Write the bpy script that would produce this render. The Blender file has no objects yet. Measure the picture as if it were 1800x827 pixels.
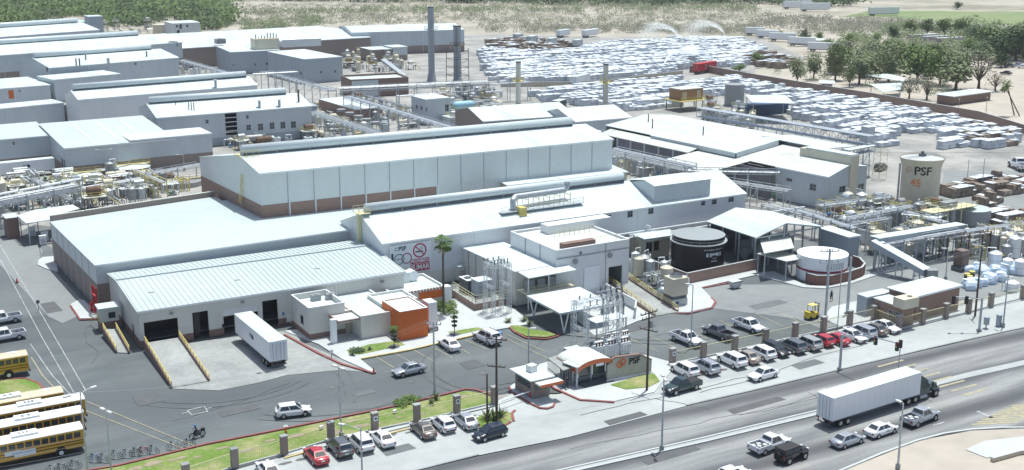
import bpy, bmesh, math, random
from math import radians as R, pi, sin, cos
from mathutils import Vector, Matrix
random.seed(7)
SC = bpy.context.scene
COL = SC.collection

# ---------------------------------------------------------------- camera, world, sun, exposure
CAM_H = 60.0; PITCH = R(14.56); HEAD = R(31); FPX = 2150.0
cam_d = bpy.data.cameras.new('camera'); cam = bpy.data.objects.new('camera', cam_d); COL.objects.link(cam)
cam.location = (0, 0, CAM_H); cam.rotation_euler = (pi/2 - PITCH, 0, -HEAD)
cam_d.sensor_width = 36; cam_d.sensor_fit = 'HORIZONTAL'; cam_d.lens = FPX/1800*36
cam_d.clip_start = 1; cam_d.clip_end = 20000
SC.camera = cam
SC.view_settings.view_transform = 'Standard'; SC.view_settings.look = 'None'
SC.view_settings.exposure = 0.16; SC.view_settings.gamma = 1.0
SUN_EL = R(76); SUN_XY = (0.87, 0.49)
W = bpy.data.worlds.new('World'); SC.world = W; W.use_nodes = True
wn = W.node_tree.nodes; wl = W.node_tree.links
bg = wn['Background']; sky = wn.new('ShaderNodeTexSky'); sky.sky_type = 'NISHITA'; sky.sun_disc = False
sky.sun_elevation = SUN_EL; sky.sun_rotation = math.atan2(SUN_XY[0], SUN_XY[1]); sky.air_density = 0.7; sky.dust_density = 2.5
wl.new(sky.outputs[0], bg.inputs[0]); bg.inputs[1].default_value = 0.14
sd = bpy.data.lights.new('sun', 'SUN'); sd.energy = 4.0; sd.angle = R(0.5); sd.color = (0.98, 0.985, 0.92)
sun = bpy.data.objects.new('sun', sd); COL.objects.link(sun)
sv = Vector((SUN_XY[0]*cos(SUN_EL), SUN_XY[1]*cos(SUN_EL), sin(SUN_EL)))
sun.rotation_euler = sv.to_track_quat('Z', 'Y').to_euler(); sun.location = (100, 100, 300)

# ---------------------------------------------------------------- measuring: where a sight line meets a plane
_s, _c = sin(PITCH), cos(PITCH)
_r = Vector((cos(HEAD), -sin(HEAD), 0)); _f = Vector((sin(HEAD), cos(HEAD), 0))
_fw = _f*_c - Vector((0, 0, _s)); _up = _f*_s + Vector((0, 0, _c))
def ray(px, py): return _r*((px-900)/FPX) - _up*((py-413.5)/FPX) + _fw
def P(px, py, z=0.0):
    d = ray(px, py); t = (z-CAM_H)/d.z
    return Vector((d.x*t, d.y*t, z))
def px_of(x, y, z=0.0):
    v = Vector((x, y, z-CAM_H)); w = v.dot(_fw)
    return (900+FPX*v.dot(_r)/w, 413.5-FPX*v.dot(_up)/w)
def zat(base, py):
    lo, hi = -5.0, 90.0
    for _ in range(50):
        m = (lo+hi)/2
        if px_of(base[0], base[1], m)[1] > py: lo = m
        else: hi = m
    return lo
def inpoly(x, y, pl):
    c = False; j = len(pl)-1
    for i in range(len(pl)):
        xi, yi = pl[i]; xj, yj = pl[j]
        if (yi > y) != (yj > y) and x < (xj-xi)*(y-yi)/(yj-yi)+xi: c = not c
        j = i
    return c

# ---------------------------------------------------------------- materials
MATS = {}
def mat(name, c, rough=0.6, metal=0.0, var=0.0, scale=0.4, c2=None, stretch=None, bump=0.0, coat=0.0, alpha=None, detail=4, ramp=(0.35, 0.65), spec=None, rot=0.0):
    if name in MATS: return MATS[name]
    m = bpy.data.materials.new(name); m.use_nodes = True
    n = m.node_tree.nodes; l = m.node_tree.links; b = n['Principled BSDF']
    b.inputs['Base Color'].default_value = (*c, 1); b.inputs['Roughness'].default_value = rough
    b.inputs['Metallic'].default_value = metal
    if spec is not None: b.inputs['Specular IOR Level'].default_value = spec
    if coat: b.inputs['Coat Weight'].default_value = coat; b.inputs['Coat Roughness'].default_value = 0.08
    if var or c2:
        if c2 is None: c2 = tuple(x*(1-var) for x in c)
        g = n.new('ShaderNodeNewGeometry'); mp = n.new('ShaderNodeMapping'); mp.inputs['Rotation'].default_value = (0, 0, rot)
        mp.inputs['Scale'].default_value = stretch or (1, 1, 1)
        t = n.new('ShaderNodeTexNoise'); t.inputs['Scale'].default_value = scale; t.inputs['Detail'].default_value = detail; t.inputs['Roughness'].default_value = 0.6
        rp = n.new('ShaderNodeMapRange'); rp.inputs['From Min'].default_value = ramp[0]; rp.inputs['From Max'].default_value = ramp[1]
        mx = n.new('ShaderNodeMix'); mx.data_type = 'RGBA'
        mx.inputs[6].default_value = (*c, 1); mx.inputs[7].default_value = (*c2, 1)
        l.new(g.outputs['Position'], mp.inputs[0]); l.new(mp.outputs[0], t.inputs['Vector']); l.new(t.outputs['Fac'], rp.inputs['Value'])
        l.new(rp.outputs[0], mx.inputs[0]); l.new(mx.outputs[2], b.inputs['Base Color'])
        # a second, finer layer of grain
        t2 = n.new('ShaderNodeTexNoise'); t2.inputs['Scale'].default_value = scale*9; t2.inputs['Detail'].default_value = 3
        l.new(g.outputs['Position'], t2.inputs['Vector'])
        m2 = n.new('ShaderNodeMix'); m2.data_type = 'RGBA'; m2.blend_type = 'MULTIPLY'; m2.inputs[0].default_value = 1
        r2 = n.new('ShaderNodeMapRange'); r2.inputs['From Min'].default_value = 0.3; r2.inputs['From Max'].default_value = 0.7
        k = min(0.25, (var or 0.25)*0.6); r2.inputs['To Min'].default_value = 1-k; r2.inputs['To Max'].default_value = 1+k*0.5
        l.new(t2.outputs['Fac'], r2.inputs['Value']); l.new(mx.outputs[2], m2.inputs[6]); l.new(r2.outputs[0], m2.inputs[7]); l.new(m2.outputs[2], b.inputs['Base Color'])
        if bump:
            bp = n.new('ShaderNodeBump'); bp.inputs['Strength'].default_value = bump; bp.inputs['Distance'].default_value = 0.3
            l.new(t2.outputs['Fac'], bp.inputs['Height']); l.new(bp.outputs[0], b.inputs['Normal'])
    MATS[name] = m
    return m
def brickmat(name, c1, c2, mortar, s=1.0):
    m = mat(name, c1, 0.85)
    n = m.node_tree.nodes; l = m.node_tree.links; b = n['Principled BSDF']
    g = n.new('ShaderNodeNewGeometry'); sx = n.new('ShaderNodeSeparateXYZ'); ad = n.new('ShaderNodeMath'); ad.operation = 'ADD'
    cb = n.new('ShaderNodeCombineXYZ'); t = n.new('ShaderNodeTexBrick')
    l.new(g.outputs['Position'], sx.inputs[0]); l.new(sx.outputs[0], ad.inputs[0]); l.new(sx.outputs[1], ad.inputs[1])
    l.new(ad.outputs[0], cb.inputs[0]); l.new(sx.outputs[2], cb.inputs[1]); l.new(cb.outputs[0], t.inputs['Vector'])
    t.inputs['Scale'].default_value = 1.0; t.inputs['Brick Width'].default_value = 0.4*s; t.inputs['Row Height'].default_value = 0.2*s; t.inputs['Mortar Size'].default_value = 0.015
    t.inputs['Color1'].default_value = (*c1, 1); t.inputs['Color2'].default_value = (*c2, 1); t.inputs['Mortar'].default_value = (*mortar, 1)
    l.new(t.outputs['Color'], b.inputs['Base Color'])
    return m
roof_w = mat('roof_white', (0.62, 0.715, 0.72), 0.5, c2=(0.42, 0.475, 0.46), var=0.10, scale=0.10, stretch=(2.2, 0.6, 1), spec=0.3, detail=7, ramp=(.45, .8))
roof_g = mat('roof_pale', (0.50, 0.585, 0.59), 0.6, c2=(0.44, 0.515, 0.52), var=0.07, scale=0.06, spec=0.3, detail=7, ramp=(.4, .75))
roof_c = mat('roof_cream', (0.60, 0.64, 0.61), 0.6, c2=(0.42, 0.43, 0.38), ramp=(.45, .85), detail=8, var=0.12, scale=0.15, spec=0.3)
wall_w = mat('wall_white', (0.72, 0.755, 0.76), 0.6, var=0.05, scale=0.2, stretch=(1, 1, 0.3))
wall_b = mat('wall_blue_grey', (0.56, 0.625, 0.65), 0.6, var=0.10, scale=0.2, stretch=(1, 1, 0.3))
wall_s = mat('wall_slate', (0.37, 0.43, 0.47), 0.6, var=0.06, scale=0.2, stretch=(1, 1, 0.3))
wall_m = mat('wall_aqua_grey', (0.64, 0.70, 0.69), 0.6, var=0.05, scale=0.15, stretch=(1, 1, 0.3))
wall_k = mat('wall_cream', (0.66, 0.67, 0.62), 0.7, var=0.07, scale=0.3, stretch=(1, 1, 0.3))
wall_t = mat('wall_tan', (0.52, 0.47, 0.36), 0.8, var=0.08, scale=0.4)
brick = brickmat('brick', (0.33, 0.22, 0.17), (0.27, 0.175, 0.14), (0.30, 0.24, 0.20))
brick_d = brickmat('brick_dark', (0.26, 0.17, 0.14), (0.21, 0.14, 0.115), (0.2, 0.16, 0.14))
brick_g = brickmat('block_grey_brown', (0.30, 0.245, 0.215), (0.26, 0.215, 0.19), (0.27, 0.24, 0.22))
orange = mat('orange_render', (0.62, 0.15, 0.03), 0.75, var=0.08, scale=0.5)
steel = mat('galvanised_steel', (0.50, 0.56, 0.60), 0.4, 0.35, var=0.2, scale=1.5)
vent_m = mat('vent_metal', (0.62, 0.71, 0.73), 0.45, var=.1, scale=1.5, stretch=(.3, 1, 1))
steel_d = mat('dark_steel', (0.14, 0.16, 0.18), 0.5, 0.3, var=0.3, scale=1.5)
white_p = mat('white_paint', (0.80, 0.84, 0.86), 0.4)
pipe_w = mat('pipe_insulation', (0.70, 0.75, 0.77), 0.35, 0.3, var=0.12, scale=1.0)
yellow = mat('safety_yellow', (0.70, 0.60, 0.20), 0.5, var=0.15, scale=1.5)
yellow_p = mat('faded_yellow', (0.70, 0.68, 0.42), 0.6, var=0.15, scale=1.5)
rust = mat('rusty_steel', (0.21, 0.135, 0.095), 0.8, var=0.4, scale=1.2)
black = mat('black_paint', (0.012, 0.013, 0.016), 0.35)
dark = mat('dark_opening', (0.02, 0.022, 0.025), 0.9)
red_p = mat('red_paint', (0.50, 0.035, 0.04), 0.5)
blue_p = mat('blue_paint', (0.07, 0.22, 0.50), 0.5)
teal_p = mat('pale_blue_tank', (0.30, 0.55, 0.68), 0.5)
green_p = mat('green_paint', (0.06, 0.22, 0.10), 0.5)
glass = mat('window_glass', (0.03, 0.045, 0.06), 0.08, 0.0, spec=0.8)
cream_t = mat('tank_cream', (0.64, 0.61, 0.48), 0.55, var=0.1, scale=0.4, stretch=(1, 1, 0.2))
grey_t = mat('tank_grey', (0.34, 0.36, 0.37), 0.5, 0.2, var=0.15, scale=0.6, stretch=(1, 1, 0.2))
conc = mat('concrete', (0.37, 0.395, 0.39), 0.9, c2=(0.25, 0.27, 0.27), detail=8, var=0.2, scale=0.15, bump=0.1)
conc_l = mat('pale_concrete', (0.52, 0.56, 0.56), 0.9, var=0.12, scale=0.2, bump=0.1)
kerb_red = mat('kerb_red', (0.30, 0.10, 0.095), 0.8, var=0.2, scale=1)
kerb_y = mat('kerb_yellow', (0.62, 0.52, 0.25), 0.8, var=0.2, scale=1)
wood = mat('wood_pole', (0.11, 0.085, 0.065), 0.9, var=0.3, scale=2)

# ---------------------------------------------------------------- mesh builder
class MB:
    def __init__(s): s.v = []; s.f = []; s.sm = []
    def add(s, vs, fs, smooth=False):
        o = len(s.v); s.v += [tuple(x) for x in vs]; s.f += [tuple(i+o for i in f) for f in fs]; s.sm += [smooth]*len(fs)
    def box(s, x0, x1, y0, y1, z0, z1):
        s.add([(x0, y0, z0), (x1, y0, z0), (x1, y1, z0), (x0, y1, z0), (x0, y0, z1), (x1, y0, z1), (x1, y1, z1), (x0, y1, z1)],
              [(0, 3, 2, 1), (4, 5, 6, 7), (0, 1, 5, 4), (1, 2, 6, 5), (2, 3, 7, 6), (3, 0, 4, 7)]); return s
    def cbox(s, c, size, rz=0.0):
        a, b, d = (k/2 for k in size); ca, sa = cos(rz), sin(rz)
        vs = [(c[0]+x*ca-y*sa, c[1]+x*sa+y*ca, c[2]+z) for z in (-d, d) for x, y in ((-a, -b), (a, -b), (a, b), (-a, b))]
        s.add(vs, [(0, 3, 2, 1), (4, 5, 6, 7), (0, 1, 5, 4), (1, 2, 6, 5), (2, 3, 7, 6), (3, 0, 4, 7)]); return s
    def cyl(s, p0, p1, r0, r1=None, n=10, caps=True, smooth=True):
        r1 = r0 if r1 is None else r1
        p0 = Vector(p0); p1 = Vector(p1); d = p1-p0
        if d.length < 1e-6: return s
        d.normalize(); a = d.orthogonal().normalized(); b = d.cross(a)
        vs = []
        for p, r in ((p0, r0), (p1, r1)):
            for i in range(n):
                t = 2*pi*i/n; vs.append(p+a*(r*cos(t))+b*(r*sin(t)))
        s.add(vs, [(i, (i+1) % n, n+(i+1) % n, n+i) for i in range(n)], smooth)
        if caps: s.add(vs, [tuple(range(n-1, -1, -1)), tuple(range(n, 2*n))])
        return s
    def bar(s, p0, p1, t=0.1, t2=None):      # square bar between two points
        t2 = t2 or t
        p0 = Vector(p0); p1 = Vector(p1); d = p1-p0
        if d.length < 1e-6: return s
        d.normalize(); a = d.cross(Vector((0, 0, 1)))
        a = a.normalized() if a.length > 1e-3 else Vector((1, 0, 0)); b = a.cross(d)
        vs = [p+a*(x*t/2)+b*(y*t2/2) for p in (p0, p1) for x, y in ((-1, -1), (1, -1), (1, 1), (-1, 1))]
        s.add(vs, [(3, 2, 1, 0), (4, 5, 6, 7), (0, 1, 5, 4), (1, 2, 6, 5), (2, 3, 7, 6), (3, 0, 4, 7)]); return s
    def tube(s, pts, r, n=8):
        for a, b in zip(pts, pts[1:]): s.cyl(a, b, r, n=n)
        for p in pts[1:-1]: s.ball(p, r*1.02, 3, n)
        return s
    def ball(s, c, r, m=5, n=8, sz=1.0):
        vs = [(c[0], c[1], c[2]-r*sz)]
        for i in range(1, m):
            a = -pi/2+pi*i/m
            for j in range(n): t = 2*pi*j/n; vs.append((c[0]+r*cos(a)*cos(t), c[1]+r*cos(a)*sin(t), c[2]+r*sz*sin(a)))
        vs.append((c[0], c[1], c[2]+r*sz)); fs = []
        for j in range(n): fs.append((0, 1+(j+1) % n, 1+j))
        for i in range(m-2):
            for j in range(n): a = 1+i*n+j; b = 1+i*n+(j+1) % n; fs.append((a, b, b+n, a+n))
        e = len(vs)-1; o = 1+(m-2)*n
        for j in range(n): fs.append((o+j, o+(j+1) % n, e))
        s.add(vs, fs, True); return s
    def prism(s, pl, z0, z1):
        ar = sum(a[0]*b[1]-b[0]*a[1] for a, b in zip(pl, pl[1:]+pl[:1]))
        if ar < 0: pl = pl[::-1]
        n = len(pl)
        s.add([(p[0], p[1], z0) for p in pl]+[(p[0], p[1], z1) for p in pl],
              [tuple(range(n-1, -1, -1)), tuple(range(n, 2*n))]+[(i, (i+1) % n, n+(i+1) % n, n+i) for i in range(n)]); return s
    def extr(s, prof, u0, u1, axis='x'):     # prof: list of (v, z), closed, extruded along x
        n = len(prof); vs = [(u0, p[0], p[1]) for p in prof]+[(u1, p[0], p[1]) for p in prof]
        if axis == 'y': vs = [(p[0], u0, p[1]) for p in prof]+[(p[0], u1, p[1]) for p in prof]
        s.add(vs, [tuple(range(n)), tuple(range(2*n-1, n-1, -1))]+[(i, n+i, n+(i+1) % n, (i+1) % n) for i in range(n)]); return s
    def quad(s, *p): s.add(p, [tuple(range(len(p)))]); return s
    def mesh(s, name, m, fix=True):
        me = bpy.data.meshes.new(name); me.from_pydata(s.v, [], s.f)
        me.polygons.foreach_set('use_smooth', s.sm)
        if m: me.materials.append(m)
        if fix:
            bm = bmesh.new(); bm.from_mesh(me); bmesh.ops.recalc_face_normals(bm, faces=bm.faces); bm.to_mesh(me); bm.free()
        me.update(); return me
def tag(o, label=None, cat=None, group=None, kind=None):
    if label: o['label'] = label
    if cat: o['category'] = cat
    if group: o['group'] = group
    if kind: o['kind'] = kind
    return o
def empty(name, label, cat, loc=(0, 0, 0), rz=0.0, group=None):
    o = bpy.data.objects.new(name, None); COL.objects.link(o); o.location = loc; o.rotation_euler = (0, 0, rz); o.empty_display_size = 0.5
    return tag(o, label, cat, group)
def part(parent, name, mb, m, label=None, loc=None, rz=0.0, kind=None):
    me = mb if isinstance(mb, bpy.types.Mesh) else mb.mesh(name, m)
    o = bpy.data.objects.new(name, me); COL.objects.link(o); o.parent = parent
    if loc: o.location = loc
    if rz: o.rotation_euler = (0, 0, rz)
    return tag(o, label, kind=kind)
def one(name, label, cat, mb, m, loc=(0, 0, 0), rz=0.0, group=None, kind=None):
    me = mb if isinstance(mb, bpy.types.Mesh) else mb.mesh(name, m)
    o = bpy.data.objects.new(name, me); COL.objects.link(o); o.location = loc; o.rotation_euler = (0, 0, rz)
    return tag(o, label, cat, group, kind)
def copy_tree(o, parent=None):
    c = o.copy(); COL.objects.link(c); c.parent = parent
    for ch in list(o.children): copy_tree(ch, c)
    return c
_fontcache = {}
ORD = ['first', 'second', 'third', 'fourth', 'fifth', 'sixth', 'seventh', 'eighth', 'ninth', 'tenth', 'eleventh', 'twelfth', 'thirteenth', 'fourteenth', 'fifteenth', 'sixteenth', 'seventeenth', 'eighteenth', 'nineteenth', 'twentieth']
ORD += ['twenty-'+o for o in ORD[:9]]+['thirtieth']+['thirty-'+o for o in ORD[:9]]+['fortieth']+['forty-'+o for o in ORD[:9]]
def number_labels(objs):   # same look: tell them apart by their order from the left
    d = {}
    for o in objs: d.setdefault(o['label'], []).append(o)
    for lb, L_ in d.items():
        if len(L_) < 2: continue
        L_.sort(key=lambda o: px_of(o.location.x, o.location.y)[0])
        for i, o in enumerate(L_): o['label'] = '%s, %s from left' % (lb, ORD[min(i, len(ORD)-1)])
def text_mesh(s, size=1.0, depth=0.03, m=None, bold=0.0):
    cu = bpy.data.curves.new('lettering', 'FONT'); cu.body = s; cu.size = size; cu.extrude = depth; cu.offset = bold
    cu.align_x = 'CENTER'; cu.align_y = 'CENTER'; cu.resolution_u = 3
    ob = bpy.data.objects.new('lettering', cu); me = bpy.data.meshes.new_from_object(ob)
    me.materials.clear(); me.materials.append(m)
    bpy.data.objects.remove(ob)
    return me
def text_part(parent, s, size, m, o, xdir, zdir=(0, 0, 1), depth=0.03, bold=0.0, name='lettering', sx=1.0):
    me = text_mesh(s, size, depth, m, bold)
    x = Vector(xdir).normalized(); y = Vector(zdir).normalized(); z = x.cross(y)
    M = Matrix(((x.x*sx, y.x, z.x, o[0]), (x.y*sx, y.y, z.y, o[1]), (x.z*sx, y.z, z.z, o[2]), (0, 0, 0, 1)))
    me.transform(M); return part(parent, name, me, m)

# ---------------------------------------------------------------- ground and roads
def sheet(name, pts, z, m, pix=True, kind='structure', thick=0.0, label=None):
    pl = [P(*p).xy for p in pts] if pix else [Vector(p) for p in pts]
    ar = sum(a.x*b.y-b.x*a.y for a, b in zip(pl, pl[1:]+pl[:1]))
    if ar < 0: pl = pl[::-1]
    me = bpy.data.meshes.new(name); bm = bmesh.new()
    vs = [bm.verts.new((p.x, p.y, z)) for p in pl]; f = bm.faces.new(vs); f.normal_update()
    if thick:
        lo = [bm.verts.new((p.x, p.y, z-thick)) for p in pl]
        for i in range(len(vs)): j = (i+1) % len(vs); bm.faces.new((vs[i], lo[i], lo[j], vs[j]))
    bmesh.ops.triangulate(bm, faces=[f]); bm.to_mesh(me); bm.free(); me.materials.append(m)
    o = bpy.data.objects.new(name, me); COL.objects.link(o); return tag(o, label, kind=kind)
def strip_world(pts, w):   # polyline (Vectors) -> polygon outline of width w
    L = []; Rr = []
    for i, p in enumerate(pts):
        a = pts[max(i-1, 0)]; b = pts[min(i+1, len(pts)-1)]; d = (b-a).normalized(); n = Vector((-d.y, d.x))*w/2
        L.append(p+n); Rr.append(p-n)
    return L+Rr[::-1]
def line_mark(name, pts, w, z, m, thick=0.0, kind='structure'):
    pl = [P(*p).xy for p in pts]; mb = MB()
    out = strip_world(pl, w); n = len(pl)
    for i in range(n-1):
        q = [out[i], out[i+1], out[2*n-2-i], out[2*n-1-i]]
        if thick: mb.prism([tuple(p) for p in q], z-thick, z)
        else: mb.quad(*[(p.x, p.y, z) for p in q])
    me = mb.mesh(name, m)
    o = bpy.data.objects.new(name, me); COL.objects.link(o); return tag(o, kind=kind)
sand = mat('desert_sand', (0.46, 0.43, 0.37), 0.95, scale=0.02, c2=(0.33, 0.31, 0.25), var=0.2, bump=0.3, detail=8)
scrubland = mat('desert_scrubland', (0.46, 0.43, 0.37), 0.95, scale=0.013, c2=(0.25, 0.245, 0.18), var=0.3, detail=10, ramp=(0.42, 0.62), stretch=(1, 1.0, 1))
lightsand = mat('pale_sand', (0.49, 0.455, 0.39), 0.95, scale=0.05, c2=(0.39, 0.36, 0.31), var=0.1, bump=0.2)
fieldgreen = mat('farm_field', (0.16, 0.24, 0.09), 0.95, scale=0.02, c2=(0.24, 0.28, 0.14), var=0.1, stretch=(0.3, 3, 1))
yard_m = mat('yard_concrete', (0.40, 0.40, 0.375), 0.9, scale=0.09, c2=(0.22, 0.23, 0.225), var=0.15, bump=0.1, detail=8)
asph_in = mat('plant_asphalt', (0.082, 0.102, 0.11), 0.85, scale=0.04, c2=(0.165, 0.19, 0.195), var=0.12, bump=0.1, detail=8, stretch=(0.5, 1.6, 1))
asph_l = mat('worn_asphalt', (0.25, 0.275, 0.275), 0.85, scale=0.05, c2=(0.22, 0.24, 0.245), var=0.12, bump=0.1, detail=8, stretch=(1.3, 0.5, 1))
asph_st = mat('street_asphalt', (0.155, 0.168, 0.175), 0.85, scale=0.22, c2=(0.31, 0.325, 0.32), var=0.12, bump=0.1, detail=7, stretch=(0.12, 1.3, 1), ramp=(0.38, 0.6))
def lanewear(m, rot, period, phase, c, amt):
    n = m.node_tree.nodes; l = m.node_tree.links; b = n['Principled BSDF']; src = b.inputs['Base Color'].links[0].from_socket
    g = n.new('ShaderNodeNewGeometry'); mp = n.new('ShaderNodeMapping'); mp.inputs['Rotation'].default_value = (0, 0, rot); l.new(g.outputs['Position'], mp.inputs[0])
    sx = n.new('ShaderNodeSeparateXYZ'); l.new(mp.outputs[0], sx.inputs[0])
    nz = n.new('ShaderNodeTexNoise'); nz.inputs['Scale'].default_value = .12; l.new(g.outputs['Position'], nz.inputs['Vector'])
    ad = n.new('ShaderNodeMath'); ad.operation = 'MULTIPLY_ADD'; ad.inputs[1].default_value = 1.6; l.new(nz.outputs['Fac'], ad.inputs[0]); l.new(sx.outputs[1], ad.inputs[2])
    ml = n.new('ShaderNodeMath'); ml.operation = 'MULTIPLY_ADD'; ml.inputs[1].default_value = 2*pi/period; ml.inputs[2].default_value = phase; l.new(ad.outputs[0], ml.inputs[0])
    si = n.new('ShaderNodeMath'); si.operation = 'SINE'; l.new(ml.outputs[0], si.inputs[0])
    mr = n.new('ShaderNodeMapRange'); mr.inputs['From Min'].default_value = -.3; mr.inputs['From Max'].default_value = 1; mr.inputs['To Max'].default_value = amt; l.new(si.outputs[0], mr.inputs['Value'])
    mx = n.new('ShaderNodeMix'); mx.data_type = 'RGBA'; mx.inputs[7].default_value = (*c, 1); l.new(mr.outputs[0], mx.inputs[0]); l.new(src, mx.inputs[6]); l.new(mx.outputs[2], b.inputs['Base Color'])
lanewear(asph_st, R(2.5), 8.2, 0.6, (0.07, 0.078, 0.086), .92)
lanewear(asph_in, R(20), 31, 2.0, (0.075, 0.09, 0.098), .6)
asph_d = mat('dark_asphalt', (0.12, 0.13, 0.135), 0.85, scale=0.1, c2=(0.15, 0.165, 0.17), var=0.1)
lot_m = mat('lot_concrete', (0.45, 0.49, 0.485), 0.9, scale=0.07, c2=(0.34, 0.37, 0.37), var=0.1, bump=0.1, detail=8, stretch=(0.5, 1.5, 1))
grass_m = mat('lawn', (0.14, 0.235, 0.04), 0.95, scale=0.22, c2=(0.36, 0.34, 0.17), detail=9, ramp=(.42, .68), var=0.3, bump=0.5)
mark_y = mat('marking_yellow', (0.46, 0.42, 0.25), 0.8, scale=1.2, c2=(0.29, 0.28, 0.23), var=0.1)
mark_w = mat('marking_white', (0.50, 0.53, 0.53), 0.8, scale=0.8, c2=(0.27, 0.29, 0.30), var=0.1)

sheet('ground', [(-7000, -3000), (9000, -3000), (9000, 14000), (-7000, 14000)], -0.25, sand, pix=False)
sheet('scrubland', [(-900, 72), (560, 52), (860, 46), (1330, 66), (1420, 60), (1620, 52), (2600, 60), (2600, -60), (-900, -60)], -0.20, scrubland)
sheet('farm_field', [(1478, 30), (1530, 18), (1700, 20), (2100, 22), (2100, 52), (1700, 42), (1560, 30)], -0.16, fieldgreen)
sheet('dirt_lot', [(1325, 140), (1830, 240), (2300, 300), (2300, 130), (1700, 100), (1500, 120)], -0.17, lightsand)
sheet('riverbed', [(400, 30), (560, 28), (700, 22), (1100, 20), (1100, 12), (600, 10), (400, 6)], -0.17, lightsand)
sheet('plant_yard', [(-500, 1100), (500, 802), (869, 712), (1181, 642), (1797, 527), (2600, 420), (2600, 360), (1800, 238), (1325, 143), (1330, 70), (860, 60), (400, 80), (-600, 80)], -0.12, yard_m)
sheet('plant_road', [(-500, 1000), (0, 836), (204, 819), (363, 780.6), (460, 761.4), (706, 711.5), (818, 684), (838, 686), (865, 695), (900, 690), (985, 690), (1180, 640), (1445, 585), (1700, 525), (1800, 500), (1800, 440), (1500, 440), (1200, 445), (900, 470), (600, 470), (170, 470), (60, 420), (-60, 350), (-300, 420)], -0.10, asph_in)
sheet('left_road', [(0, 420), (50, 410), (75, 440), (68, 460), (100, 480), (160, 545), (110, 568), (85, 556), (-10, 455)], -0.06, asph_l)
sheet('right_yard_road', [(1240, 540), (1230, 500), (1400, 500), (1560, 460), (1640, 420), (1660, 300), (1800, 300), (1800, 518), (1690, 525), (1445, 578), (1400, 560)], -0.065, asph_l)
sheet('parking_lot', [(-500, 1120), (413, 826), (500, 802), (560, 788), (869, 715), (900, 700), (985, 692), (1181, 643), (1340, 610), (1580, 582), (1797, 527), (2600, 380), (2600, 470), (1800, 575), (1504, 643), (1340, 683), (1207, 713), (1000, 768), (841, 800), (724, 830), (300, 960)], -0.05, lot_m)
sheet('street', [(300, 962), (724, 830), (841, 802), (1000, 769.6), (1207, 714), (1504, 644), (1800, 576), (2600, 440), (2800, 560), (1900, 745), (1800, 752), (1707, 755.5), (1613, 774), (1483, 825), (1300, 900), (700, 1100)], -0.03, asph_st)
sheet('roadside_sand', [(1483, 827), (1613, 775), (1707, 757), (1800, 753), (1900, 746), (2800, 562), (3000, 900), (1400, 1100), (1300, 902)], -0.02, lightsand)
sheet('side_walk', [(1697, 791), (1730, 776), (1800, 768), (1830, 770), (1830, 800), (1790, 790), (1735, 806)], 0.05, conc_l)
# light worn median between the carriageways and its double kerb lines
sheet('road_median', [(700, 900), (985, 827), (1240, 769.5), (1442, 721), (1700, 655), (1950, 600), (1950, 608), (1700, 664), (1442, 728), (1240, 777), (1010, 829), (700, 906)], -0.015, lot_m)
for off in (0, 7.5):
    line_mark('median_kerb', [(700, 900+off), (985, 827+off), (1240, 769.5+off), (1442, 721+off), (1600, 682+off)], 0.25, 0.1, conc_l, 0.12)
line_mark('gutter_kerb', [(1207, 713), (1340, 683), (1504, 643.5), (1650, 609), (1800, 576), (2000, 535)], 0.3, 0.1, conc, 0.14)
line_mark('gutter_kerb', [(690, 838), (724, 829), (841, 800)], 0.3, 0.1, conc, 0.14)
line_mark('road_kerb', [(1300, 900), (1483, 826), (1550, 798), (1613, 775), (1660, 763), (1707, 756), (1760, 753), (1800, 752.5), (1900, 746)], 0.3, 0.13, conc_l, 0.16)
# far boundary of the crossing: hatch bars in faded yellow
for k in range(8):
    a = k/7.0
    line_mark('crossing_bar', [(1543+a*150, 645+a*50), (1588+a*150, 633+a*50)], 0.4, -0.01, mark_y)
for k in range(9):
    a = k/8.0
    line_mark('crossing_bar', [(1708+a*70, 746-a*32), (1790+a*60, 742-a*36)], 0.45, -0.01, mark_y)
line_mark('stop_line', [(1718, 723), (1745, 735)], 0.5, -0.01, mark_w)
line_mark('lane_dash', [(1640, 748), (1660, 742)], 0.2, -0.01, mark_w)
sheet('direction_arrow', [(1436, 688), (1450, 682), (1453, 684), (1479, 676), (1480, 678), (1456, 686), (1458, 688)], -0.01, mark_w)
# concrete dock apron and aprons
sheet('dock_apron', [(304, 683), (253, 616), (341, 601), (527, 578), (527, 600), (657, 655), (600, 650), (504, 659), (460, 671), (386, 686)], -0.05, conc)
sheet('dock_apron_front', [(332, 604), (420, 598), (525, 585), (500, 597), (504, 658), (386, 685)], -0.045, conc)
# pavements round the office and forecourt
sheet('pavement', [(500, 583), (527, 579), (700, 545), (830, 520), (905, 545), (935, 570), (865, 582), (718, 615.5), (632, 631), (661, 655), (655, 656), (601, 632), (560, 606)], 0.1, conc_l, thick=0.2)
sheet('pavement', [(941, 652), (948, 641), (965, 636), (1060, 628), (1135, 625), (1190, 640), (1150, 690), (1080, 706), (1020, 702), (975, 682), (955, 664)], 0.06, conc_l, thick=0.2)
sheet('pavement', [(68, 458), (75, 453), (98, 451), (102, 478), (80, 473), (66, 466)], 0.1, conc_l, thick=0.2)
sheet('pavement', [(124, 536), (140, 527), (148, 529), (167, 548), (176, 560), (141, 561)], 0.1, conc_l, thick=0.2)
sheet('pavement', [(1188, 550), (1175, 530), (1205, 500), (1328, 474), (1330, 484), (1233, 506), (1256, 531), (1250, 541), (1210, 550)], 0.1, conc_l, thick=0.2)
sheet('pavement', [(1320, 482), (1360, 478), (1418, 503), (1455, 504), (1500, 494), (1528, 482), (1600, 460), (1605, 466), (1530, 488), (1495, 500), (1450, 508), (1412, 506)], 0.1, conc_l, thick=0.2)
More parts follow.
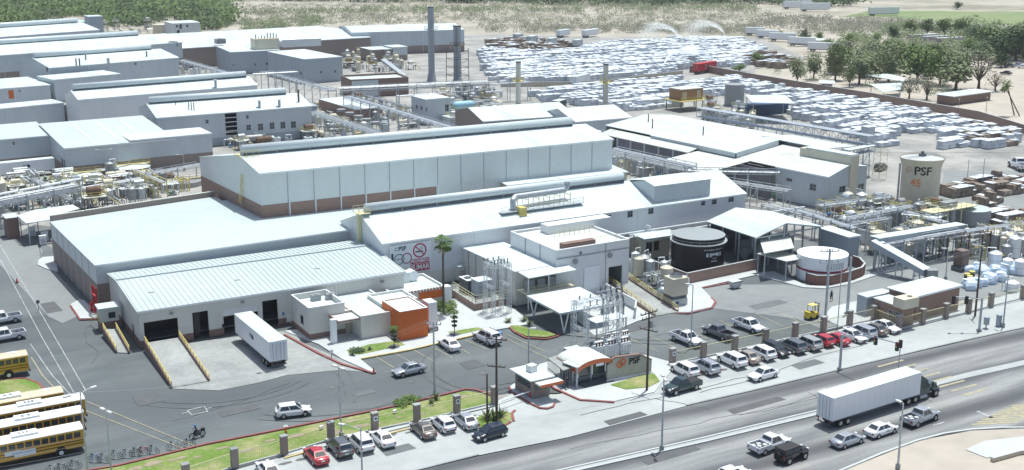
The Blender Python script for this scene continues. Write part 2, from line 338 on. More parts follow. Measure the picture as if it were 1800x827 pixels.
sheet('pavement', [(1445, 560), (1462, 540), (1505, 530), (1545, 527), (1560, 570), (1500, 585)], 0.06, conc_l, thick=0.2)
sheet('pavement', [(500, 797), (869, 709), (905, 690), (903, 702), (869, 714), (555, 789), (500, 803)], 0.05, conc_l, thick=0.15)
sheet('pavement', [(1181, 641), (1236, 630), (1500, 580), (1580, 566), (1800, 512), (1800, 527), (1590, 578), (1500, 590), (1236, 636), (1185, 647)], 0.04, conc_l, thick=0.15)
# lawns
L_strip = [(-60, 905), (0, 880), (130, 833), (204, 822), (363, 784), (460, 765), (706, 715), (818, 688), (836, 690), (860, 697), (867, 704), (869, 708), (803, 724), (733, 740), (659, 757), (582, 771), (500, 796), (413, 820), (328, 848), (200, 895), (-60, 990)]
sheet('lawn', L_strip, 0.04, grass_m, thick=0.15)
sheet('lawn', [(826, 742), (850, 728), (880, 722), (900, 727), (898, 742), (880, 752), (845, 752)], 0.04, grass_m, thick=0.15)
sheet('lawn', [(1073, 678), (1130, 660), (1150, 658), (1160, 672), (1140, 682), (1100, 686)], 0.12, grass_m, thick=0.1)
sheet('lawn', [(896, 574), (910, 573), (935, 580), (965, 585), (978, 590), (960, 594), (925, 592), (905, 583)], 0.12, grass_m, thick=0.1)
sheet('lawn', [(-200, 760), (-200, 680), (0, 668), (45, 667), (68, 675), (84, 693), (40, 715)], 0.04, grass_m, thick=0.1)
sheet('planter_bed', [(610, 617), (650, 607), (700, 600), (712, 608), (632, 625), (614, 624)], 0.13, grass_m)
sheet('planter_bed', [(787, 585), (840, 577), (850, 580), (800, 592)], 0.13, grass_m)
# kerbs
line_mark('red_kerb', [(0, 877), (130, 831), (204, 819.5), (363, 781), (460, 762), (706, 712), (818, 684.5), (838, 686), (862, 694)], 0.3, 0.1, kerb_red, 0.16)
line_mark('red_kerb', [(500, 589), (560, 622), (601, 641), (657, 657)], 0.35, 0.14, kerb_red, 0.18)
line_mark('red_kerb', [(903, 741), (900, 727), (905, 722)], 0.3, 0.1, kerb_red, 0.16)
line_mark('red_kerb', [(898, 742), (880, 753), (850, 754)], 0.3, 0.1, kerb_red, 0.16)
line_mark('red_kerb', [(941, 651), (955, 666), (975, 684), (1020, 704), (1080, 708)], 0.3, 0.12, kerb_red, 0.18)
line_mark('red_kerb', [(896, 576), (905, 585), (925, 595), (960, 597), (980, 592), (985, 587)], 0.3, 0.14, kerb_red, 0.18)
line_mark('red_kerb', [(124, 538), (141, 563), (176, 562)], 0.25, 0.13, kerb_red, 0.18)
line_mark('red_kerb', [(1188, 551), (1210, 552), (1252, 542), (1258, 532), (1250, 524)], 0.3, 0.13, kerb_red, 0.18)
line_mark('red_kerb', [(1234, 507), (1288, 497)], 0.3, 0.13, kerb_red, 0.18)
line_mark('red_kerb', [(84, 693), (68, 674), (45, 666), (0, 667)], 0.3, 0.1, kerb_red, 0.16)
line_mark('yellow_kerb', [(632, 632), (718, 616.5), (865, 583)], 0.3, 0.14, kerb_y, 0.18)
line_mark('yellow_kerb', [(-20, 846), (0, 838)], 0.3, 0.14, kerb_y, 0.18)
line_mark('yellow_kerb', [(500, 806), (556, 790)], 0.3, 0.1, kerb_y, 0.14)
line_mark('yellow_kerb', [(680, 764), (718, 754)], 0.3, 0.1, kerb_y, 0.14)
# bay lines
for a, b in (((662, 627), (693, 646)), ((695, 621), (730, 640)), ((728, 615), (763, 635)), ((758, 608), (796, 629)), ((788, 602), (826, 621)), ((818, 597), (856, 614))):
    line_mark('bay_line', [a, b], 0.13, -0.06, mark_y)
for k in range(12):
    a = (1130+k*31.5, 604-k*6.3); 
    line_mark('bay_line', [(a[0]-22, a[1]-9), (a[0]+28, a[1]+14)], 0.13, -0.06, mark_y)
for k in range(9):
    x = 1462-k*17; y = 562-k*3+k*3
for k in range(14):
    x = 505+k*30.5; y = 805-k*7.4
    if 500 < x < 730 or 720 < x < 860: line_mark('bay_line', [(x, y), (x+22, y+14)], 0.13, -0.04, mark_w)
for k in range(15):
    x = 1190+k*26; y = 646-k*5.0
    line_mark('bay_line', [(x, y), (x+24, y+14)], 0.13, -0.04, mark_w)
line_mark('lane_line', [(0, 455), (75, 595), (130, 690)], 0.12, -0.055, mark_w)
line_mark('lane_line', [(53, 604), (92, 660), (127, 697)], 0.14, -0.05, mark_w)
line_mark('lane_line', [(0, 430), (60, 530), (150, 685)], 0.12, -0.05, mark_w)
line_mark('lane_line', [(55, 628), (75, 660), (104, 690)], 0.15, -0.05, mark_y)
for a, b in (((152, 705), (350, 787)), ((152, 722), (340, 795)), ((880, 590), (985, 640)), ((892, 588), (960, 618))):
    line_mark('lane_line', [a, b], 0.13, -0.05, mark_y)
for pts in ([(329, 721), (359, 714), (365, 723), (337, 729), (329, 721)], [(320, 727), (329, 724)], [(362, 718), (372, 716)]):
    line_mark('painted_box', pts, 0.18, -0.05, mark_w)
sheet('disabled_bay_mark', [(864, 589), (880, 583), (884, 586), (868, 591)], 0.115, blue_p)
for q in ((455, 656), (470, 654)): line_mark('drain_grate', [(q[0]-4, q[1]+1), (q[0]+4, q[1]-1)], 0.5, -0.035, steel_d)

# cracks, tar seams, tyre marks and oil stains lying on the paving
tar = mat('tar_seam', (0.075, 0.08, 0.085), .8); oil = mat('oil_stain', (0.10, 0.105, 0.105), .5, c2=(0.17, 0.175, 0.17), scale=1.5, var=.2)
def crack(px, py, dx, dy, n, z, w=.07):
    q = P(px, py).xy; pts = [q]
    for i in range(n): q = q+Vector((dx+random.uniform(-.9, .9), dy+random.uniform(-.5, .5))); pts.append(q)
    mb = MB(); out = strip_world(pts, w); k = len(pts)
    for i in range(k-1): mb.quad(*[(p.x, p.y, z) for p in (out[i], out[i+1], out[2*k-2-i], out[2*k-1-i])])
    o = bpy.data.objects.new('paving_crack', mb.mesh('paving_crack', tar)); COL.objects.link(o); tag(o, kind='structure')
random.seed(77)
for px, py, dx, dy, n in ((300, 740, 2.2, .3, 9), (600, 720, 2.0, -.6, 7), (160, 640, .4, 2.2, 8), (930, 620, 1.6, 1.2, 8), (1120, 600, 2.4, 0, 12), (1280, 560, 2.2, .2, 8), (560, 810, 2, .1, 5), (760, 790, 2, 0, 6)):
    crack(px, py, dx, dy, n, -.055 if py > 0 else 0)
for px, py, dx, dy, n in ((1230, 690, 2.4, .0, 12), (1020, 730, 2.4, 0, 12), (1000, 790, 2.6, -.1, 14), (1300, 730, 2.6, -.1, 12), (1560, 640, 2.6, -.1, 12), (1150, 700, .3, -1.4, 6), (1420, 690, .2, -1.5, 6)):
    crack(px, py, dx, dy, n, -.012, .09)
for k in range(34):
    if k < 16: px, py, z = 500+k*24+random.uniform(-6, 6), 812-k*5.6+random.uniform(-4, 6), -.035
    elif k < 24: px, py, z = 1190+(k-16)*40, 668-(k-16)*9, -.035
    else: px, py, z = random.uniform(560, 1250), random.uniform(0, 1), -.07; py = 640-(px-900)*.09+random.uniform(-12, 18)
    q = P(px, py); a, b = random.uniform(.25, .8), random.uniform(.2, .5); mb = MB()
    mb.quad(*[(q.x+a*(1+.3*random.random())*cos(2*pi*i/10), q.y+b*(1+.3*random.random())*sin(2*pi*i/10), z) for i in range(10)])
    o = bpy.data.objects.new('oil_stain', mb.mesh('oil_stain', oil)); COL.objects.link(o); tag(o, kind='structure')

# repair patches, tyre arcs and bare soil spots
patch_a = mat('asphalt_patch', (0.115, 0.125, 0.13), .9, var=.15, scale=.6); patch_b = mat('concrete_patch', (0.15, 0.17, 0.175), .9, var=.15, scale=.4); soil = mat('bare_soil', (0.34, 0.29, 0.21), .95, var=.2, scale=.6); tyre_mk = mat('tyre_mark', (0.075, 0.09, 0.096), .8, c2=(0.125, 0.145, 0.15), scale=.5, var=.1)
def flat(name, pts, z, m):
    mb = MB(); mb.quad(*[(p[0], p[1], z) for p in pts]); o = bpy.data.objects.new(name, mb.mesh(name, m)); COL.objects.link(o); tag(o, kind='structure')
random.seed(19)
for px, py, a, b, z, m in ((420, 720, 5, 2.2, -.06, patch_a), (640, 690, 3, 1.6, -.06, patch_b), (830, 640, 3, 3, -.06, patch_a), (260, 700, 3.4, 4, -.06, patch_a), (1010, 610, 5, 2, -.06, patch_b), (1120, 575, 6, 2.2, -.06, patch_a), (1350, 535, 7, 2.4, -.056, patch_b), (90, 540, 2.5, 6, -.052, patch_a), (1100, 735, 6, 1.5, -.02, patch_a), (1330, 712, 9, 1.6, -.02, patch_a), (1560, 655, 10, 1.6, -.02, patch_b), (1180, 800, 8, 1.5, -.02, patch_a), (1100, 690, 4, 3, -.04, patch_a), (1420, 640, 5, 2, -.04, patch_b), (700, 790, 4, 2, -.04, patch_b)):
    q = P(px, py); flat('repair_patch', [(q.x-a/2, q.y-b/2), (q.x+a/2, q.y-b/2+.2), (q.x+a/2-.2, q.y+b/2), (q.x-a/2+.1, q.y+b/2-.1)], z, m)
def arc_mark(cx, cy, r, a0, a1, z, w=.22):
    for rr in (r, r+1.5):
        mb = MB(); n = 18
        for i in range(n):
            ta, tb = a0+(a1-a0)*i/n, a0+(a1-a0)*(i+1)/n
            mb.quad(*[(cx+q*cos(t), cy+q*sin(t), z) for q, t in ((rr, ta), (rr+w, ta), (rr+w, tb), (rr, tb))])
        o = bpy.data.objects.new('tyre_mark', mb.mesh('tyre_mark', tyre_mk)); COL.objects.link(o); tag(o, kind='structure')
for px, py, r, a0, a1, z in ((380, 640, 14, -2.6, -1.0, -.057), (330, 700, 20, -.6, .7, -.058), (900, 640, 11, 2.2, 4.0, -.057), (560, 650, 16, -2.4, -1.2, -.058), (1150, 560, 10, -2.8, -1.2, -.057), (960, 740, 12, 1.0, 2.6, -.042), (1000, 760, 15, 1.2, 2.6, -.041), (150, 600, 17, -.9, .8, -.058)):
    q = P(px, py); arc_mark(q.x, q.y, r, a0, a1, z)
for k in range(26):
    f = random.random(); px, py = 210+f*620, 822-f*134+random.uniform(4, 22); q = P(px, py); a = random.uniform(.3, 1.3); b = a*random.uniform(.3, .6); n = 9
    flat('bare_soil', [(q.x+a*random.uniform(.7, 1.2)*cos(2*pi*i/n), q.y+b*random.uniform(.7, 1.2)*sin(2*pi*i/n)) for i in range(n)], .052+k*.0006, soil)
# ---------------------------------------------------------------- buildings
seam_m = mat('seam_metal', (0.42, 0.49, 0.50), 0.5)
class Bd:
    def __init__(s, name, label, A, B, z, depth=None, D=None, rot=None, cat='building', group=None, L=None):
        a = P(*A, z); b = P(*B, z); d = (b-a).xy
        s.ang = math.atan2(d.y, d.x) if rot is None else rot
        s.L = d.length if L is None else L; s.O = a.xy
        s.ex = Vector((cos(s.ang), sin(s.ang))); s.ey = Vector((-sin(s.ang), cos(s.ang)))
        if D is not None: depth = (P(*D, z).xy-s.O).dot(s.ey)
        s.W = depth
        s.root = empty(name, label, cat, (s.O.x, s.O.y, 0), s.ang, group)
    def uv(s, px, py, z):
        q = P(px, py, z).xy-s.O; return q.dot(s.ex), q.dot(s.ey)
    def on(s, side, px, py):   # sight line meets a wall: (distance along wall, height)
        d = ray(px, py)
        o, n, t = {'F': (s.O, s.ey, s.ex), 'L': (s.O+s.ey*s.W, s.ex, -s.ey), 'R': (s.O+s.ex*s.L, s.ex, s.ey), 'B': (s.O+s.ex*s.L+s.ey*s.W, s.ey, -s.ex)}[side]
        k = o.dot(n)/(d.xy.dot(n)); q = d.xy*k; return (q-o).dot(t), CAM_H+d.z*k
    def map(s, side):
        L, W = s.L, s.W
        return {'F': lambda a, z, d=0: (a, -d, z), 'B': lambda a, z, d=0: (L-a, W+d, z),
                'L': lambda a, z, d=0: (-d, W-a, z), 'R': lambda a, z, d=0: (L+d, a, z)}[side]
    def length(s, side): return s.L if side in 'FB' else s.W
    def rect(s, side, x0, y0, x1, y1):  # pixel rect -> opening
        a = s.on(side, x0, y0); b = s.on(side, x1, y1); c = s.on(side, x0, y1); e = s.on(side, x1, y0)
        return (min(a[0], b[0]), max(a[0], b[0]), (c[1]+b[1])/2, (a[1]+e[1])/2)
def wallseg(mb, mp, s0, s1, z0, top, ops, d0=0.0, d1=-0.22, extra=()):
    xs = {s0, s1}; zs = {z0}
    for e in extra:
        if s0 < e < s1: xs.add(e)
    for o in ops:
        for e in (o[0], o[1]):
            if s0 < e < s1: xs.add(e)
    xs = sorted(xs); topmin = min(top(x) for x in xs)
    for o in ops:
        for e in (o[2], o[3]):
            if z0 < e < topmin: zs.add(e)
    zs = sorted(zs)
    for xa, xb in zip(xs, xs[1:]):
        for i, za in enumerate(zs):
            zb = zs[i+1] if i+1 < len(zs) else None
            cx = (xa+xb)/2; cz = (za+(zb if zb is not None else top(cx)))/2
            if any(o[0] < cx < o[1] and o[2] < cz < o[3] for o in ops): continue
            ta, tb = (zb, zb) if zb is not None else (top(xa), top(xb))
            v = [mp(xa, za, d0), mp(xb, za, d0), mp(xb, tb, d0), mp(xa, ta, d0), mp(xa, za, d1), mp(xb, za, d1), mp(xb, tb, d1), mp(xa, ta, d1)]
            mb.add(v, [(0, 1, 2, 3), (7, 6, 5, 4), (3, 2, 6, 7), (4, 5, 1, 0), (0, 3, 7, 4), (1, 5, 6, 2)])
def window_in(B, side, o, frame_m=None, pane_m=None, nx=2, nz=2):
    mp = B.map(side); s0, s1, z0, z1 = o[:4]; t = 0.07; f = MB()
    def bx(a, b, c, d, d0, d1):
        v = [mp(x, z, q) for q in (d0, d1) for x, z in ((a, c), (b, c), (b, d), (a, d))]
        f.add(v, [(0, 1, 2, 3), (7, 6, 5, 4), (0, 4, 5, 1), (1, 5, 6, 2), (2, 6, 7, 3), (3, 7, 4, 0)])
    bx(s0-t, s1+t, z0-t, z0, 0.05, -0.1); bx(s0-t, s1+t, z1, z1+t, 0.05, -0.1); bx(s0-t, s0, z0, z1, 0.05, -0.1); bx(s1, s1+t, z0, z1, 0.05, -0.1)
    for i in range(1, nx): x = s0+(s1-s0)*i/nx; bx(x-t/3, x+t/3, z0, z1, -0.02, -0.1)
    for i in range(1, nz): z = z0+(z1-z0)*i/nz; bx(s0, s1, z-t/3, z+t/3, -0.03, -0.1)
    w = part(B.root, 'window', f, frame_m or steel)
    g = MB(); g.quad(mp(s0, z0, -0.08), mp(s1, z0, -0.08), mp(s1, z1, -0.08), mp(s0, z1, -0.08)); part(w, 'pane', g, pane_m or glass)
def shed(name, label, A, B, z, depth=None, D=None, prof=None, wm=None, rm=None, base=None, panels=None, ops=None, par=0.0, over=0.25, rot=None, L=None,
         sides='FLRB', pipes=True, seams=0, cat='building', group=None, pipe_m=None, roof_t=0.14, z0=0.0, copm=None):
    b = Bd(name, label, A, B, z, depth, D, rot, cat, group, L); wm = wm or wall_b; rm = rm or roof_w; panels = panels or {}; ops = ops or {}
    prof = prof or [(0, z), (b.W, z)]
    prof = [(v*b.W if (v <= 1 and v > 0 and isinstance(v, float)) else v, zz) for v, zz in prof]; prof[-1] = (b.W, prof[-1][1])
    b.prof = prof
    def zr(v):
        for (a, za), (c, zc) in zip(prof, prof[1:]):
            if v <= c: return za+(zc-za)*(v-a)/(c-a)
        return prof[-1][1]
    b.zr = zr
    for sd in sides:
        ln = b.length(sd); mp = b.map(sd); op = []
        for o in ops.get(sd, []):
            r = b.rect(sd, *o[1]) if len(o[1]) == 4 and o[0] != 'abs' else o[1]
            if o[0] == 'abs': r = o[1]
            op.append((r, o))
        oo = [r for r, _ in op]
        top = {'F': lambda a: prof[0][1]+par, 'B': lambda a: prof[-1][1]+par, 'L': lambda a: zr(b.W-a)+par, 'R': lambda a: zr(a)+par}[sd]
        br = [v for v, _ in prof] if sd == 'R' else ([b.W-v for v, _ in prof] if sd == 'L' else [])
        lo, hi = (0.0, ln) if sd in 'FB' else (0.22, ln-0.22)
        hb = base[0] if base else z0
        if base:
            mb = MB(); wallseg(mb, mp, lo, hi, z0, lambda a: hb, oo, 0.03); part(b.root, 'brick_base' if 'brick' in base[1].name or 'block' in base[1].name else 'wall_base', mb, base[1])
        n = panels.get(sd, 1)
        js = [lo+(hi-lo)*i/n for i in range(n+1)] if isinstance(n, int) else [lo]+[x for x in n if lo < x < hi]+[hi]
        for i, (x0, x1) in enumerate(zip(js, js[1:])):
            g = 0.0 if len(js) == 2 else 0.02
            mb = MB(); wallseg(mb, mp, x0+g, x1-g, hb, top, oo, extra=br); part(b.root, 'wall' if len(js) == 2 else 'wall_panel', mb, wm)
            if len(js) > 2:
                if i: 
                    pm = MB(); xx = x0
                    for (q0, q1, z_0, z_1) in ((xx-0.045, xx+0.045, z0 if base else hb, top(xx)-0.1),):
                        v = [mp(a, zz, dd) for dd in (0.10, 0.035) for a, zz in ((q0, z_0), (q1, z_0), (q1, z_1), (q0, z_1))]
                        pm.add(v, [(0, 1, 2, 3), (7, 6, 5, 4), (0, 4, 5, 1), (1, 5, 6, 2), (2, 6, 7, 3), (3, 7, 4, 0)])
                    if pipes: part(b.root, 'downpipe', pm, pipe_m or white_p)
        for r, o in op:
            kd = o[2] if len(o) > 2 else o[0]
            if kd == 'win': window_in(b, sd, r)
            elif kd == 'louvre':
                m_ = MB(); k = max(3, int((r[3]-r[2])/0.25))
                for i in range(k):
                    zz = r[2]+(r[3]-r[2])*i/k
                    m_.quad(mp(r[0], zz, -0.02), mp(r[1], zz, -0.02), mp(r[1], zz+(r[3]-r[2])/k, -0.12), mp(r[0], zz+(r[3]-r[2])/k, -0.12))
                part(b.root, 'louvre', m_, grey_t)
            elif kd == 'shut':
                m_ = MB(); zt = r[3]-(r[3]-r[2])*o[3]
                v = [mp(a, zz, dd) for dd in (-0.08, -0.16) for a, zz in ((r[0], zt), (r[1], zt), (r[1], r[3]), (r[0], r[3]))]
                m_.add(v, [(0, 1, 2, 3), (7, 6, 5, 4), (0, 4, 5, 1), (1, 5, 6, 2), (2, 6, 7, 3), (3, 7, 4, 0)]); part(b.root, 'roller_door', m_, o[4] if len(o) > 4 else wall_w)
            elif kd == 'door':
                m_ = MB(); v = [mp(a, zz, dd) for dd in (-0.08, -0.14) for a, zz in ((r[0], r[2]), (r[1], r[2]), (r[1], r[3]), (r[0], r[3]))]
                m_.add(v, [(0, 1, 2, 3), (7, 6, 5, 4), (0, 4, 5, 1), (1, 5, 6, 2), (2, 6, 7, 3), (3, 7, 4, 0)]); part(b.root, 'door', m_, o[3] if len(o) > 3 else steel_d)
    # roof
    if par <= 0:
        pr = [(-over, prof[0][1]-over*((prof[1][1]-prof[0][1])/(prof[1][0]-prof[0][0])))]+prof[1:-1]
        k = (prof[-1][1]-prof[-2][1])/(prof[-1][0]-prof[-2][0]); pr.append((b.W+over, prof[-1][1]+k*over))
        m_ = MB()
        for (a, za), (c, zc) in zip(pr, pr[1:]):
            m_.extr([(a, za+0.01), (c, zc+0.01), (c, zc+roof_t), (a, za+roof_t)], -over, b.L+over)
        rf = part(b.root, 'roof', m_, rm)
        tr = MB(); tr.box(-over, b.L+over, -over-0.03, -over-0.003, pr[0][1]-0.12, pr[0][1]+roof_t+0.03); part(b.root, 'gutter', tr, white_p)
        if seams:
            for (a, za), (c, zc) in zip(pr, pr[1:]):
                sm = MB(); sm.extr([(a+0.02, za+roof_t-0.01), (c-0.02, zc+roof_t-0.01), (c-0.02, zc+roof_t+0.07), (a+0.02, za+roof_t+0.07)], -0.04, 0.04); me = sm.mesh('roof_seam', seam_m)
                for i in range(seams+1): part(b.root, 'roof_seam', me, None, loc=((b.L)*i/seams, 0, 0))
    else:
        m_ = MB()
        for (a, za), (c, zc) in zip(prof, prof[1:]):
            a2 = max(a, 0.2); c2 = min(c, b.W-0.2); m_.extr([(a2, za-0.1), (c2, zc-0.1), (c2, zc), (a2, za)], 0.2, b.L-0.2)
        part(b.root, 'roof', m_, rm)
        cp = MB(); t = 0.3; H = lambda v: zr(v)+par
        cp.box(-0.04, b.L+0.04, -0.04, t, H(0)+0.002, H(0)+0.07); cp.box(-0.04, b.L+0.04, b.W-t, b.W+0.04, H(b.W)+0.002, H(b.W)+0.07)
        for x0 in (-0.04, b.L-t+0.04-0.0):
            for (a, za), (c, zc) in zip(prof, prof[1:]):
                a2 = t if a == 0 else a; c2 = b.W-t if c == b.W else c
                cp.extr([(a2, za+par+0.002), (c2, zc+par+0.002), (c2, zc+par+0.07), (a2, za+par+0.07)], x0, x0+t)
        part(b.root, 'coping', cp, copm or white_p)
    return b
def ridge_vent(b, u0, u1, v, z, r=0.8, m=None):
    mb = MB(); n = 16; pr = [(v+r*cos(2*pi*i/n), z+1.0+r*sin(2*pi*i/n)) for i in range(n)]
    mb.extr(pr, u0, u1); o = part(b.root, 'ridge_vent', mb, m or vent_m)
    me = o.data
    for p in me.polygons: p.use_smooth = len(p.vertices) == 4
    nk = MB(); nk.box(u0+0.1, u1-0.1, v-r*0.62, v+r*0.62, z-0.4, z+0.55); part(b.root, 'shade_dark_neck', nk, steel_d)  # neck coloured dark to stand for the shade gap under the vent
    br = MB(); k = max(2, int((u1-u0)/6))
    for i in range(k+1):
        x = u0+(u1-u0)*i/k; br.box(x-0.04, x+0.04, v-r*0.9, v+r*0.9, z-0.2, z+0.7)
    part(b.root, 'vent_bracket', br, steel)
def roof_pipe(b, px, py, z, h=1.5, r=0.15, m=None, cap=True, name='roof_stack'):
    u, v = b.uv(px, py, z); mb = MB(); mb.cyl((u, v, z-0.6), (u, v, z+h), r)
    if cap: mb.cyl((u, v, z+h+0.1), (u, v, z+h+0.25), r*1.9, r*0.5)
    part(b.root, name, mb, m or steel)
def roof_unit(b, px, py, z, sz=(1.5, 1.5, 1.0), m=None):
    u, v = b.uv(px, py, z); mb = MB(); a, c, h = sz; mb.box(u-a/2, u+a/2, v-c/2, v+c/2, z, z+h); mb.cyl((u, v, z+h), (u, v, z+h+0.15), min(a, c)*0.38, n=12)
    part(b.root, 'air_conditioner', mb, m or wall_w)

# front-left dock warehouse
DK = shed('dock_warehouse', 'low dock warehouse with pale ribbed metal roof and black loading doors, front left', (243, 549), (711, 480), 5.5, depth=19.6,
          prof=[(0, 5.5), (13.4, 6.65), (19.6, 6.1)], wm=wall_k, rm=roof_g, base=(1.1, brick_d), seams=52, rot=R(-1.6), L=41.5,
          ops={'F': [('px', (252, 563, 316, 612), 'open'), ('px', (337.6, 548, 369, 600), 'open'), ('px', (391.5, 541, 456, 592), 'shut', 0.22), ('px', (460.5, 528, 490, 575), 'open')],
               'L': [('abs', (14.6, 15.7, 0.2, 2.4), 'door'), ('abs', (11.0, 12.2, 1.0, 3.2), 'door', wall_w)]},
          panels={'F': [22.5, 30], 'L': 1})
for px, py in ((301, 551), (426, 531), (531, 515), (671, 495)):
    s_, z_ = DK.on('F', px, py); mb = MB(); mb.box(s_-0.25, s_+0.25, -0.35, -0.01, z_-0.15, z_+0.15); part(DK.root, 'wall_lamp', mb, grey_t)
_r1 = DK.on('F', 488, 555)
for nm, mm, (x0, y0, x1, y1) in (('warning_sign', blue_p, (496, 549, 500, 555)), ('notice_board', wall_w, (503, 552, 515, 566)), ('warning_sign', dark, (390, 570, 394, 576))):
    r_ = DK.rect('F', x0, y0, x1, y1); mb = MB(); mb.box(r_[0], r_[1], -0.06, -0.01, r_[2], r_[3]); part(DK.root, nm, mb, mm)
mb = MB()
for i in (1, 2, 3):
    mb.box(0, 0, 0, 0, 0, 0) if 0 else None
# interior floor seen through the doors, coloured dark for the unlit inside
mb.box(0.3, DK.L-0.3, 1.2, 18, 0.7, 0.9); part(DK.root, 'darkened_dock_floor', mb, steel_d)
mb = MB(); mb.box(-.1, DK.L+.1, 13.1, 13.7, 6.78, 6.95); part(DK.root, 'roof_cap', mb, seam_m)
mb = MB(); mb.box(8, 8.9, .8, 1.1, 0, 5); mb.box(.3, DK.L-.3, 4.0, 4.2, .9, 5.4); part(DK.root, 'black_shade_backing', mb, black)  # black sheets added so the doorways read as deep shade
for k in range(3): mb = MB(); x = 3+k*13; mb.box(x, x+.8, 6.2, 6.8, 6.1, 6.3) ; part(DK.root, 'roof_patch', mb, seam_m)

# big flat-roofed annex
AN = shed('flat_roofed_annex', 'very large building with plain pale flat roof and pilastered brick side wall', (168, 468), (590, 402), 7.4, depth=33.2,
          wm=wall_m, rm=roof_g, base=(4.4, brick_g), rot=R(0.5), L=70, over=0.15, panels={'L': 7, 'F': 1}, pipe_m=wall_m)
py_ = lambda x: 33.3+x*.137
mb = MB(); mb.prism([(0, py_(0)), (31.5, py_(31.5)), (31.5, py_(31.5)+.3), (0, py_(0)+.3)], 0, 8.5); part(AN.root, 'parapet', mb, brick_g)
mb = MB(); mb.prism([(0.1, 33.0), (31.5, 33.0), (31.5, py_(31.5)-.01), (0.1, py_(0)-.01)], 7.3, 7.545); part(AN.root, 'roof_wedge', mb, roof_g)
for k in range(5):
    a, b = 6.3*k+.05, 6.3*k+6.2; mb = MB(); mb.prism([(a, py_(a)-.06), (b, py_(b)-.06), (b, py_(b)+.36), (a, py_(a)+.36)], 8.501, 8.6+.03*(k % 2)); part(AN.root, 'coping', mb, wall_k)
# red fire riser between annex and dock warehouse
t_ = empty('fire_riser', 'bright red fire water riser pipes at the corner of the long side wall', 'pipe', (AN.O.x-0.9, AN.O.y-1.6, 0), 0)
mb = MB()
for x, y in ((0, 0), (0.1, -1.0), (0.0, 1.0)): mb.cyl((x, y, 0), (x, y, 4.6), 0.14)
mb.tube([(0, 1, 3.2), (-0.3, 0, 3.6), (0, -1, 3.2)], 0.14); part(t_, 'pipe', mb, red_p)
mb = MB(); mb.cyl((-0.25, 0, 1.2), (-0.35, 0, 1.2), 0.35, n=12); mb.cyl((-0.25, 0.9, 2.1), (-0.35, 0.9, 2.1), 0.3, n=12); part(t_, 'valve_wheel', mb, red_p)
mb = MB(); mb.box(-0.4, 0.3, 1.7, 2.3, 0.2, 1.5); part(t_, 'hose_cabinet', mb, red_p)

# main tall hall
MH = shed('main_hall', 'tall central production hall with long ridge vent and aqua grey panelled walls', (457, 306), (1077, 245.5), 15.7, depth=31.5,
          prof=[(0, 15.7), (9.5, 17.5), (31.5, 13.6)], wm=wall_m, rm=roof_w, base=(9.9, brick), panels={'F': 15, 'L': 1, 'R': 3}, over=0.2, pipe_m=wall_s)
for k in range(1, 8):
    mb = MB(); x = 0.22+(MH.L-.44)*k/15; mb.box(x-.09, x+.09, -.2, -.14, 7.4, 10.2); part(MH.root, 'downpipe_foot', mb, white_p)
# lower wall right of the brick band is white sheeting
u_, _z = MH.on('F', 767, 343)
mb = MB(); mb.box(u_, MH.L, -0.06, -0.035, 0, 9.9); part(MH.root, 'lower_cladding', mb, wall_m)
ridge_vent(MH, 0.4, MH.L-3.6, 9.5, 17.6, 0.85)
for c_ in MH.root.children:   # its gable wall stands slightly askew
    if not c_.data.get('skew'):
        for v_ in c_.data.vertices: v_.co.x -= .095*v_.co.y
        c_.data['skew'] = 1
# yellow stair on the gable
t_ = empty('gable_stair', 'yellow access ladder and platform on the gable wall of the tall hall', 'stair', (MH.O.x, MH.O.y, 0), MH.ang)
mb = MB()
for k in range(7): mb.bar((-0.5, 9.2+k*0.1, 9.0+k*0.6), (-1.4, 8.2+k*0.1, 9.3+k*0.6), 0.09)
for y in (8.4, 9.4): mb.bar((-0.6, y+0.9, 9.0), (-0.8, y, 13.4), 0.12); mb.bar((-1.5, y, 8.6), (-1.0, y-0.6, 14.2), 0.1)
part(t_, 'ladder', mb, yellow)
mb = MB(); mb.box(-1.2, 2.4, 8, 12, 17.3, 17.4)
for x in (-1.2, 0, 1.2, 2.4):
    mb.bar((x, 12, 17.4), (x, 12, 18.5), 0.07); mb.bar((x, 8, 17.4), (x, 8, 18.5), 0.07)
mb.bar((-1.2, 12, 18.5), (2.4, 12, 18.5), 0.07); mb.bar((-1.2, 8, 18.5), (2.4, 8, 18.5), 0.07); part(t_, 'platform', mb, yellow)

# second white warehouse with the sign
W2 = shed('sign_warehouse', 'long white warehouse with large no-smoking mural sign and ridge vent', (672.6, 429.5), (1311, 341), 8.2, depth=18.2,
          prof=[(0, 8.2), (8.9, 11.3), (18.2, 8.1)], wm=wall_w, rm=roof_w, panels={'F': [17, 34, 51], 'L': 1, 'R': 2}, base=(2.4, wall_k),
          ops={'F': [('px', (1065, 378.5, 1073.5, 387), 'win'), ('px', (1103.5, 371, 1111.5, 382), 'win'), ('px', (1140, 366, 1148, 376), 'win'), ('px', (1233, 352, 1239, 361), 'win'),
                     ('px', (1252, 349, 1259, 359), 'win'), ('px', (1281, 345, 1289, 355), 'win'), ('px', (951, 394, 957, 401), 'win'), ('px', (991, 388, 996, 394), 'win')]}, over=0.2)
ridge_vent(W2, 0.8, 53.5, 8.9, 11.4, 0.72)
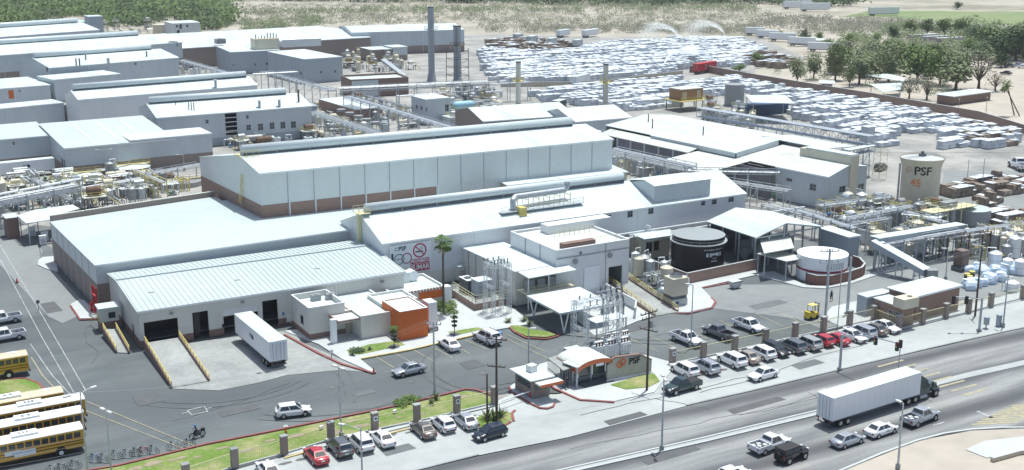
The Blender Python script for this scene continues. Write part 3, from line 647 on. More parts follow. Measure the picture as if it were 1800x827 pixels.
# roof monitor
u0, v0 = W2.uv(1150, 348, 9.6); u1, _ = W2.uv(1255.7, 337, 9.6)
mb = MB(); v1 = 8.6; mb.extr([(v0, 8.4+v0*0.34), (v1, 10.5), (v1, 11.2), (v0+3.2, 12.3), (v0, 11.7)], u0, u1); part(W2.root, 'roof_monitor', mb, wall_b)
mb = MB(); mb.extr([(v0-0.15, 11.71), (v0+3.2, 12.32), (v0+9, 11.3), (v0+9, 11.4), (v0+3.2, 12.42), (v0-0.15, 11.82)], u0-0.1, u1+0.1); part(W2.root, 'monitor_roof', mb, roof_w)
# ladder at the gable ridge and little platform
mb = MB(); mb.box(-0.65, -0.05, 8.6, 9.3, 5, 11.6); part(W2.root, 'cable_duct', mb, yellow_p)
mb = MB(); mb.box(-0.9, 1.2, 7.6, 10.2, 11.6, 11.68)
for x in (-0.9, 0.15, 1.2):
    for y in (7.6, 10.2): mb.bar((x, y, 11.6), (x, y, 12.6), 0.07)
for y in (7.6, 10.2): mb.bar((-0.9, y, 12.6), (1.2, y, 12.6), 0.07); mb.bar((-0.9, y, 12.1), (1.2, y, 12.1), 0.07)
part(W2.root, 'ridge_platform', mb, yellow_p)
# mural sign
r_ = W2.rect('F', 684, 433, 757, 471); s0, s1 = W2.on('F', 684, 431)[0], W2.on('F', 757, 425)[0]; z1 = 7.75; z0 = z1-4.6
sg = empty('mural_sign', 'large white wall sign with red no smoking symbol and ringed 100', 'sign', (W2.O.x, W2.O.y, 0), W2.ang)
mb = MB(); mb.box(s0, s1, -0.16, -0.05, z0, z1); part(sg, 'sign_board', mb, mat('sign_white', (0.76, 0.82, 0.85), 0.5))
ln = s1-s0
def ring(cx, cz, r, w, m, nm='ring', a0=0, a1=2*pi, d=-0.175, n=36):
    mb = MB(); 
    for i in range(n):
        ta = a0+(a1-a0)*i/n; tb = a0+(a1-a0)*(i+1)/n
        mb.quad((cx+(r-w)*cos(ta), d, cz+(r-w)*sin(ta)), (cx+r*cos(ta), d, cz+r*sin(ta)), (cx+r*cos(tb), d, cz+r*sin(tb)), (cx+(r-w)*cos(tb), d, cz+(r-w)*sin(tb)))
    part(sg, nm, mb, m)
navy = mat('navy_print', (0.03, 0.09, 0.13), 0.5); signred = mat('sign_red', (0.42, 0.03, 0.08), 0.5); tealp = mat('teal_print', (0.12, 0.35, 0.28), 0.5); purp = mat('mauve_print', (0.35, 0.12, 0.2), 0.5)
cx, cz = s0+ln*0.72, z1-1.45
ring(cx, cz, 1.25, 0.24, signred)
mb = MB(); a = R(-45); w = 0.09
mb.quad(*[(cx+x*cos(a)-y*sin(a), -0.19, cz+x*sin(a)+y*cos(a)) for x, y in ((-1.08, -w), (1.08, -w), (1.08, w), (-1.08, w))]); part(sg, 'slash', mb, signred)
mb = MB(); mb.quad((cx-0.8, -0.182, cz-0.28), (cx+0.35, -0.182, cz-0.28), (cx+0.35, -0.182, cz-0.08), (cx-0.8, -0.182, cz-0.08)); mb.quad((cx+0.42, -0.182, cz-0.28), (cx+0.62, -0.182, cz-0.28), (cx+0.62, -0.182, cz-0.08), (cx+0.42, -0.182, cz-0.08)); part(sg, 'cigarette', mb, black)
mb = MB(); 
for k in range(3): mb.box(cx+0.1+k*0.2, cx+0.18+k*0.2, -0.186, -0.18, cz+0.1+k*0.05, cz+0.6+k*0.05)
part(sg, 'smoke', mb, grey_t)
mb = MB(); mb.box(cx-1.75, cx+1.75, -0.2, -0.161, z0+0.95, z0+1.75); mb.box(cx-1.75, cx+1.75, -0.2, -0.161, z0-0.35, z0+0.85); part(sg, 'word_panel', mb, signred)
text_part(sg, 'PROHIBIDO', 0.78, white_p, (cx, -0.2, z0+1.36), (1, 0, 0), depth=0.01, bold=0.02, sx=0.82)
text_part(sg, 'FUMAR', 1.2, white_p, (cx, -0.2, z0+0.26), (1, 0, 0), depth=0.01, bold=0.03, sx=0.86)
text_part(sg, 'PSF', 1.0, navy, (s0+ln*0.3, -0.18, z1-0.75), (1, 0, 0), depth=0.01, bold=0.03)
ring(s0+ln*0.16, z1-0.72, 0.3, 0.1, navy, 'emblem', 0.5, 5.5, n=12)
text_part(sg, '1', 2.7, navy, (s0+ln*0.06, -0.18, z1-2.5), (1, 0, 0), depth=0.01, bold=0.05)
ring(s0+ln*0.22, z1-2.5, 0.95, 0.2, tealp, 'digit_ring'); ring(s0+ln*0.40, z1-2.5, 0.95, 0.2, purp, 'digit_ring')
text_part(sg, 'AÑOS', 0.35, navy, (s0+ln*0.22, -0.18, z1-2.5), (1, 0, 0), depth=0.01)
mb = MB(); mb.quad((s0+0.1, -0.175, z0+0.05), (s0+ln*0.55, -0.175, z0+0.05), (s0+ln*0.35, -0.175, z0+0.35), (s0+0.1, -0.175, z0+0.6)); part(sg, 'green_swoosh', mb, green_p)
# low white roof between the hall and the sign warehouse
X1 = shed('link_building', 'low white roofed block between the tall hall and the ridge-vented warehouse', (893, 327), (1116, 308), 9.2, D=(884, 314), prof=[(0, 9.2), (1.0, 9.6)], wm=wall_t, rm=roof_w, rot=R(-2.5))

# ---- far left rows of sheds
F7 = shed('window_block', 'pale block with a row of small dark windows and a dark recessed opening', (276, 208), (547, 187), 8.8, depth=20, prof=[(0, 8.8), (10.0, 11.2), (20, 8.8)], wm=wall_b, rm=roof_w, base=(2.2, wall_s), panels={'F': [11.5], 'L': 1},
          ops={'F': [('px', (453.5, 218, 462.5, 229), 'win'), ('px', (474, 216, 482.5, 227), 'win'), ('px', (493, 215, 501.5, 226), 'win'), ('px', (511.5, 214, 520, 225), 'win'), ('px', (432.5, 203, 437, 209), 'win'), ('px', (433, 220, 441, 229), 'win'),
                     ('px', (361, 211, 366.5, 217), 'win'), ('px', (395, 199, 418, 238), 'open')], 'L': [('px', (258, 208, 263, 222), 'win')]})
mb = MB(); r_ = F7.rect('F', 395, 199, 418, 238)
for k in range(1, 5): zz = r_[2]+(r_[3]-r_[2])*k/5; mb.box(r_[0], r_[1], -0.15, 0.1, zz-0.08, zz+0.08)
part(F7.root, 'floor_beam', mb, white_p)
ridge_vent(F7, 0.5, F7.L-4, 10, 11.3, 0.85)
for a in (309, 332, 336.5, 341): roof_pipe(F7, a, 190 if a == 309 else 192, 10, 1.8, 0.12, steel_d, False)
roof_pipe(F7, 525, 178, 10, 3.2, 0.28, rust, False); roof_pipe(F7, 491, 185, 9.6, 1.4, 0.4); roof_pipe(F7, 456, 186, 9.8, 1.3, 0.4)
F6 = shed('panelled_shed', 'long pale shed with vertical wall joints and ridge vent, left of centre', (138, 176), (452, 150), 9.5, D=(114, 167), prof=[(0, 9.5), (0.5, 11.4), (1.0, 9.5)], wm=wall_w, rm=roof_w, panels={'F': 8, 'L': 1})
ridge_vent(F6, 0.5, F6.L-1, F6.W*0.5, 11.5, 0.85); roof_pipe(F6, 379, 150, 10.5, 1.5, 0.4)
F3 = shed('blue_grey_shed', 'blue grey shed with small roof stacks behind the panelled shed', (87, 120), (314, 102), 9.5, D=(75, 104), prof=[(0, 9.5), (0.5, 11.6), (1.0, 9.5)], wm=wall_b, rm=roof_w, panels={'F': 7, 'L': 1},
          ops={'F': [('px', (236.5, 111, 240, 114.5), 'win')], 'L': [('px', (81, 119, 85, 126), 'win')]})
ridge_vent(F3, 0.5, F3.L-4, F3.W*0.5, 11.7, 0.95)
for a, b_ in ((134, 113), (140, 113), (151, 106), (258, 99)): roof_pipe(F3, a, b_, 10.5, 1.8, 0.25, steel_d, a < 145)
F4 = shed('lean_to_block', 'grey block leaning on the blue grey shed with tall roof stack', (95, 141), (211, 130.4), 7.5, D=(84, 133), wm=wall_b, rm=roof_w)
roof_pipe(F4, 191.5, 124, 7.5, 4.2, 0.5)
F2 = shed('wide_pale_shed', 'wide pale shed with long ridge vent, upper left edge of the plant', (-140, 108), (320, 75), 10.5, depth=30, prof=[(0, 10.5), (15.0, 13), (30, 10.5)], wm=wall_b, rm=roof_w, base=(4.2, brick_g), panels={'F': 14})
ridge_vent(F2, 0, F2.L-12, 15, 13.1, 1.0)
F1 = shed('farthest_shed', 'farthest grey shed on the left edge with a ridge vent below the trees', (-60, 70), (174.5, 53), 10.5, depth=32, prof=[(0, 10.5), (16.0, 13), (32, 10.5)], wm=wall_b, rm=roof_w, panels={'F': 10})
ridge_vent(F1, 0, F1.L-2, 16, 13.1, 1.1)
F5 = shed('orange_door_shed', 'flat pale block with an orange door at the left edge', (-40, 160), (88, 150), 6.0, D=(-62, 144), wm=wall_b, rm=roof_w, ops={'F': [('px', (14, 159, 25, 174), 'door', orange), ('px', (33, 159, 36, 162), 'win')]}, panels={'F': 4})
F8 = shed('low_mauve_shed', 'long low shed with pale roof edge below the orange door block', (-60, 198), (112, 181.5), 7.0, D=(-64, 190), wm=wall_b, rm=roof_w, panels={'F': 5}, over=0.1)
mb = MB(); mb.box(F8.L+0.5, F8.L+5, -1.5, 2, 0, 6.2); part(F8.root, 'steel_rack', mb, steel_d)
# big stepped low roof on the left
R1 = shed('stepped_roof_warehouse', 'low wide warehouse with stepped pale roof beside the parked trailer', (114, 262), (222, 248), 7.0, depth=30, prof=[(0, 7.0), (30, 8.6)], wm=wall_b, rm=roof_g, base=(2.6, brick_g), rot=R(0), L=26,
          ops={'L': [('abs', (24.5, 26.5, 0.3, 4.0), 'door'), ('abs', (27.2, 28.8, 0.3, 4.0), 'door')]}, seams=0)
mb = MB()
for k in (7, 13, 19): mb.extr([(0, 7.15), (30, 8.75), (30, 8.80), (0, 7.2)], k, k+0.8)
part(R1.root, 'roof_strip', mb, roof_w)
R1b = shed('recessed_bay_warehouse', 'pale roofed warehouse bay with brick plinth directly behind the parked trailer', (-30, 249), (83, 237.4), 7.4, depth=17, prof=[(0, 7.4), (17, 8.4)], wm=wall_b, rm=roof_g, base=(2.6, brick_g), rot=R(0),
           ops={'F': [('px', (22, 250, 26, 255), 'win')]})
R2 = shed('brick_footed_block', 'plain grey block with white roof and brick foot beside the stepped roof', (229, 248), (372, 235.3), 7.5, D=(217, 236.6), wm=wall_b, rm=roof_w, base=(2.9, brick_g), over=0.1)
mb = MB(); mb.box(-0.06, -0.03, 1.2, R2.W-0.6, 1.0, 6.6); part(R2.root, 'dark_cladding', mb, steel_d)
# top middle
G1 = shed('brick_fronted_hall', 'long white roofed hall with plain brown brick front wall, upper left of centre', (298, 87), (651, 66), 8.0, D=(262, 66), prof=[(0, 8.0), (0.5, 9.5), (1.0, 9.0)], wm=brick_g, rm=roof_w, over=0.3)
G2 = shed('far_blue_hall', 'very long blue grey hall at the far side behind the smoke stacks', (619, 58), (816, 52.5), 10.0, depth=34, prof=[(0, 10), (17.0, 11.5), (34, 10)], wm=wall_b, rm=roof_w, base=(3.4, brick_g), panels={'F': 8})
roof_unit(G1, 303, 82, 9, (4, 3, 2), grey_t); roof_unit(G1, 387, 77, 9, (4, 3, 2), grey_t)
shed('small_flat_block', 'small flat block with brick front below the far brick wall corner', (652, 88.5), (689, 86.5), 5.0, D=(652, 83), wm=brick_g, rm=roof_w)
shed('small_white_block', 'small white block with brick foot in front of the far blue hall', (691, 84), (716, 82.5), 5.6, D=(687, 80), wm=wall_b, rm=roof_w, base=(2.2, brick_g))
B10 = shed('slate_block', 'tall slate blue block with tiny dark windows, upper centre left', (534.6, 105), (601.5, 100.3), 9.0, D=(492, 90), wm=wall_s, rm=roof_w, over=0.1, copm=wall_w,
           ops={'F': [('px', (562, 125, 566, 129), 'win'), ('px', (587, 124, 591, 128), 'win')], 'L': [('px', (527, 126, 531, 131), 'win')]})
B11 = shed('slate_wing', 'lower slate blue wing with three tiny windows joined to the slate block', (405, 92.5), (492, 88.5), 8.6, depth=26, wm=wall_s, rm=roof_w,
           ops={'F': [('px', (447, 112, 450.5, 115.5), 'win'), ('px', (467, 110.5, 471, 114.5), 'win'), ('px', (483.5, 109, 487, 113), 'win'), ('px', (409, 113, 412, 116), 'win')]}, over=0.1)
mb = MB(); u, v = B11.uv(470, 88, 8.6); mb.box(u-5, u+5, v, v+7, 8.6, 13); part(B11.root, 'roof_penthouse', mb, cream_t)
mb = MB()
for k in range(8): x = u-4+k*1.2; mb.cyl((x, v+2, 13), (x, v+2, 13.5+random.random()*2.5), 0.25)
part(B11.root, 'vent_pipe', mb, steel)
u, v = B11.uv(498, 84, 8.6); mb = MB(); mb.box(u, u+16, v, v+8, 8.6, 11.0); part(B11.root, 'roof_house', mb, wall_w); mb = MB(); mb.cyl((u, v+1, 11.2), (u+16, v+1, 11.2), 1.0); part(B11.root, 'roof_duct', mb, pipe_w)
BW = shed('small_blue_white_house', 'small bluish white house with dark arched windows near the green trees', (303, 42), (351, 40), 8.5, D=(304, 37.5), wm=wall_b, rm=roof_w,
          ops={'F': [('px', (309, 44.5, 313, 48.5), 'win'), ('px', (315, 43.5, 320, 51), 'win'), ('px', (327, 44, 331, 48), 'win'), ('px', (311, 53.5, 316, 61), 'open')]})
shed('grey_tower', 'square grey tower block standing by the green wood at the far left', (156, 30), (180, 29), 15, D=(158, 27.5), wm=wall_s, rm=roof_w)
shed('far_aqua_shed', 'low aqua roofed shed behind the farthest left shed', (98, 42), (160, 38), 6, D=(106, 35), wm=wall_w, rm=mat('aqua_roof', (0.45, 0.62, 0.60), 0.6))
BB = shed('brick_annex_white_panel', 'brick building with one white wall panel behind the pipe bridge', (616, 144), (718, 139), 5.5, D=(603, 135.5), wm=brick_d, rm=roof_w, par=0.6, copm=brick_g)
r_ = BB.rect('F', 618, 143, 665, 156); mb = MB(); mb.box(r_[0], r_[1], -0.1, -0.035, 0, 5.7); part(BB.root, 'white_cladding', mb, wall_b)
shed('pump_brick_house', 'long narrow brick cooling plant with fans on its white roof', (624, 193.5), (626, 192.5), 4.5, depth=26, rot=R(2), L=9, wm=brick, rm=roof_w, over=0.1)
CP = bpy.context.scene.objects['pump_brick_house'] if 'pump_brick_house' in bpy.data.objects else None
BX = shed('blue_white_cube', 'two-storey pale blue cube with a dark side door in the pipe yard', (748, 176), (768, 174), 7.5, D=(717, 170), wm=wall_b, rm=roof_w, over=0.05, rot=R(1), L=8.5, ops={'F': [('abs', (6.6, 7.8, 3.5, 5.5), 'win')], 'L': [('abs', (3, 4, 4.2, 5.2), 'win'), ('abs', (6, 7, 4.2, 5.2), 'win'), ('abs', (9, 10, 4.2, 5.2), 'win')]})
shed('grey_switch_hut', 'small dark grey hut at the foot of the window block', (536, 188), (557, 186.5), 5, depth=6, wm=wall_s, rm=wall_s)
# behind hall: low roofs and the stack plinth
shed('stack_plinth', 'grey plinth block at the foot of the right hand tall stack', (1014, 237), (1060, 232), 6.5, depth=10, wm=wall_s, rm=roof_w, over=0.0)
H0 = shed('low_gable_shed', 'low white gabled shed at the foot of the two pale stacks', (850, 214), (1010, 203), 6.0, depth=22, prof=[(0, 6.0), (11.0, 8.2), (22, 6)], wm=brick_g, rm=roof_w, over=0.3)
H1 = shed('low_cross_shed', 'low white gabled shed right of the pale stack', (1012, 215), (1110, 207), 6.2, depth=20, prof=[(0, 6.2), (10.0, 8.4), (20, 6)], wm=wall_b, rm=roof_c, over=0.3)
# right hand cluster: long shed running away from the hall, step in its roof
KX = Bd('stepped_cream_shed', 'wide cream white shed with a dark stepped clerestory line, right of the hall', (1085.7, 241.7), (1209.7, 268.5), 6.5, depth=10)
LL = KX.L
mb = MB()
mb.box(0, LL+26, 0, 0.25, 0, 6.4); part(KX.root, 'wall', mb, mat('mauve_wall', (0.20, 0.20, 0.23), 0.7, var=0.1))
for k in range(9):
    mb = MB(); mb.box(k*LL/5-0.25, k*LL/5+0.25, -0.12, -0.003, 0, 6.4); part(KX.root, 'column', mb, wall_b)
mb = MB(); mb.extr([(-0.4, 6.4), (3.2, 7.3), (3.2, 7.45), (-0.4, 6.55)], -6.5, LL+0.3); part(KX.root, 'lower_roof', mb, roof_c)
mb = MB(); mb.extr([(3.25, 6.6), (8, 7.2), (8, 7.35), (3.25, 6.75)], LL+0.4, 50); mb.extr([(8.0, 7.2), (18.6, 8.2), (18.6, 8.35), (8.0, 7.35)], 38.1, 50); part(KX.root, 'lower_roof', mb, roof_c)
mb = MB(); mb.box(9.5, 37, 3.3, 3.5, 7.2, 7.9); part(KX.root, 'clerestory', mb, grey_t)
mb = MB(); mb.extr([(2.7, 7.9), (17, 9.4), (17, 9.55), (2.7, 8.05)], 9, 38); mb.extr([(3.3, 7.9), (17, 9.4), (17, 9.55), (3.3, 8.05)], -9, 8.9); mb.extr([(17.0, 9.4), (27, 8.4), (27, 8.55), (17.0, 9.55)], -9, 32)
part(KX.root, 'upper_roof', mb, roof_w)
mb = MB(); mb.extr([(3.3, 6.6), (17, 8.0), (17, 9.39), (3.3, 7.89)], 37.6, 37.9); mb.box(9.2, 37.5, 2.9, 3.2, 6.9, 7.88); part(KX.root, 'step_wall', mb, wall_b)
mb = MB(); mb.box(-8.8, -8.6, 3.3, 26, 0, 8.1); mb.box(49.7, 49.9, 3.3, 29, 0, 6.4); mb.box(-8.8, 37.9, 26.5, 26.7, 0, 8.3); part(KX.root, 'end_wall', mb, wall_b)
mb = MB()
for a, v in ((4, 8), (20, 10), (-2, 12)): mb.cyl((a, v, 8.5), (a, v, 11), 0.15)
part(KX.root, 'roof_stack', mb, rust, kind='stuff')
mb = MB(); mb.extr([(3.24, 6.6), (-9.5, 5.6), (-9.5, 5.75), (3.24, 6.75)], LL+0.6, 42); part(KX.root, 'canopy_roof', mb, roof_c)
for x in (LL+1, 34, 41):
    mb = MB(); mb.box(x-0.15, x+0.15, -9.2, -8.9, 0, 5.6); part(KX.root, 'canopy_post', mb, steel)
mb = MB(); mb.box(LL+0.5, 42, 2.5, 2.7, 0, 6.3); part(KX.root, 'inner_wall', mb, steel_d)
mb = MB(); mb.box(32, 50, 18.7, 18.9, 8.2, 9.1); part(KX.root, 'clerestory', mb, steel_d)
mb = MB(); mb.extr([(18.3, 9.11), (29, 8.5), (29, 8.65), (18.3, 9.26)], 31.5, 50.5); part(KX.root, 'far_roof', mb, roof_w)
# blue white gabled house right
P1 = shed('white_gabled_plant_house', 'white gabled house with tall cream fin and grid windows near the cream silo', (1366, 292), (1366, 292), 9.5, depth=1) if False else None
# gabled house whose gable faces the road (frame runs along its left wall)
def zfoot(px, pyb, pyt): return zat(P(px, pyb), pyt)
P1 = shed('gabled_plant_house', 'white gabled plant house with grid windows and tall cream fin beside the cream silo', (1365.6, 294), (1456.3, 311.8), 7.0, depth=13.5,
          prof=[(0, 7.0), (6.5, 8.6), (13.5, 7.6)], wm=wall_b, rm=roof_w, over=0.25,
          ops={'R': [('px', (1475.6, 328, 1485, 338), 'win'), ('px', (1508.5, 324, 1517.5, 333.5), 'win')], 'F': [('px', (1424, 324, 1434, 335), 'win'), ('px', (1383, 314, 1392, 319), 'win')]})
a, _ = P1.on('R', 1489, 350); b_, _ = P1.on('R', 1503, 350)
mb = MB(); mb.box(0.5, P1.L+0.35, a, b_, 6, 10.6); mb.box(P1.L+0.003, P1.L+0.35, a, b_, 0, 6); part(P1.root, 'fin', mb, cream_t)
mb = MB(); mb.box(2, P1.L+0.2, a+0.1, b_-0.1, 10.61, 10.9); part(P1.root, 'fin_cap', mb, roof_w)
# ---- orange and white front office, one building
OFA = P(545, 598.5).xy
of = Bd('front_office', 'low white front office with bright orange corner block and orange band at the car park', (545, 598.5), (700, 577), 0, depth=10, rot=R(-1.5))
def ofbox(nm, u0, u1, v0, v1, z, m, par=0.35, bz=0.0, bm=None, rm=roof_w, under=0.0):
    mb = MB(); t = 0.2
    lo = max(bz, under)
    for x0, x1, y0, y1 in ((u0, u1, v0, v0+t), (u0, u1, v1-t, v1), (u0, u0+t, v0+t, v1-t), (u1-t, u1, v0+t, v1-t)): mb.box(x0, x1, y0, y1, lo, z)
    part(of.root, nm, mb, m)
    mb = MB(); mb.box(u0+t, u1-t, v0+t, v1-t, z-par-0.2, z-par); part(of.root, 'roof', mb, rm)
    cp = MB()
    for x0, x1, y0, y1 in ((u0-0.04, u1+0.04, v0-0.04, v0+t), (u0-0.04, u1+0.04, v1-t, v1+0.04), (u0-0.04, u0+t, v0+t, v1-t), (u1-t, u1+0.04, v0+t, v1-t)): cp.box(x0, x1, y0, y1, z, z+0.07)
    part(of.root, 'coping', cp, white_p)
    if bz: mb = MB(); mb.box(u0-0.02, u1+0.02, v0-0.02, v1, 0, bz); part(of.root, 'plinth', mb, bm)
def ouv(px, py, z): q = P(px, py, z).xy-of.O; return q.dot(of.ex), q.dot(of.ey)
hz = zfoot(548, 598.5, 536)
ofbox('wall', 0, 5.6, 0.0, 7.5, 4.9, wall_k, 0.8, 0.9, brick_d)
mb = MB(); mb.box(-0.05, 0.0, 2.4, 3.6, 1.6, 3.0); part(of.root, 'window', mb, grey_t)
g_ = MB(); g_.box(-0.06, -0.051, 2.5, 3.5, 1.7, 2.9); part(of.root, 'window_pane', g_, glass)
a0 = ouv(634.6, 557, 3.6); a1 = ouv(705.5, 545, 3.6); c1 = ouv(724, 510, 3.6)
ofbox('wall', a0[0], a1[0]-0.05, a0[1], a0[1]+12.5, 3.6, wall_k, 0.25, 0.0)
ofbox('wall', 5.65, a0[0]-0.05, a0[1]+3.6, a0[1]+12.5, 3.61, wall_t, 0.25, 0.0)
ob0 = ouv(717.8, 600.5, 0); ob1 = ouv(755.4, 594, 0)
ofbox('orange_wall', ob0[0]-1.0, ob1[0], ob0[1]+0.5, ob0[1]+7.0, 4.5, orange, 0.12, 0.0)
ofbox('wall', ob1[0]-4.5, ob1[0]+1.4, ob0[1]+7.05, ob0[1]+12.5, 3.9, wall_k, 0.3, 0.0)
mb = MB(); mb.box(ob1[0]+0.9, ob1[0]+2.3, ob0[1]+2.0, ob0[1]+4.2, 0.7, 4.6); part(of.root, 'pillar', mb, white_p)
mb = MB(); mb.box(ob1[0]+0.8, ob1[0]+2.4, ob0[1]+1.9, ob0[1]+4.3, 0, 0.699); part(of.root, 'plinth', mb, brick_d)
# canopy, its column and beams
cz = 3.1
q = [ouv(568.8, 551, cz), ouv(607, 543, cz), ouv(631.5, 560.4, cz), ouv(592.5, 568.6, cz)]
x0, x1 = (q[0][0]+q[3][0])/2, a0[0]-0.05; y0, y1 = (q[2][1]+q[3][1])/2, a0[1]+3.5
mb = MB(); mb.box(x0+0.2, x1, y0, y1, cz, cz+0.2); part(of.root, 'canopy_roof', mb, roof_c)
mb = MB(); mb.box(x0, x0+0.2, y0-0.1, y1, cz-0.05, cz+0.35); mb.box(x0+0.2, x1, y0-0.1, y0, cz-0.05, cz+0.12); part(of.root, 'canopy_edge', mb, brick_d)
cme = MB().box(-0.06, 0.06, 0.0, 3.0, cz-0.3, cz-0.051).mesh('canopy_beam', wall_k)
for k in range(9): part(of.root, 'canopy_beam', cme, None, loc=(x0+0.6+k*(x1-x0-0.9)/8, y0, 0))
cc = ouv(587, 604, 0); mb = MB(); mb.box(cc[0]-0.4, cc[0]+0.4, cc[1]-0.35, cc[1]+0.35, 0, 3.7); part(of.root, 'column', mb, white_p)
mb = MB()
for k in range(8): mb.box(cc[0]+0.6+k*0.65, cc[0]+1.0+k*0.65, cc[1]+0.1, cc[1]+1.5, 0.1, 0.125)
part(of.root, 'paving_slab', mb, conc_l)
# back wing with orange band
b0 = ouv(736, 536, 0); bb0 = ouv(736, 514, 3.2); bb1 = ouv(789, 507, 3.2)
ofbox('wall', bb0[0]-4, bb1[0], bb0[1], bb0[1]+9, 3.2, wall_k, 0.3)
mb = MB(); mb.box(bb0[0], bb1[0]-0.9, bb0[1]-0.12, bb0[1]-0.05, 1.9, 3.1); part(of.root, 'orange_band', mb, orange)
mb = MB(); mb.box(bb1[0]-0.85, bb1[0]+0.4, bb0[1]-0.5, bb0[1]+0.8, 0, 3.5); part(of.root, 'pillar', mb, white_p)
tme = MB().box(-0.15, 0.15, -0.5, -0.05, 3.27, 3.5).mesh('cornice_tooth', brick_d)
for k in range(12): part(of.root, 'cornice_tooth', tme, None, loc=(bb0[0]-2.2+k*0.55, bb0[1]+0.3, 0))
# roof machinery of the office
q = ouv(716, 491, 3.4); t_ = empty('roof_chiller', 'white rooftop chiller with duct between dock warehouse and office wing', 'air conditioner', (of.O.x+q[0], of.O.y+q[1], 2.9), of.ang)
mb = MB(); mb.box(-1.8, 0.6, -0.9, 0.9, 0, 1.7); part(t_, 'casing', mb, wall_w)
mb = MB(); mb.cyl((1.3, -0.8, 0.9), (1.3, 0.8, 0.9), 0.9, n=14); part(t_, 'fan_drum', mb, white_p); mb = MB(); mb.tube([(-1.8, 0, 1.2), (-2.7, 0, 1.2), (-2.7, 0, -0.2)], 0.18); part(t_, 'duct', mb, pipe_w)
for k, (px, py) in enumerate(((557, 527), (583, 525))):
    q = ouv(px, py, 4.2); mb = MB(); mb.box(-0.7, 0.7, -0.5, 0.5, 0, 0.9); mb.cyl((0, 0, 0.9), (0, 0, 1.0), 0.4)
    one('roof_air_conditioner', ('left' if k == 0 else 'right')+' one of two small units behind the office parapet', 'air conditioner', mb, grey_t, (of.O.x+q[0], of.O.y+q[1], 4.1), of.ang, group='office roof units')

# ---- electrical building with canopy and balcony
ezt = zfoot(906, 538, 479)
EB = shed('switchgear_building', 'narrow white roofed switchgear building with seamed side wall and rear balcony', (906, 479), (977, 466.8), 5.6, D=(823.5, 433), wm=wall_k, rm=roof_w, panels={'L': 7}, pipes=True, over=0.15, pipe_m=grey_t)
mb = MB(); mb.extr([(-3.6, 5.4), (-0.35, 5.62), (-0.35, 5.74), (-3.6, 5.52)], 0.2, EB.L+1.6); part(EB.root, 'porch_roof', mb, roof_w)
mb = MB(); mb.box(0.2, EB.L+1.6, -3.3, -0.01, 2.6, 2.8); part(EB.root, 'balcony_deck', mb, cream_t)
mb = MB()
for x in (0.4, 4.2, EB.L+1.4): mb = MB(); mb.box(x-0.06, x+0.06, -3.3, -3.18, 0, 5.45); part(EB.root, 'post', mb, white_p)
mb = MB()
for z in (3.3, 3.8): mb.box(0.2, EB.L+1.6, -3.32, -3.27, z, z+0.05)
n_ = 22
for k in range(n_+1): x = 0.2+(EB.L+1.4)*k/n_; mb.box(x-0.02, x+0.02, -3.31, -3.28, 2.8, 3.8)
part(EB.root, 'railing', mb, yellow_p)
mb = MB()
for k in range(3): mb.box(1.2+k*2.0, 2.6+k*2.0, -1.6, -0.6, 2.8, 4.3)
part(EB.root, 'cabinet', mb, grey_t)
# carport with V posts
q = [P(928, 521, 3.2), P(1013, 506, 3.2), P(1063, 529, 3.2), P(984.6, 552.3, 3.2)]
cpt = empty('carport', 'white flat carport roof on slanted V posts over shaded dark paving', 'carport', (q[3].x, q[3].y, 0), R(-2))
w_ = (q[2]-q[3]).length; d_ = (q[0]-q[3]).length
mb = MB(); mb.box(0, w_, 0, d_, 3.2, 3.32); part(cpt, 'roof', mb, roof_w)
mb = MB(); mb.box(-0.05, w_+0.05, -0.06, -0.003, 3.05, 3.34); mb.box(-0.06, -0.003, 0, d_, 3.05, 3.34); part(cpt, 'fascia', mb, wall_b)
me = MB().bar((0, 0, 0), (-0.7, 0, 3.2), 0.16).bar((0, 0, 0), (0.8, 0, 3.2), 0.16).mesh('post', white_p)
for x, y in ((0.9, 0.3), (0.9, d_-0.6), (w_-1, 0.4), (w_-1, d_-0.6)): part(cpt, 'post', me, None, loc=(x, y, 0))
sheet('shade_toned_paving', [(925, 555), (1000, 540), (1060, 590), (1063, 596), (985, 588)], 0.02, asph_d)  # carport shade put into the dark colour of this sheet
# ---- vehicle workshop K
KB = shed('ramp_building', 'white two-level building with round wall fans and a dark doorway above a ramp', (978, 445), (1106.5, 424.4), 8.0, D=(893, 411.5), wm=wall_w, rm=roof_c, par=0.35, panels={'F': [9.6], 'L': 3}, pipe_m=grey_t,
          ops={'F': [('px', (1070, 468.5, 1093, 503), 'open'), ('px', (1019, 443, 1022, 447), 'win')]})
mb = MB(); z_ = KB.on('F', 1040, 447)[1]; mb.box(0, KB.L, -0.12, -0.07, z_, z_+0.15); part(KB.root, 'ledge', mb, grey_t)
for px, py in ((1011, 460), (1071.7, 449)):
    a, z_ = KB.on('F', px, py); mb = MB(); mb.cyl((a, -0.25, z_), (a, -0.07, z_), 0.45, n=16); part(KB.root, 'wall_fan', mb, grey_t)
a, b_ = KB.on('F', 1026, 500)[0], KB.on('F', 1053, 500)[0]; mb = MB(); mb.box(a, b_, -0.1, -0.03, 1.0, 4.8); part(KB.root, 'sliding_door', mb, white_p)
mb = MB(); u, v = KB.uv(1023, 431, 8); mb.box(u-4.2, u+2, v-1.0, v+0.3, 8, 8.9); part(KB.root, 'roof_step', mb, brick_d)
mb = MB(); u, v = KB.uv(1000, 404, 8); mb.box(u-5, u+8, v-1.2, v+1.2, 8, 9.5); part(KB.root, 'roof_house', mb, wall_w)
roof_unit(KB, 1024, 430, 8, (2.2, 2.2, 0.6), white_p)
mb = MB()
u, v = KB.uv(1010, 412, 8)
for k in range(9): mb.bar((u-4+k, v, 8), (u-4+k, v, 9.2), 0.06)
for z in (8.6, 9.2): mb.bar((u-4, v, z), (u+4, v, z), 0.06)
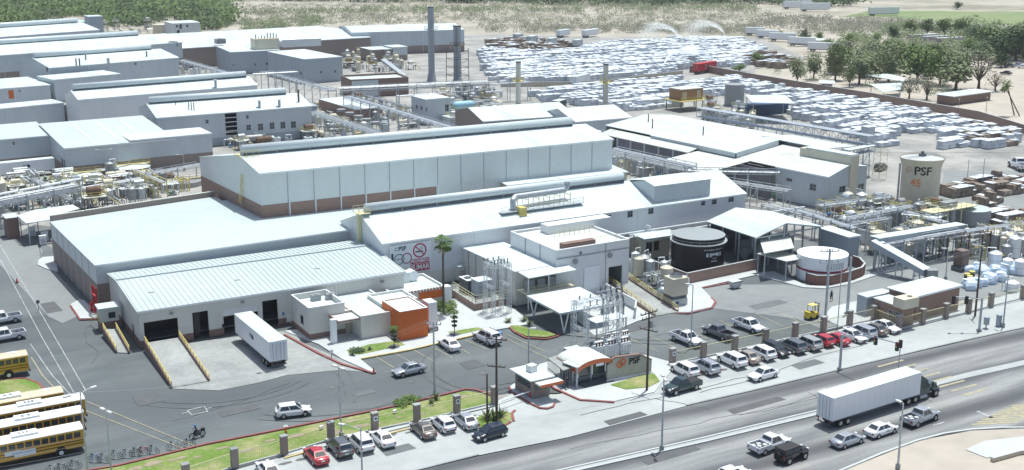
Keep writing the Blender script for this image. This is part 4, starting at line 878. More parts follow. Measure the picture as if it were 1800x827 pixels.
u, v = KB.uv(1040, 428, 8)
mb.bar((u, v, 8.9), (u+5, v, 8.9), 0.05); mb.bar((u+5, v, 8), (u+5, v, 8.9), 0.05)
part(KB.root, 'roof_railing', mb, yellow_p)

def railing(mb, pts, h=1.05, step=1.5, t=0.06, rails=2):
    for a, b in zip(pts, pts[1:]):
        a = Vector(a); b = Vector(b); n = max(1, int((b-a).length/step))
        for i in range(n+1): p = a+(b-a)*i/n; mb.bar(p, p+Vector((0, 0, h)), t)
        for k in range(1, rails+1): mb.bar(a+Vector((0, 0, h*k/rails)), b+Vector((0, 0, h*k/rails)), t)
def ramp(name, label, top_l, top_r, bot_l, bot_r, h, wallm=kerb_y, side=brick_d):
    tl, tr, bl, br = [P(*p, 0) for p in (top_l, top_r, bot_l, bot_r)]
    o = tl.copy(); t_ = empty(name, label, 'ramp', o)
    tl, tr, bl, br = tl-o, tr-o, bl-o, br-o; H = Vector((0, 0, h)); e = Vector((0, 0, 0.02))
    mb = MB(); mb.add([tl, tr, br, bl, tl+H, tr+H, br+e, bl+e], [(4, 5, 6, 7), (0, 4, 7, 3), (1, 2, 6, 5), (0, 1, 5, 4)]); part(t_, 'deck', mb, conc)
    for a, b in ((tl, bl), (tr, br)):
        d = (b-a).normalized(); n_ = Vector((-d.y, d.x, 0))*0.11
        mb = MB(); mb.add([a-n_, a+n_, b+n_, b-n_, a-n_+H*1.0+Vector((0, 0, .25)), a+n_+H+Vector((0, 0, .25)), b+n_+Vector((0, 0, .25)), b-n_+Vector((0, 0, .25))], [(0, 3, 2, 1), (4, 5, 6, 7), (0, 1, 5, 4), (1, 2, 6, 5), (2, 3, 7, 6), (3, 0, 4, 7)]); part(t_, 'ramp_wall', mb, side)
        mb = MB(); railing(mb, [a+H+Vector((0, 0, .25)), b+Vector((0, 0, .25))], 0.75, 1.6, 0.08); part(t_, 'railing', mb, yellow)
    return t_
ramp('loading_ramp', 'concrete loading ramp with yellow railings leading up to the left dock door', (256, 616), (316, 606), (302, 682), (368, 670), 1.1)
ramp('drive_ramp', 'long narrow ramp with yellow rails up to the dark doorway beside pipework', (1071, 506), (1103, 500), (1151, 556), (1192, 549), 1.0)
ramp('side_ramp', 'curved side ramp with yellow edge below the small control booth', (182, 590), (205, 590), (205, 620), (228, 621), 1.0)
# dock control booth
q = P(190, 582); t_ = empty('control_booth', 'small white control booth on a brick base at the dock side wall', 'booth', (q.x, q.y, 0), R(-2))
mb = MB(); mb.box(-1.0, 1.7, -0.2, 2.3, 0, 1.5); part(t_, 'plinth', mb, brick_d)
mb = MB(); mb.box(-1.0, 1.7, -0.2, 2.3, 1.5, 3.4); part(t_, 'cabin', mb, wall_k)
mb = MB(); mb.box(-1.2, 1.9, -0.4, 2.5, 3.4, 3.7); part(t_, 'roof', mb, roof_w)
mb = MB(); mb.box(0.2, 1.2, -0.24, -0.205, 2.0, 2.9); part(t_, 'window', mb, glass)
mb = MB(); railing(mb, [(-1.1, -0.2, 1.2), (-1.1, 2.6, 1.2), (-1.6, 4, 0.4)], 1.0, 1.0, 0.07); part(t_, 'railing', mb, yellow)
# ---- tanks
def tank(name, label, px, py, r, h, m, roofm=None, z0=0, bands=2, lid=0.35, n=36, cat='tank', extra=None, rt=None, group=None):
    q = P(px, py); t_ = empty(name, label, cat, (q.x, q.y, 0), R(0), group)
    mb = MB(); mb.cyl((0, 0, z0), (0, 0, z0+h), r, rt or r, n=n, caps=False); part(t_, 'shell', mb, m)
    mb = MB(); mb.cyl((0, 0, z0+h), (0, 0, z0+h+lid), (rt or r)*1.005, 0.15, n=n); part(t_, 'lid', mb, roofm or m)
    for k in range(bands):
        mb = MB(); zz = z0+h*(k+1)/(bands+1); rr = r+((rt or r)-r)*(k+1)/(bands+1); mb.cyl((0, 0, zz), (0, 0, zz+0.1), rr+0.04, n=n); part(t_, 'band', mb, m)
    if z0 > 0.3:
        mb = MB()
        for k in range(4): a = pi/4+k*pi/2; mb.cyl((r*.8*cos(a), r*.8*sin(a), 0), (r*.8*cos(a), r*.8*sin(a), z0), 0.12)
        part(t_, 'support', mb, steel)
    return t_
bh = zat(P(1226, 466), 411)
BT = tank('black_tank', 'big round black storage tank with grey lid and white lettering inside a brick bund', 1226, 466, 4.65, bh, black, mat('tank_lid_grey', (0.30, 0.34, 0.35), 0.5), bands=0, lid=0.3, n=56)
mb = MB(); mb.cyl((0, 0, bh-1.1), (0, 0, bh-0.95), 5.05, n=56); part(BT, 'walkway_ring', mb, pipe_w)
mb = MB()
for i in range(20): a = 2*pi*i/20; mb.bar((5.0*cos(a), 5.0*sin(a), bh-0.95), (5.0*cos(a), 5.0*sin(a), bh-0.3), 0.03)
mb.cyl((0, 0, bh-0.45), (0, 0, bh-0.38), 4.99, n=56, caps=False); part(BT, 'railing', mb, steel)
def curved_text(parent, s, size, m, r, ang0, z, rr=1.0, bold=0.0, r2=None):
    me = text_mesh(s, size, 0.004, m, bold)
    for v in me.vertices:
        x, y, d = v.co; a = ang0+x/r; R_ = (r2(z+y) if r2 else r)+0.03+d; v.co = (R_*cos(a), R_*sin(a), z+y)
    return part(parent, 'lettering', me, m)
fc = math.atan2(-P(1226, 466).y, -P(1226, 466).x)   # side of the tank facing the road
fc2 = fc+R(38)
curved_text(BT, 'TRATAMIENTO DE AGUA Y', 0.34, white_p, 4.65, fc2, 3.9); 
for k, a in enumerate((-0.3, -0.16, 0.16, 0.3)):
    mb = MB(); mb.quad(*[(4.68*cos(fc2+a+dx), 4.68*sin(fc2+a+dx), 3.0+dz) for dx, dz in ((-.05, -.35), (.05, -.35), (.05, .35), (-.05, .35))]); part(BT, 'placard', mb, wall_b)
for k, a in enumerate((-0.05, 0.07)):
    mb = MB(); mb.quad(*[(4.68*cos(fc2+a+dx), 4.68*sin(fc2+a+dx), 3.1+dz) for dx, dz in ((0, -.32), (.06, 0), (0, .32), (-.06, 0))]); part(BT, 'hazard_diamond', mb, white_p)
curved_text(BT, 'ACIDO', 0.3, white_p, 4.65, fc2, 2.35); curved_text(BT, '500 000 L', 0.34, white_p, 4.65, fc2, 1.85, bold=0.01)
wh = zat(P(1443.5, 487), 444.7)
WT = tank('white_tank', 'wide white tank with red stripe inside a curved brick bund', 1443.5, 487, 4.3, wh, white_p, white_p, bands=0, n=56)
mb = MB(); mb.cyl((0, 0, wh*0.42), (0, 0, wh*0.42+0.35), 4.33, n=56, caps=False); part(WT, 'red_stripe', mb, mat('stripe_red', (0.30, 0.03, 0.05), 0.5))
mb = MB()
for i in range(9): a = fc+0.1+i*0.09; mb.bar((4.36*cos(a), 4.36*sin(a), wh-1.9), (4.36*cos(a), 4.36*sin(a), wh-0.8), 0.05)
part(WT, 'ladder', mb, steel_d)
sh = zat(P(1614, 362), 276)
def siloR(z): return 4.0 if z < sh*0.78 else 4.0+0.75*((z-sh*0.78)/(sh*0.22))**1.5
SL = empty('cream_silo', 'tall cream storage silo with flared rim, black lettering and orange 45', 'silo', (P(1614, 362).x, P(1614, 362).y, 0), 0)
mb = MB(); n_ = 56; zs = [0, sh*.25, sh*.5, sh*.78, sh*.86, sh*.93, sh]; vs = []
for z in zs:
    for i in range(n_): a = 2*pi*i/n_; vs.append((siloR(z)*cos(a), siloR(z)*sin(a), z))
mb.add(vs, [(k*n_+i, k*n_+(i+1) % n_, (k+1)*n_+(i+1) % n_, (k+1)*n_+i) for k in range(len(zs)-1) for i in range(n_)], True); part(SL, 'shell', mb, cream_t)
mb = MB(); mb.cyl((0, 0, sh-0.3), (0, 0, sh+0.15), siloR(sh)*0.93, 0.5, n=n_); part(SL, 'roof_cone', mb, conc_l)
mb = MB(); mb.cyl((0, 0, sh+0.1), (0, 0, sh+1.2), 0.35); mb.box(-0.6, 0.6, -0.5, 0.5, sh+0.15, sh+0.7); part(SL, 'top_motor', mb, steel_d)
mb = MB(); mb.box(-4.9, 4.9, -0.5, -0.4, sh+0.2, sh+0.3); mb.box(-4.9, 4.9, 0.4, 0.5, sh+0.2, sh+0.3); part(SL, 'walkway', mb, steel)
for z in (sh*.25, sh*.5, sh*.76):
    mb = MB(); mb.cyl((0, 0, z), (0, 0, z+0.09), siloR(z)+0.04, n=n_, caps=False); part(SL, 'band', mb, cream_t)
fs = math.atan2(-P(1614, 362).y, -P(1614, 362).x)
curved_text(SL, 'PSF', 2.5, black, 4.0, fs+0.10, sh*0.77, bold=0.06, r2=siloR); curved_text(SL, '45', 2.2, mat('orange_print', (0.75, 0.24, 0.08), 0.6), 4.0, fs-0.22, sh*0.53, bold=0.05)
me = MB(); 
def sring(az, zc, r0, w, m, nm, n=16):
    mb = MB()
    for i in range(n):
        ta, tb = 2*pi*i/n, 2*pi*(i+1)/n; 
        p = [(rr*cos(t), rr*sin(t)) for rr, t in ((r0-w, ta), (r0, ta), (r0, tb), (r0-w, tb))]
        mb.quad(*[((siloR(zc+z)+0.05)*cos(az+x/4.0), (siloR(zc+z)+0.05)*sin(az+x/4.0), zc+z) for x, z in p])
    part(SL, nm, mb, m)
sring(fs-0.62, sh*0.80, 0.6, 0.24, mat('faded_orange', (0.60, 0.36, 0.26), 0.7), 'emblem'); sring(fs-0.78, sh*0.76, 0.5, 0.2, MATS['faded_orange'], 'emblem')
mb = MB(); mb.quad(*[((siloR(4.2)+0.05)*cos(fs-0.36+x), (siloR(4.2)+0.05)*sin(fs-0.36+x), z) for x, z in ((-.33, sh*.44), (.33, sh*.44), (.33, sh*.455), (-.33, sh*.455))]); part(SL, 'underline', mb, blue_p)
mb = MB()
for a in (pi*0.93+fs-pi, ): pass
q_ = fs-1.45
mb.cyl((4.4*cos(q_), 4.4*sin(q_), 0), (4.4*cos(q_), 4.4*sin(q_), sh*0.85), 0.22); part(SL, 'riser_pipe', mb, steel)
T2 = tank('short_grey_tank', 'short grey cylindrical tank with dished lid standing in front of the silo', 1570.5, 400, 2.05, zat(P(1570.5, 400), 367), grey_t, conc_l, bands=3, n=28)
T3 = tank('platform_tank', 'dark grey tank with pale dome and cream platform on its left side', 1706, 392, 3.7, zat(P(1706, 392), 366), grey_t, roof_g, bands=1, lid=0.9, n=36)
mb = MB(); mb.box(-14, -1, -2.0, 1.2, 4.0, 4.15); part(T3, 'platform', mb, yellow_p)
mb = MB(); railing(mb, [(-14, -2, 4.15), (-1, -2, 4.15)], 1.0, 1.5); railing(mb, [(-14, 1.2, 4.15), (-3, 1.2, 4.15)], 1.0, 1.5)
for x in (-13, -9, -5): mb.bar((x, -1.5, 0), (x, -1.5, 4), 0.2); mb.bar((x, 0.8, 0), (x, 0.8, 4), 0.2)
part(T3, 'railing', mb, yellow_p)
mb = MB(); mb.box(-9, -5.5, -0.8, 0.8, 4.15, 5.3); part(T3, 'motor_house', mb, grey_t)
# bund walls
def low_wall(name, label, pts, h, m, t=0.25, cat='wall', cap=True, closed=False, z=0):
    w = [P(*p) for p in pts]; o = w[0].copy(); t_ = empty(name, label, cat, (o.x, o.y, z)); mb = MB(); cp = MB()
    out = strip_world([(p-o).xy for p in w], t); n = len(w); oc = strip_world([(p-o).xy for p in w], t+0.08)
    for i in range(n-1):
        mb.prism([tuple(q) for q in (out[i], out[i+1], out[2*n-2-i], out[2*n-1-i])], 0, h)
        if cap: cp.prism([tuple(q) for q in (oc[i], oc[i+1], oc[2*n-2-i], oc[2*n-1-i])], h+0.002, h+0.09)
    part(t_, 'wall', mb, m)
    if cap: part(t_, 'coping', cp, conc_l)
    return t_
low_wall('bund_wall', 'low brick bund wall with white coping in front of the black tank', [(1150, 478), (1207, 500), (1330, 474), (1327, 455)], 1.9, brick)
low_wall('curved_bund_wall', 'curved brown bund wall wrapped round the white tank', [(1408, 474), (1412, 490), (1420, 498), (1435, 502), (1460, 502), (1490, 495), (1514, 487), (1519, 480), (1510, 470), (1485, 462)], 1.7, brickmat('brick_maroon', (0.24, 0.12, 0.09), (0.2, 0.1, 0.08), (0.2, 0.14, 0.12)))
# open shed behind the tanks
q = P(1350, 418.5, 5.8)
SA = Bd('open_tank_shed', 'open sided steel shed with wide white gabled roof between the black and white tanks', (1327, 419), (1500, 412), 5.6, depth=24, rot=R(-1), L=22)
c0 = P(1327, 419, 5.6); c1 = P(1233, 392, 5.6); c2 = P(1290, 369, 7.6); c3 = P(1392, 389, 7.6)
mb = MB(); o_ = SA.O
def sa(p): d = p.xy-o_; return (d.dot(SA.ex), d.dot(SA.ey))
a0_, a1_, a2_, a3_ = sa(c0), sa(c1), sa(c2), sa(c3)
dpt = a1_[1]; rx = (a3_[0]+a2_[0])/2
mb.extr([(0, 5.6), (rx, 7.4), (rx+9, 5.6), (rx+9, 5.75), (rx, 7.55), (0, 5.75)], -0.3, dpt, axis='y'); part(SA.root, 'roof', mb, roof_w)
mb = MB()
for y in (0.2, dpt/3, dpt*2/3, dpt-0.3):
    for x in (0.3, rx*0.5, rx, rx+8.7): mb = MB(); mb.box(x-0.12, x+0.12, y-0.12, y+0.12, 0, 5.6 if x != rx else 7.3); part(SA.root, 'post', mb, steel)
mb = MB(); 
for y in (0.2, dpt/2, dpt-0.3): mb.bar((0.3, y, 5.5), (rx+8.7, y, 5.5), 0.18); mb.bar((0.3, y, 5.5), (rx, y, 7.3), 0.12); mb.bar((rx+8.7, y, 5.5), (rx, y, 7.3), 0.12)
part(SA.root, 'truss', mb, steel)
mb = MB(); mb.box(0.5, rx+8, dpt-0.9, dpt-0.7, 0, 5.4); part(SA.root, 'back_wall', mb, steel_d)
mb = MB(); mb.box(rx*0.6, rx+8, 6, 9, 0, 2.6); mb.cyl((2, 5, 1.3), (6, 5, 1.3), 1.1); mb.cyl((9, 4, 0), (9, 4, 3), 1.2); part(SA.root, 'machinery', mb, grey_t)
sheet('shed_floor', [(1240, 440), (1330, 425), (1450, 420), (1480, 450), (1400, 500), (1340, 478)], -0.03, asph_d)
# canopies right of it
def canopy(name, label, pts, z, m=roof_w, slope=0.0, posts=True, cat='canopy', t=0.12, thing=True):
    w = [P(*p, z) for p in pts]; o = w[0].copy(); t_ = empty(name, label, cat, (o.x, o.y, 0)); mb = MB()
    mb.prism([((p-o).x, (p-o).y) for p in w], z, z+t); part(t_, 'roof', mb, m)
    if posts:
        c = sum((p-o for p in w), Vector())/len(w)
        for p in w:
            q = (p-o)+(c-(p-o))*0.08; mb = MB(); mb.box(q.x-0.09, q.x+0.09, q.y-0.09, q.y+0.09, 0, z-0.003); part(t_, 'post', mb, steel)
    return t_
canopy('tan_awning', 'sloped tan awning sheet leaning against the open tank shed', [(1335, 422), (1387, 411), (1396, 437), (1343, 447)], 4.6, roof_c)
canopy('pump_canopy', 'small cream canopy roof left of the white tank', [(1330, 447), (1368, 440), (1415, 455), (1383, 461)], 3.4, roof_c)
canopy('tank_side_canopy', 'small white canopy roof left of the black tank', [(1111, 413), (1178, 404), (1183, 415), (1133, 422)], 4.2, roof_w)
T4 = shed('tan_pump_house', 'tan pump house with dark window openings behind the left edge of the black tank', (1133, 424), (1178, 417), 3.6, depth=5, wm=wall_t, rm=roof_w, ops={'F': [('abs', (0.4, 1.8, 1.4, 3.2), 'open'), ('abs', (2.1, 3.4, 1.4, 3.2), 'open')]})
S5 = shed('grey_flat_block', 'grey flat block with white roof behind the brick bund of the white tank', (1492, 418), (1511, 415), 5.0, D=(1440, 402), wm=wall_s, rm=roof_w)
# brick gate office by the fence
G5 = shed('brick_gate_office', 'brown brick office with overhanging white flat roof just inside the fence', (1611, 521.6), (1687.6, 502.4), 3.9, D=(1567.5, 506), wm=brick, rm=roof_w, over=0.35)
G6 = shed('low_brick_annex', 'lower brick annex with white roof and small windows joined to the gate office', (1583, 541), (1608, 535.7), 3.2, D=(1543, 524), wm=brick, rm=roof_w, over=0.2, ops={'L': [('abs', (4.5, 5.6, 1.2, 2.3), 'win'), ('abs', (3.0, 4.0, 1.2, 2.3), 'win')]})
G7 = shed('grey_metal_annex', 'grey metal clad annex left of the brick gate office', (1524, 524), (1568, 515), 3.0, D=(1507, 518), wm=wall_s, rm=wall_b, over=0.1)
q = P(1594, 531, 4.1); t_ = empty('rooftop_cooler', 'big beige evaporative cooler on the low brick annex roof', 'air conditioner', (q.x, q.y, 3.35), R(-2))
mb = MB(); mb.box(-1.6, 1.6, -0.9, 1.2, 0, 1.5); part(t_, 'casing', mb, cream_t); mb = MB(); mb.cyl((0.6, 0.1, 1.5), (0.6, 0.1, 1.56), 0.4); part(t_, 'fan_grille', mb, steel_d)
# inclined conveyor gallery
def gallery(name, label, p0, p1, w, h, m, rm, legs=4, cat='conveyor', truss=False, lz=None, legm=None):
    p0 = Vector(p0); p1 = Vector(p1); d = p1-p0; L_ = d.xy.length; an = math.atan2(d.y, d.x)
    t_ = empty(name, label, cat, (p0.x, p0.y, 0), an); z0_, z1_ = p0.z, p1.z
    mb = MB(); zz = lambda x: z0_+(z1_-z0_)*x/L_
    if not truss:
        mb.add([(0, -w/2, z0_-h), (L_, -w/2, z1_-h), (L_, w/2, z1_-h), (0, w/2, z0_-h), (0, -w/2, z0_), (L_, -w/2, z1_), (L_, w/2, z1_), (0, w/2, z0_)], [(0, 3, 2, 1), (4, 5, 6, 7), (0, 1, 5, 4), (1, 2, 6, 5), (2, 3, 7, 6), (3, 0, 4, 7)])
        part(t_, 'casing', mb, m)
        rb = MB(); rb.add([(-.1, -w/2-.15, z0_+.003), (L_+.1, -w/2-.15, z1_+.003), (L_+.1, w/2+.15, z1_+.003), (-.1, w/2+.15, z0_+.003), (-.1, -w/2-.15, z0_+.12), (L_+.1, -w/2-.15, z1_+.12), (L_+.1, w/2+.15, z1_+.12), (-.1, w/2+.15, z0_+.12)], [(0, 3, 2, 1), (4, 5, 6, 7), (0, 1, 5, 4), (1, 2, 6, 5), (2, 3, 7, 6), (3, 0, 4, 7)]); part(t_, 'roof', rb, rm)
    else:
        n = max(3, int(L_/2.6)); 
        for sd in (-1, 1):
            y = sd*w/2; mb = MB()
            mb.bar((0, y, z0_), (L_, y, z1_), 0.16); mb.bar((0, y, z0_-h), (L_, y, z1_-h), 0.16)
            for i in range(n):
                a, b = L_*i/n, L_*(i+1)/n
                mb.bar((a, y, zz(a)-h), (a, y, zz(a)), 0.1); mb.bar((a, y, zz(a)-(h if i % 2 else 0)), (b, y, zz(b)-(0 if i % 2 else h)), 0.09)
            part(t_, 'truss_side', mb, m)
        mb = MB(); mb.add([(0, -w/2, z0_-h), (L_, -w/2, z1_-h), (L_, w/2, z1_-h), (0, w/2, z0_-h), (0, -w/2, z0_-h+.1), (L_, -w/2, z1_-h+.1), (L_, w/2, z1_-h+.1), (0, w/2, z0_-h+.1)], [(0, 3, 2, 1), (4, 5, 6, 7), (0, 1, 5, 4), (1, 2, 6, 5), (2, 3, 7, 6), (3, 0, 4, 7)]); part(t_, 'deck', mb, steel)
        if rm:
            mb = MB(); mb.add([(0, -w/2-.1, z0_+.1), (L_, -w/2-.1, z1_+.1), (L_, w/2+.1, z1_+.1), (0, w/2+.1, z0_+.1), (0, -w/2-.1, z0_+.18), (L_, -w/2-.1, z1_+.18), (L_, w/2+.1, z1_+.18), (0, w/2+.1, z0_+.18)], [(0, 3, 2, 1), (4, 5, 6, 7), (0, 1, 5, 4), (1, 2, 6, 5), (2, 3, 7, 6), (3, 0, 4, 7)]); part(t_, 'cover', mb, rm)
    for i in range(legs):
        x = L_*(i+0.5)/legs; z = zz(x)-h
        if z < 1: continue
        mb = MB(); mb.bar((x, -w/2-0.2, 0), (x, -w/2+.1, z), 0.18); mb.bar((x, w/2+0.2, 0), (x, w/2-.1, z), 0.18); mb.bar((x, -w/2-.1, z*.45), (x, w/2+.1, z*.45), 0.12); mb.bar((x, -w/2-.1, z*.45), (x, w/2, z), 0.08)
        part(t_, 'trestle', mb, legm or steel)
    return t_
jz = zat(P(1534, 474), 418)
J = P(1534, 474); 
gallery('flat_conveyor_gallery', 'pale enclosed conveyor gallery running level towards the platform tank', (J.x, J.y, jz), (P(1685, 440).x, P(1685, 440).y, zat(P(1685, 440), 394)), 2.0, 1.0, wall_s, roof_w, 6)
ie = P(1626, 497); gallery('inclined_conveyor_gallery', 'long inclined conveyor gallery sloping down to a grey chute near the gate office', (J.x-0.5, J.y-0.5, jz-.3), (ie.x, ie.y, zat(ie, 474)), 2.0, 1.0, wall_s, roof_w, 3)
mb = MB(); mb.box(-0.9, 0.9, -0.8, 0.8, 0, zat(ie, 473)); one('discharge_chute', 'tall grey box chute at the foot of the inclined conveyor', 'chute', mb, grey_t, (ie.x+0.6, ie.y-0.6, 0), R(-30))
# tall stacks
def stack(name, label, px, py, ptop, r, m, plat, base=None, rt=None, ym=yellow):
    q = P(px, py); h = zat(q, ptop); t_ = empty(name, label, 'smokestack', (q.x, q.y, 0))
    z0 = base or 0
    mb = MB(); mb.cyl((0, 0, 0), (0, 0, h), r, rt or r*0.92, n=20, caps=False); mb.cyl((0, 0, h), (0, 0, h-0.3), (rt or r*0.92)*0.86, n=20); mb.cyl((0, 0, 0), (0, 0, h*0.12), r*1.5, r, n=20, caps=False); part(t_, 'shaft', mb, m)
    mb = MB(); mb.cyl((0, 0, h-0.5), (0, 0, h), (rt or r*.92)+0.04, n=20, caps=False); part(t_, 'rim', mb, steel_d)
    for k, f in enumerate(plat):
        z = zat(q, f); mb = MB(); mb.cyl((0, 0, z), (0, 0, z+0.12), r*2.0, n=14)
        for i in range(14): a = 2*pi*i/14; mb.bar((r*2*cos(a), r*2*sin(a), z), (r*2*cos(a), r*2*sin(a), z+1.1), 0.07)
        mb.cyl((0, 0, z+1.05), (0, 0, z+1.13), r*2.0, n=14, caps=False); part(t_, 'platform', mb, ym)
    mb = MB(); a = -2.3; lx, ly = (r+0.25)*cos(a), (r+0.25)*sin(a)
    for s_ in (-0.22, 0.22): mb.bar((lx+s_, ly, 2), (lx+s_, ly, h*0.95), 0.06)
    for k in range(int(h/1.2)): mb.bar((lx-.22, ly, 2+k*1.1), (lx+.22, ly, 2+k*1.1), 0.05)
    part(t_, 'ladder', mb, ym)
    return t_
stack_g = mat('stack_grey', (0.36, 0.40, 0.43), 0.6, var=0.15, scale=0.5, stretch=(1, 1, 0.3)); stack_p = mat('stack_pale', (0.56, 0.58, 0.57), 0.6, var=0.2, scale=0.5, stretch=(1, 1, 0.3))
stack('smokestack', 'tallest grey smokestack, left of the grey pair, with a steel platform ring', 759, 143, 12, 1.25, stack_g, (52,), ym=steel)
stack('smokestack', 'right hand grey smokestack with rust marked platform and scaffold at its foot', 804.5, 146, 45, 1.35, stack_g, (80,), ym=rust, rt=1.45)
stack('smokestack', 'pale smokestack left of the concrete pair with small yellow platform', 911, 220, 108, 0.78, stack_p, (143,))
stack('smokestack', 'pale smokestack behind the right end of the tall hall with yellow spiral', 1063, 225, 112, 0.82, stack_p, (146, 196))
q = P(804.5, 146); t_ = empty('stack_scaffold', 'grey steel scaffold around the foot of the right grey smokestack', 'scaffold', (q.x, q.y, 0))
for sx in (-1, 1):
    for sy in (-1, 1): mb = MB(); mb.bar((sx*3.2, sy*3, 0), (sx*3.0, sy*3, 13), 0.2); part(t_, 'post', mb, steel_d)
mb = MB()
for z in (3, 6, 9, 12):
    for a, b in (((-3.1, -3), (3.1, -3)), ((3.1, -3), (3.1, 3)), ((3.1, 3), (-3.1, 3)), ((-3.1, 3), (-3.1, -3))): mb.bar((*a, z), (*b, z), 0.14)
    mb.bar((-3.1, -3, z-3), (3.1, -3, z), 0.1)
part(t_, 'brace', mb, steel_d)
# ---- perimeter wall of the bale yard
PW = low_wall('perimeter_wall', 'long straight brown brick wall dividing the bale yard from the sandy trees', [(1212, 128), (1240, 127), (1330, 143.5), (1420, 159), (1535, 178), (1640, 197), (1720, 211), (1800, 236), (1850, 245)], 2.6, brickmat('brick_wall', (0.30, 0.22, 0.19), (0.25, 0.19, 0.16), (0.26, 0.21, 0.18), 2.0), 0.3)
low_wall('inner_yard_wall', 'low pale wall running across the bale yard behind the pale stacks', [(880, 153), (1000, 152), (1075, 148), (1130, 140), (1200, 132)], 1.6, wall_t, 0.3)
# ---- front fence
def fence(name, label, pts, h=1.9, barm=None, piers=None, plaque=()):
    w = [P(*p) for p in pts]; o = w[0]; t_ = empty(name, label, 'fence', (o.x, o.y, 0))
    pm = MB().box(-0.38, 0.38, -0.32, 0.32, 0, h+0.35).mesh('pier', brick_g); cm = MB().box(-0.44, 0.44, -0.38, 0.38, h+0.353, h+0.47).mesh('pier_cap', conc)
    for i, p in enumerate(w):
        q = p-o
        if piers is None or i in piers:
            pp = part(t_, 'pier', pm, None, loc=(q.x, q.y, 0), rz=0); c = part(pp, 'pier_cap', cm, None)
            if i in plaque: 
                mb = MB(); mb.box(-0.25, 0.25, -0.36, -0.325, h-0.55, h+0.05); part(pp, 'plaque', mb, white_p); mb = MB(); mb.cyl((0, -0.37, h-0.25), (0, -0.361, h-0.25), 0.17, n=12); part(pp, 'plaque_mark', mb, navy)
    for a, b in zip(w, w[1:]):
        a2 = a-o; b2 = b-o; d = (b2-a2); L_ = d.length; u = d/L_; s_ = a2+u*0.4; e_ = b2-u*0.4
        rl = MB()
        for z in (0.15, h-0.1): rl.bar(s_+Vector((0, 0, z)), e_+Vector((0, 0, z)), 0.07)
        part(t_, 'rail', rl, barm or yellow_p)
        bm_ = MB(); n = int(L_/0.28)
        for k in range(n): p = s_+(e_-s_)*(k+0.5)/n; bm_.bar(p+Vector((0, 0, 0.1)), p+Vector((0, 0, h)), 0.022)
        part(t_, 'railing_bars', bm_, barm or yellow_p, kind='stuff')
    lw = MB(); 
    for a, b in zip(w, w[1:]):
        d = (b-a).xy; u = d.normalized(); n_ = Vector((-u.y, u.x))*0.1; a2 = (a-o).xy+u*0.39; b2 = (b-o).xy-u*0.39
        lw.prism([tuple(a2-n_), tuple(b2-n_), tuple(b2+n_), tuple(a2+n_)], 0, 0.22)
    part(t_, 'kerb_wall', lw, conc_l)
    return t_
fence('street_fence', 'pale railing fence with brown piers along the lawn on the left of the gate', [(230, 885), (328, 850), (413, 822), (500, 799), (582, 774), (659, 757), (733, 742), (803, 726), (869, 710)], plaque=(5, 7))
fence('street_fence', 'cream railing fence with brown piers from the entrance sign to the brick gate office', [(1181.6, 640.5), (1236, 629), (1291, 617.5), (1345, 605.5), (1397, 594), (1447, 583), (1493, 572), (1536, 563)], plaque=(0,))
fence('street_fence', 'cream railing fence with brown piers wrapping the brick gate office to the far right', [(1536, 563), (1580, 580), (1621, 569), (1662, 559), (1702, 550), (1741, 539.5), (1797, 525.5), (1850, 513)], piers=(1, 2, 3, 4, 5, 6, 7))
# ---------------------------------------------------------------- vehicles
tyre_m = mat('tyre_rubber', (0.015, 0.015, 0.016), 0.8); rim_m = mat('wheel_rim', (0.42, 0.43, 0.45), 0.35, 0.6); trim = mat('black_trim', (0.02, 0.02, 0.022), 0.6)
lamp_m = mat('headlamp', (0.7, 0.72, 0.74), 0.15); tail_m = mat('tail_lamp', (0.35, 0.02, 0.02), 0.3); plate_m = mat('number_plate', (0.7, 0.72, 0.7), 0.5)
PAINT = {k: mat('paint_'+k, c, 0.32, m_, coat=0.6) for k, c, m_ in (('white', (0.78, 0.80, 0.82), 0), ('silver', (0.46, 0.50, 0.54), 0.5), ('grey', (0.16, 0.175, 0.19), 0.4), ('black', (0.012, 0.014, 0.017), 0), ('navy', (0.01, 0.018, 0.035), 0),
         ('red', (0.45, 0.03, 0.045), 0), ('tan', (0.40, 0.36, 0.31), 0.3), ('bronze', (0.18, 0.165, 0.15), 0.4), ('bus', (0.62, 0.35, 0.035), 0), ('cream', (0.70, 0.62, 0.42), 0), ('green', (0.02, 0.05, 0.05), 0), ('gold', (0.45, 0.47, 0.46), 0.4))}
def loft(mb, st):
    rings = []
    for x, zb, zt, w in st:
        h = zt-zb; pts = [(-w*.86, zb), (-w*.98, zb+h*.18), (-w, zb+h*.55), (-w*.955, zt-h*.12), (-w*.80, zt)]
        rings.append([(x, y, z) for y, z in pts]+[(x, -y, z) for y, z in pts[::-1]])
    n = 10; vs = [p for r in rings for p in r]; fs = [(k*n+i, k*n+(i+1) % n, (k+1)*n+(i+1) % n, (k+1)*n+i) for k in range(len(st)-1) for i in range(n)]
    mb.add(vs, fs, True); mb.add(rings[0], [tuple(range(n))]); mb.add(rings[-1], [tuple(range(n-1, -1, -1))])
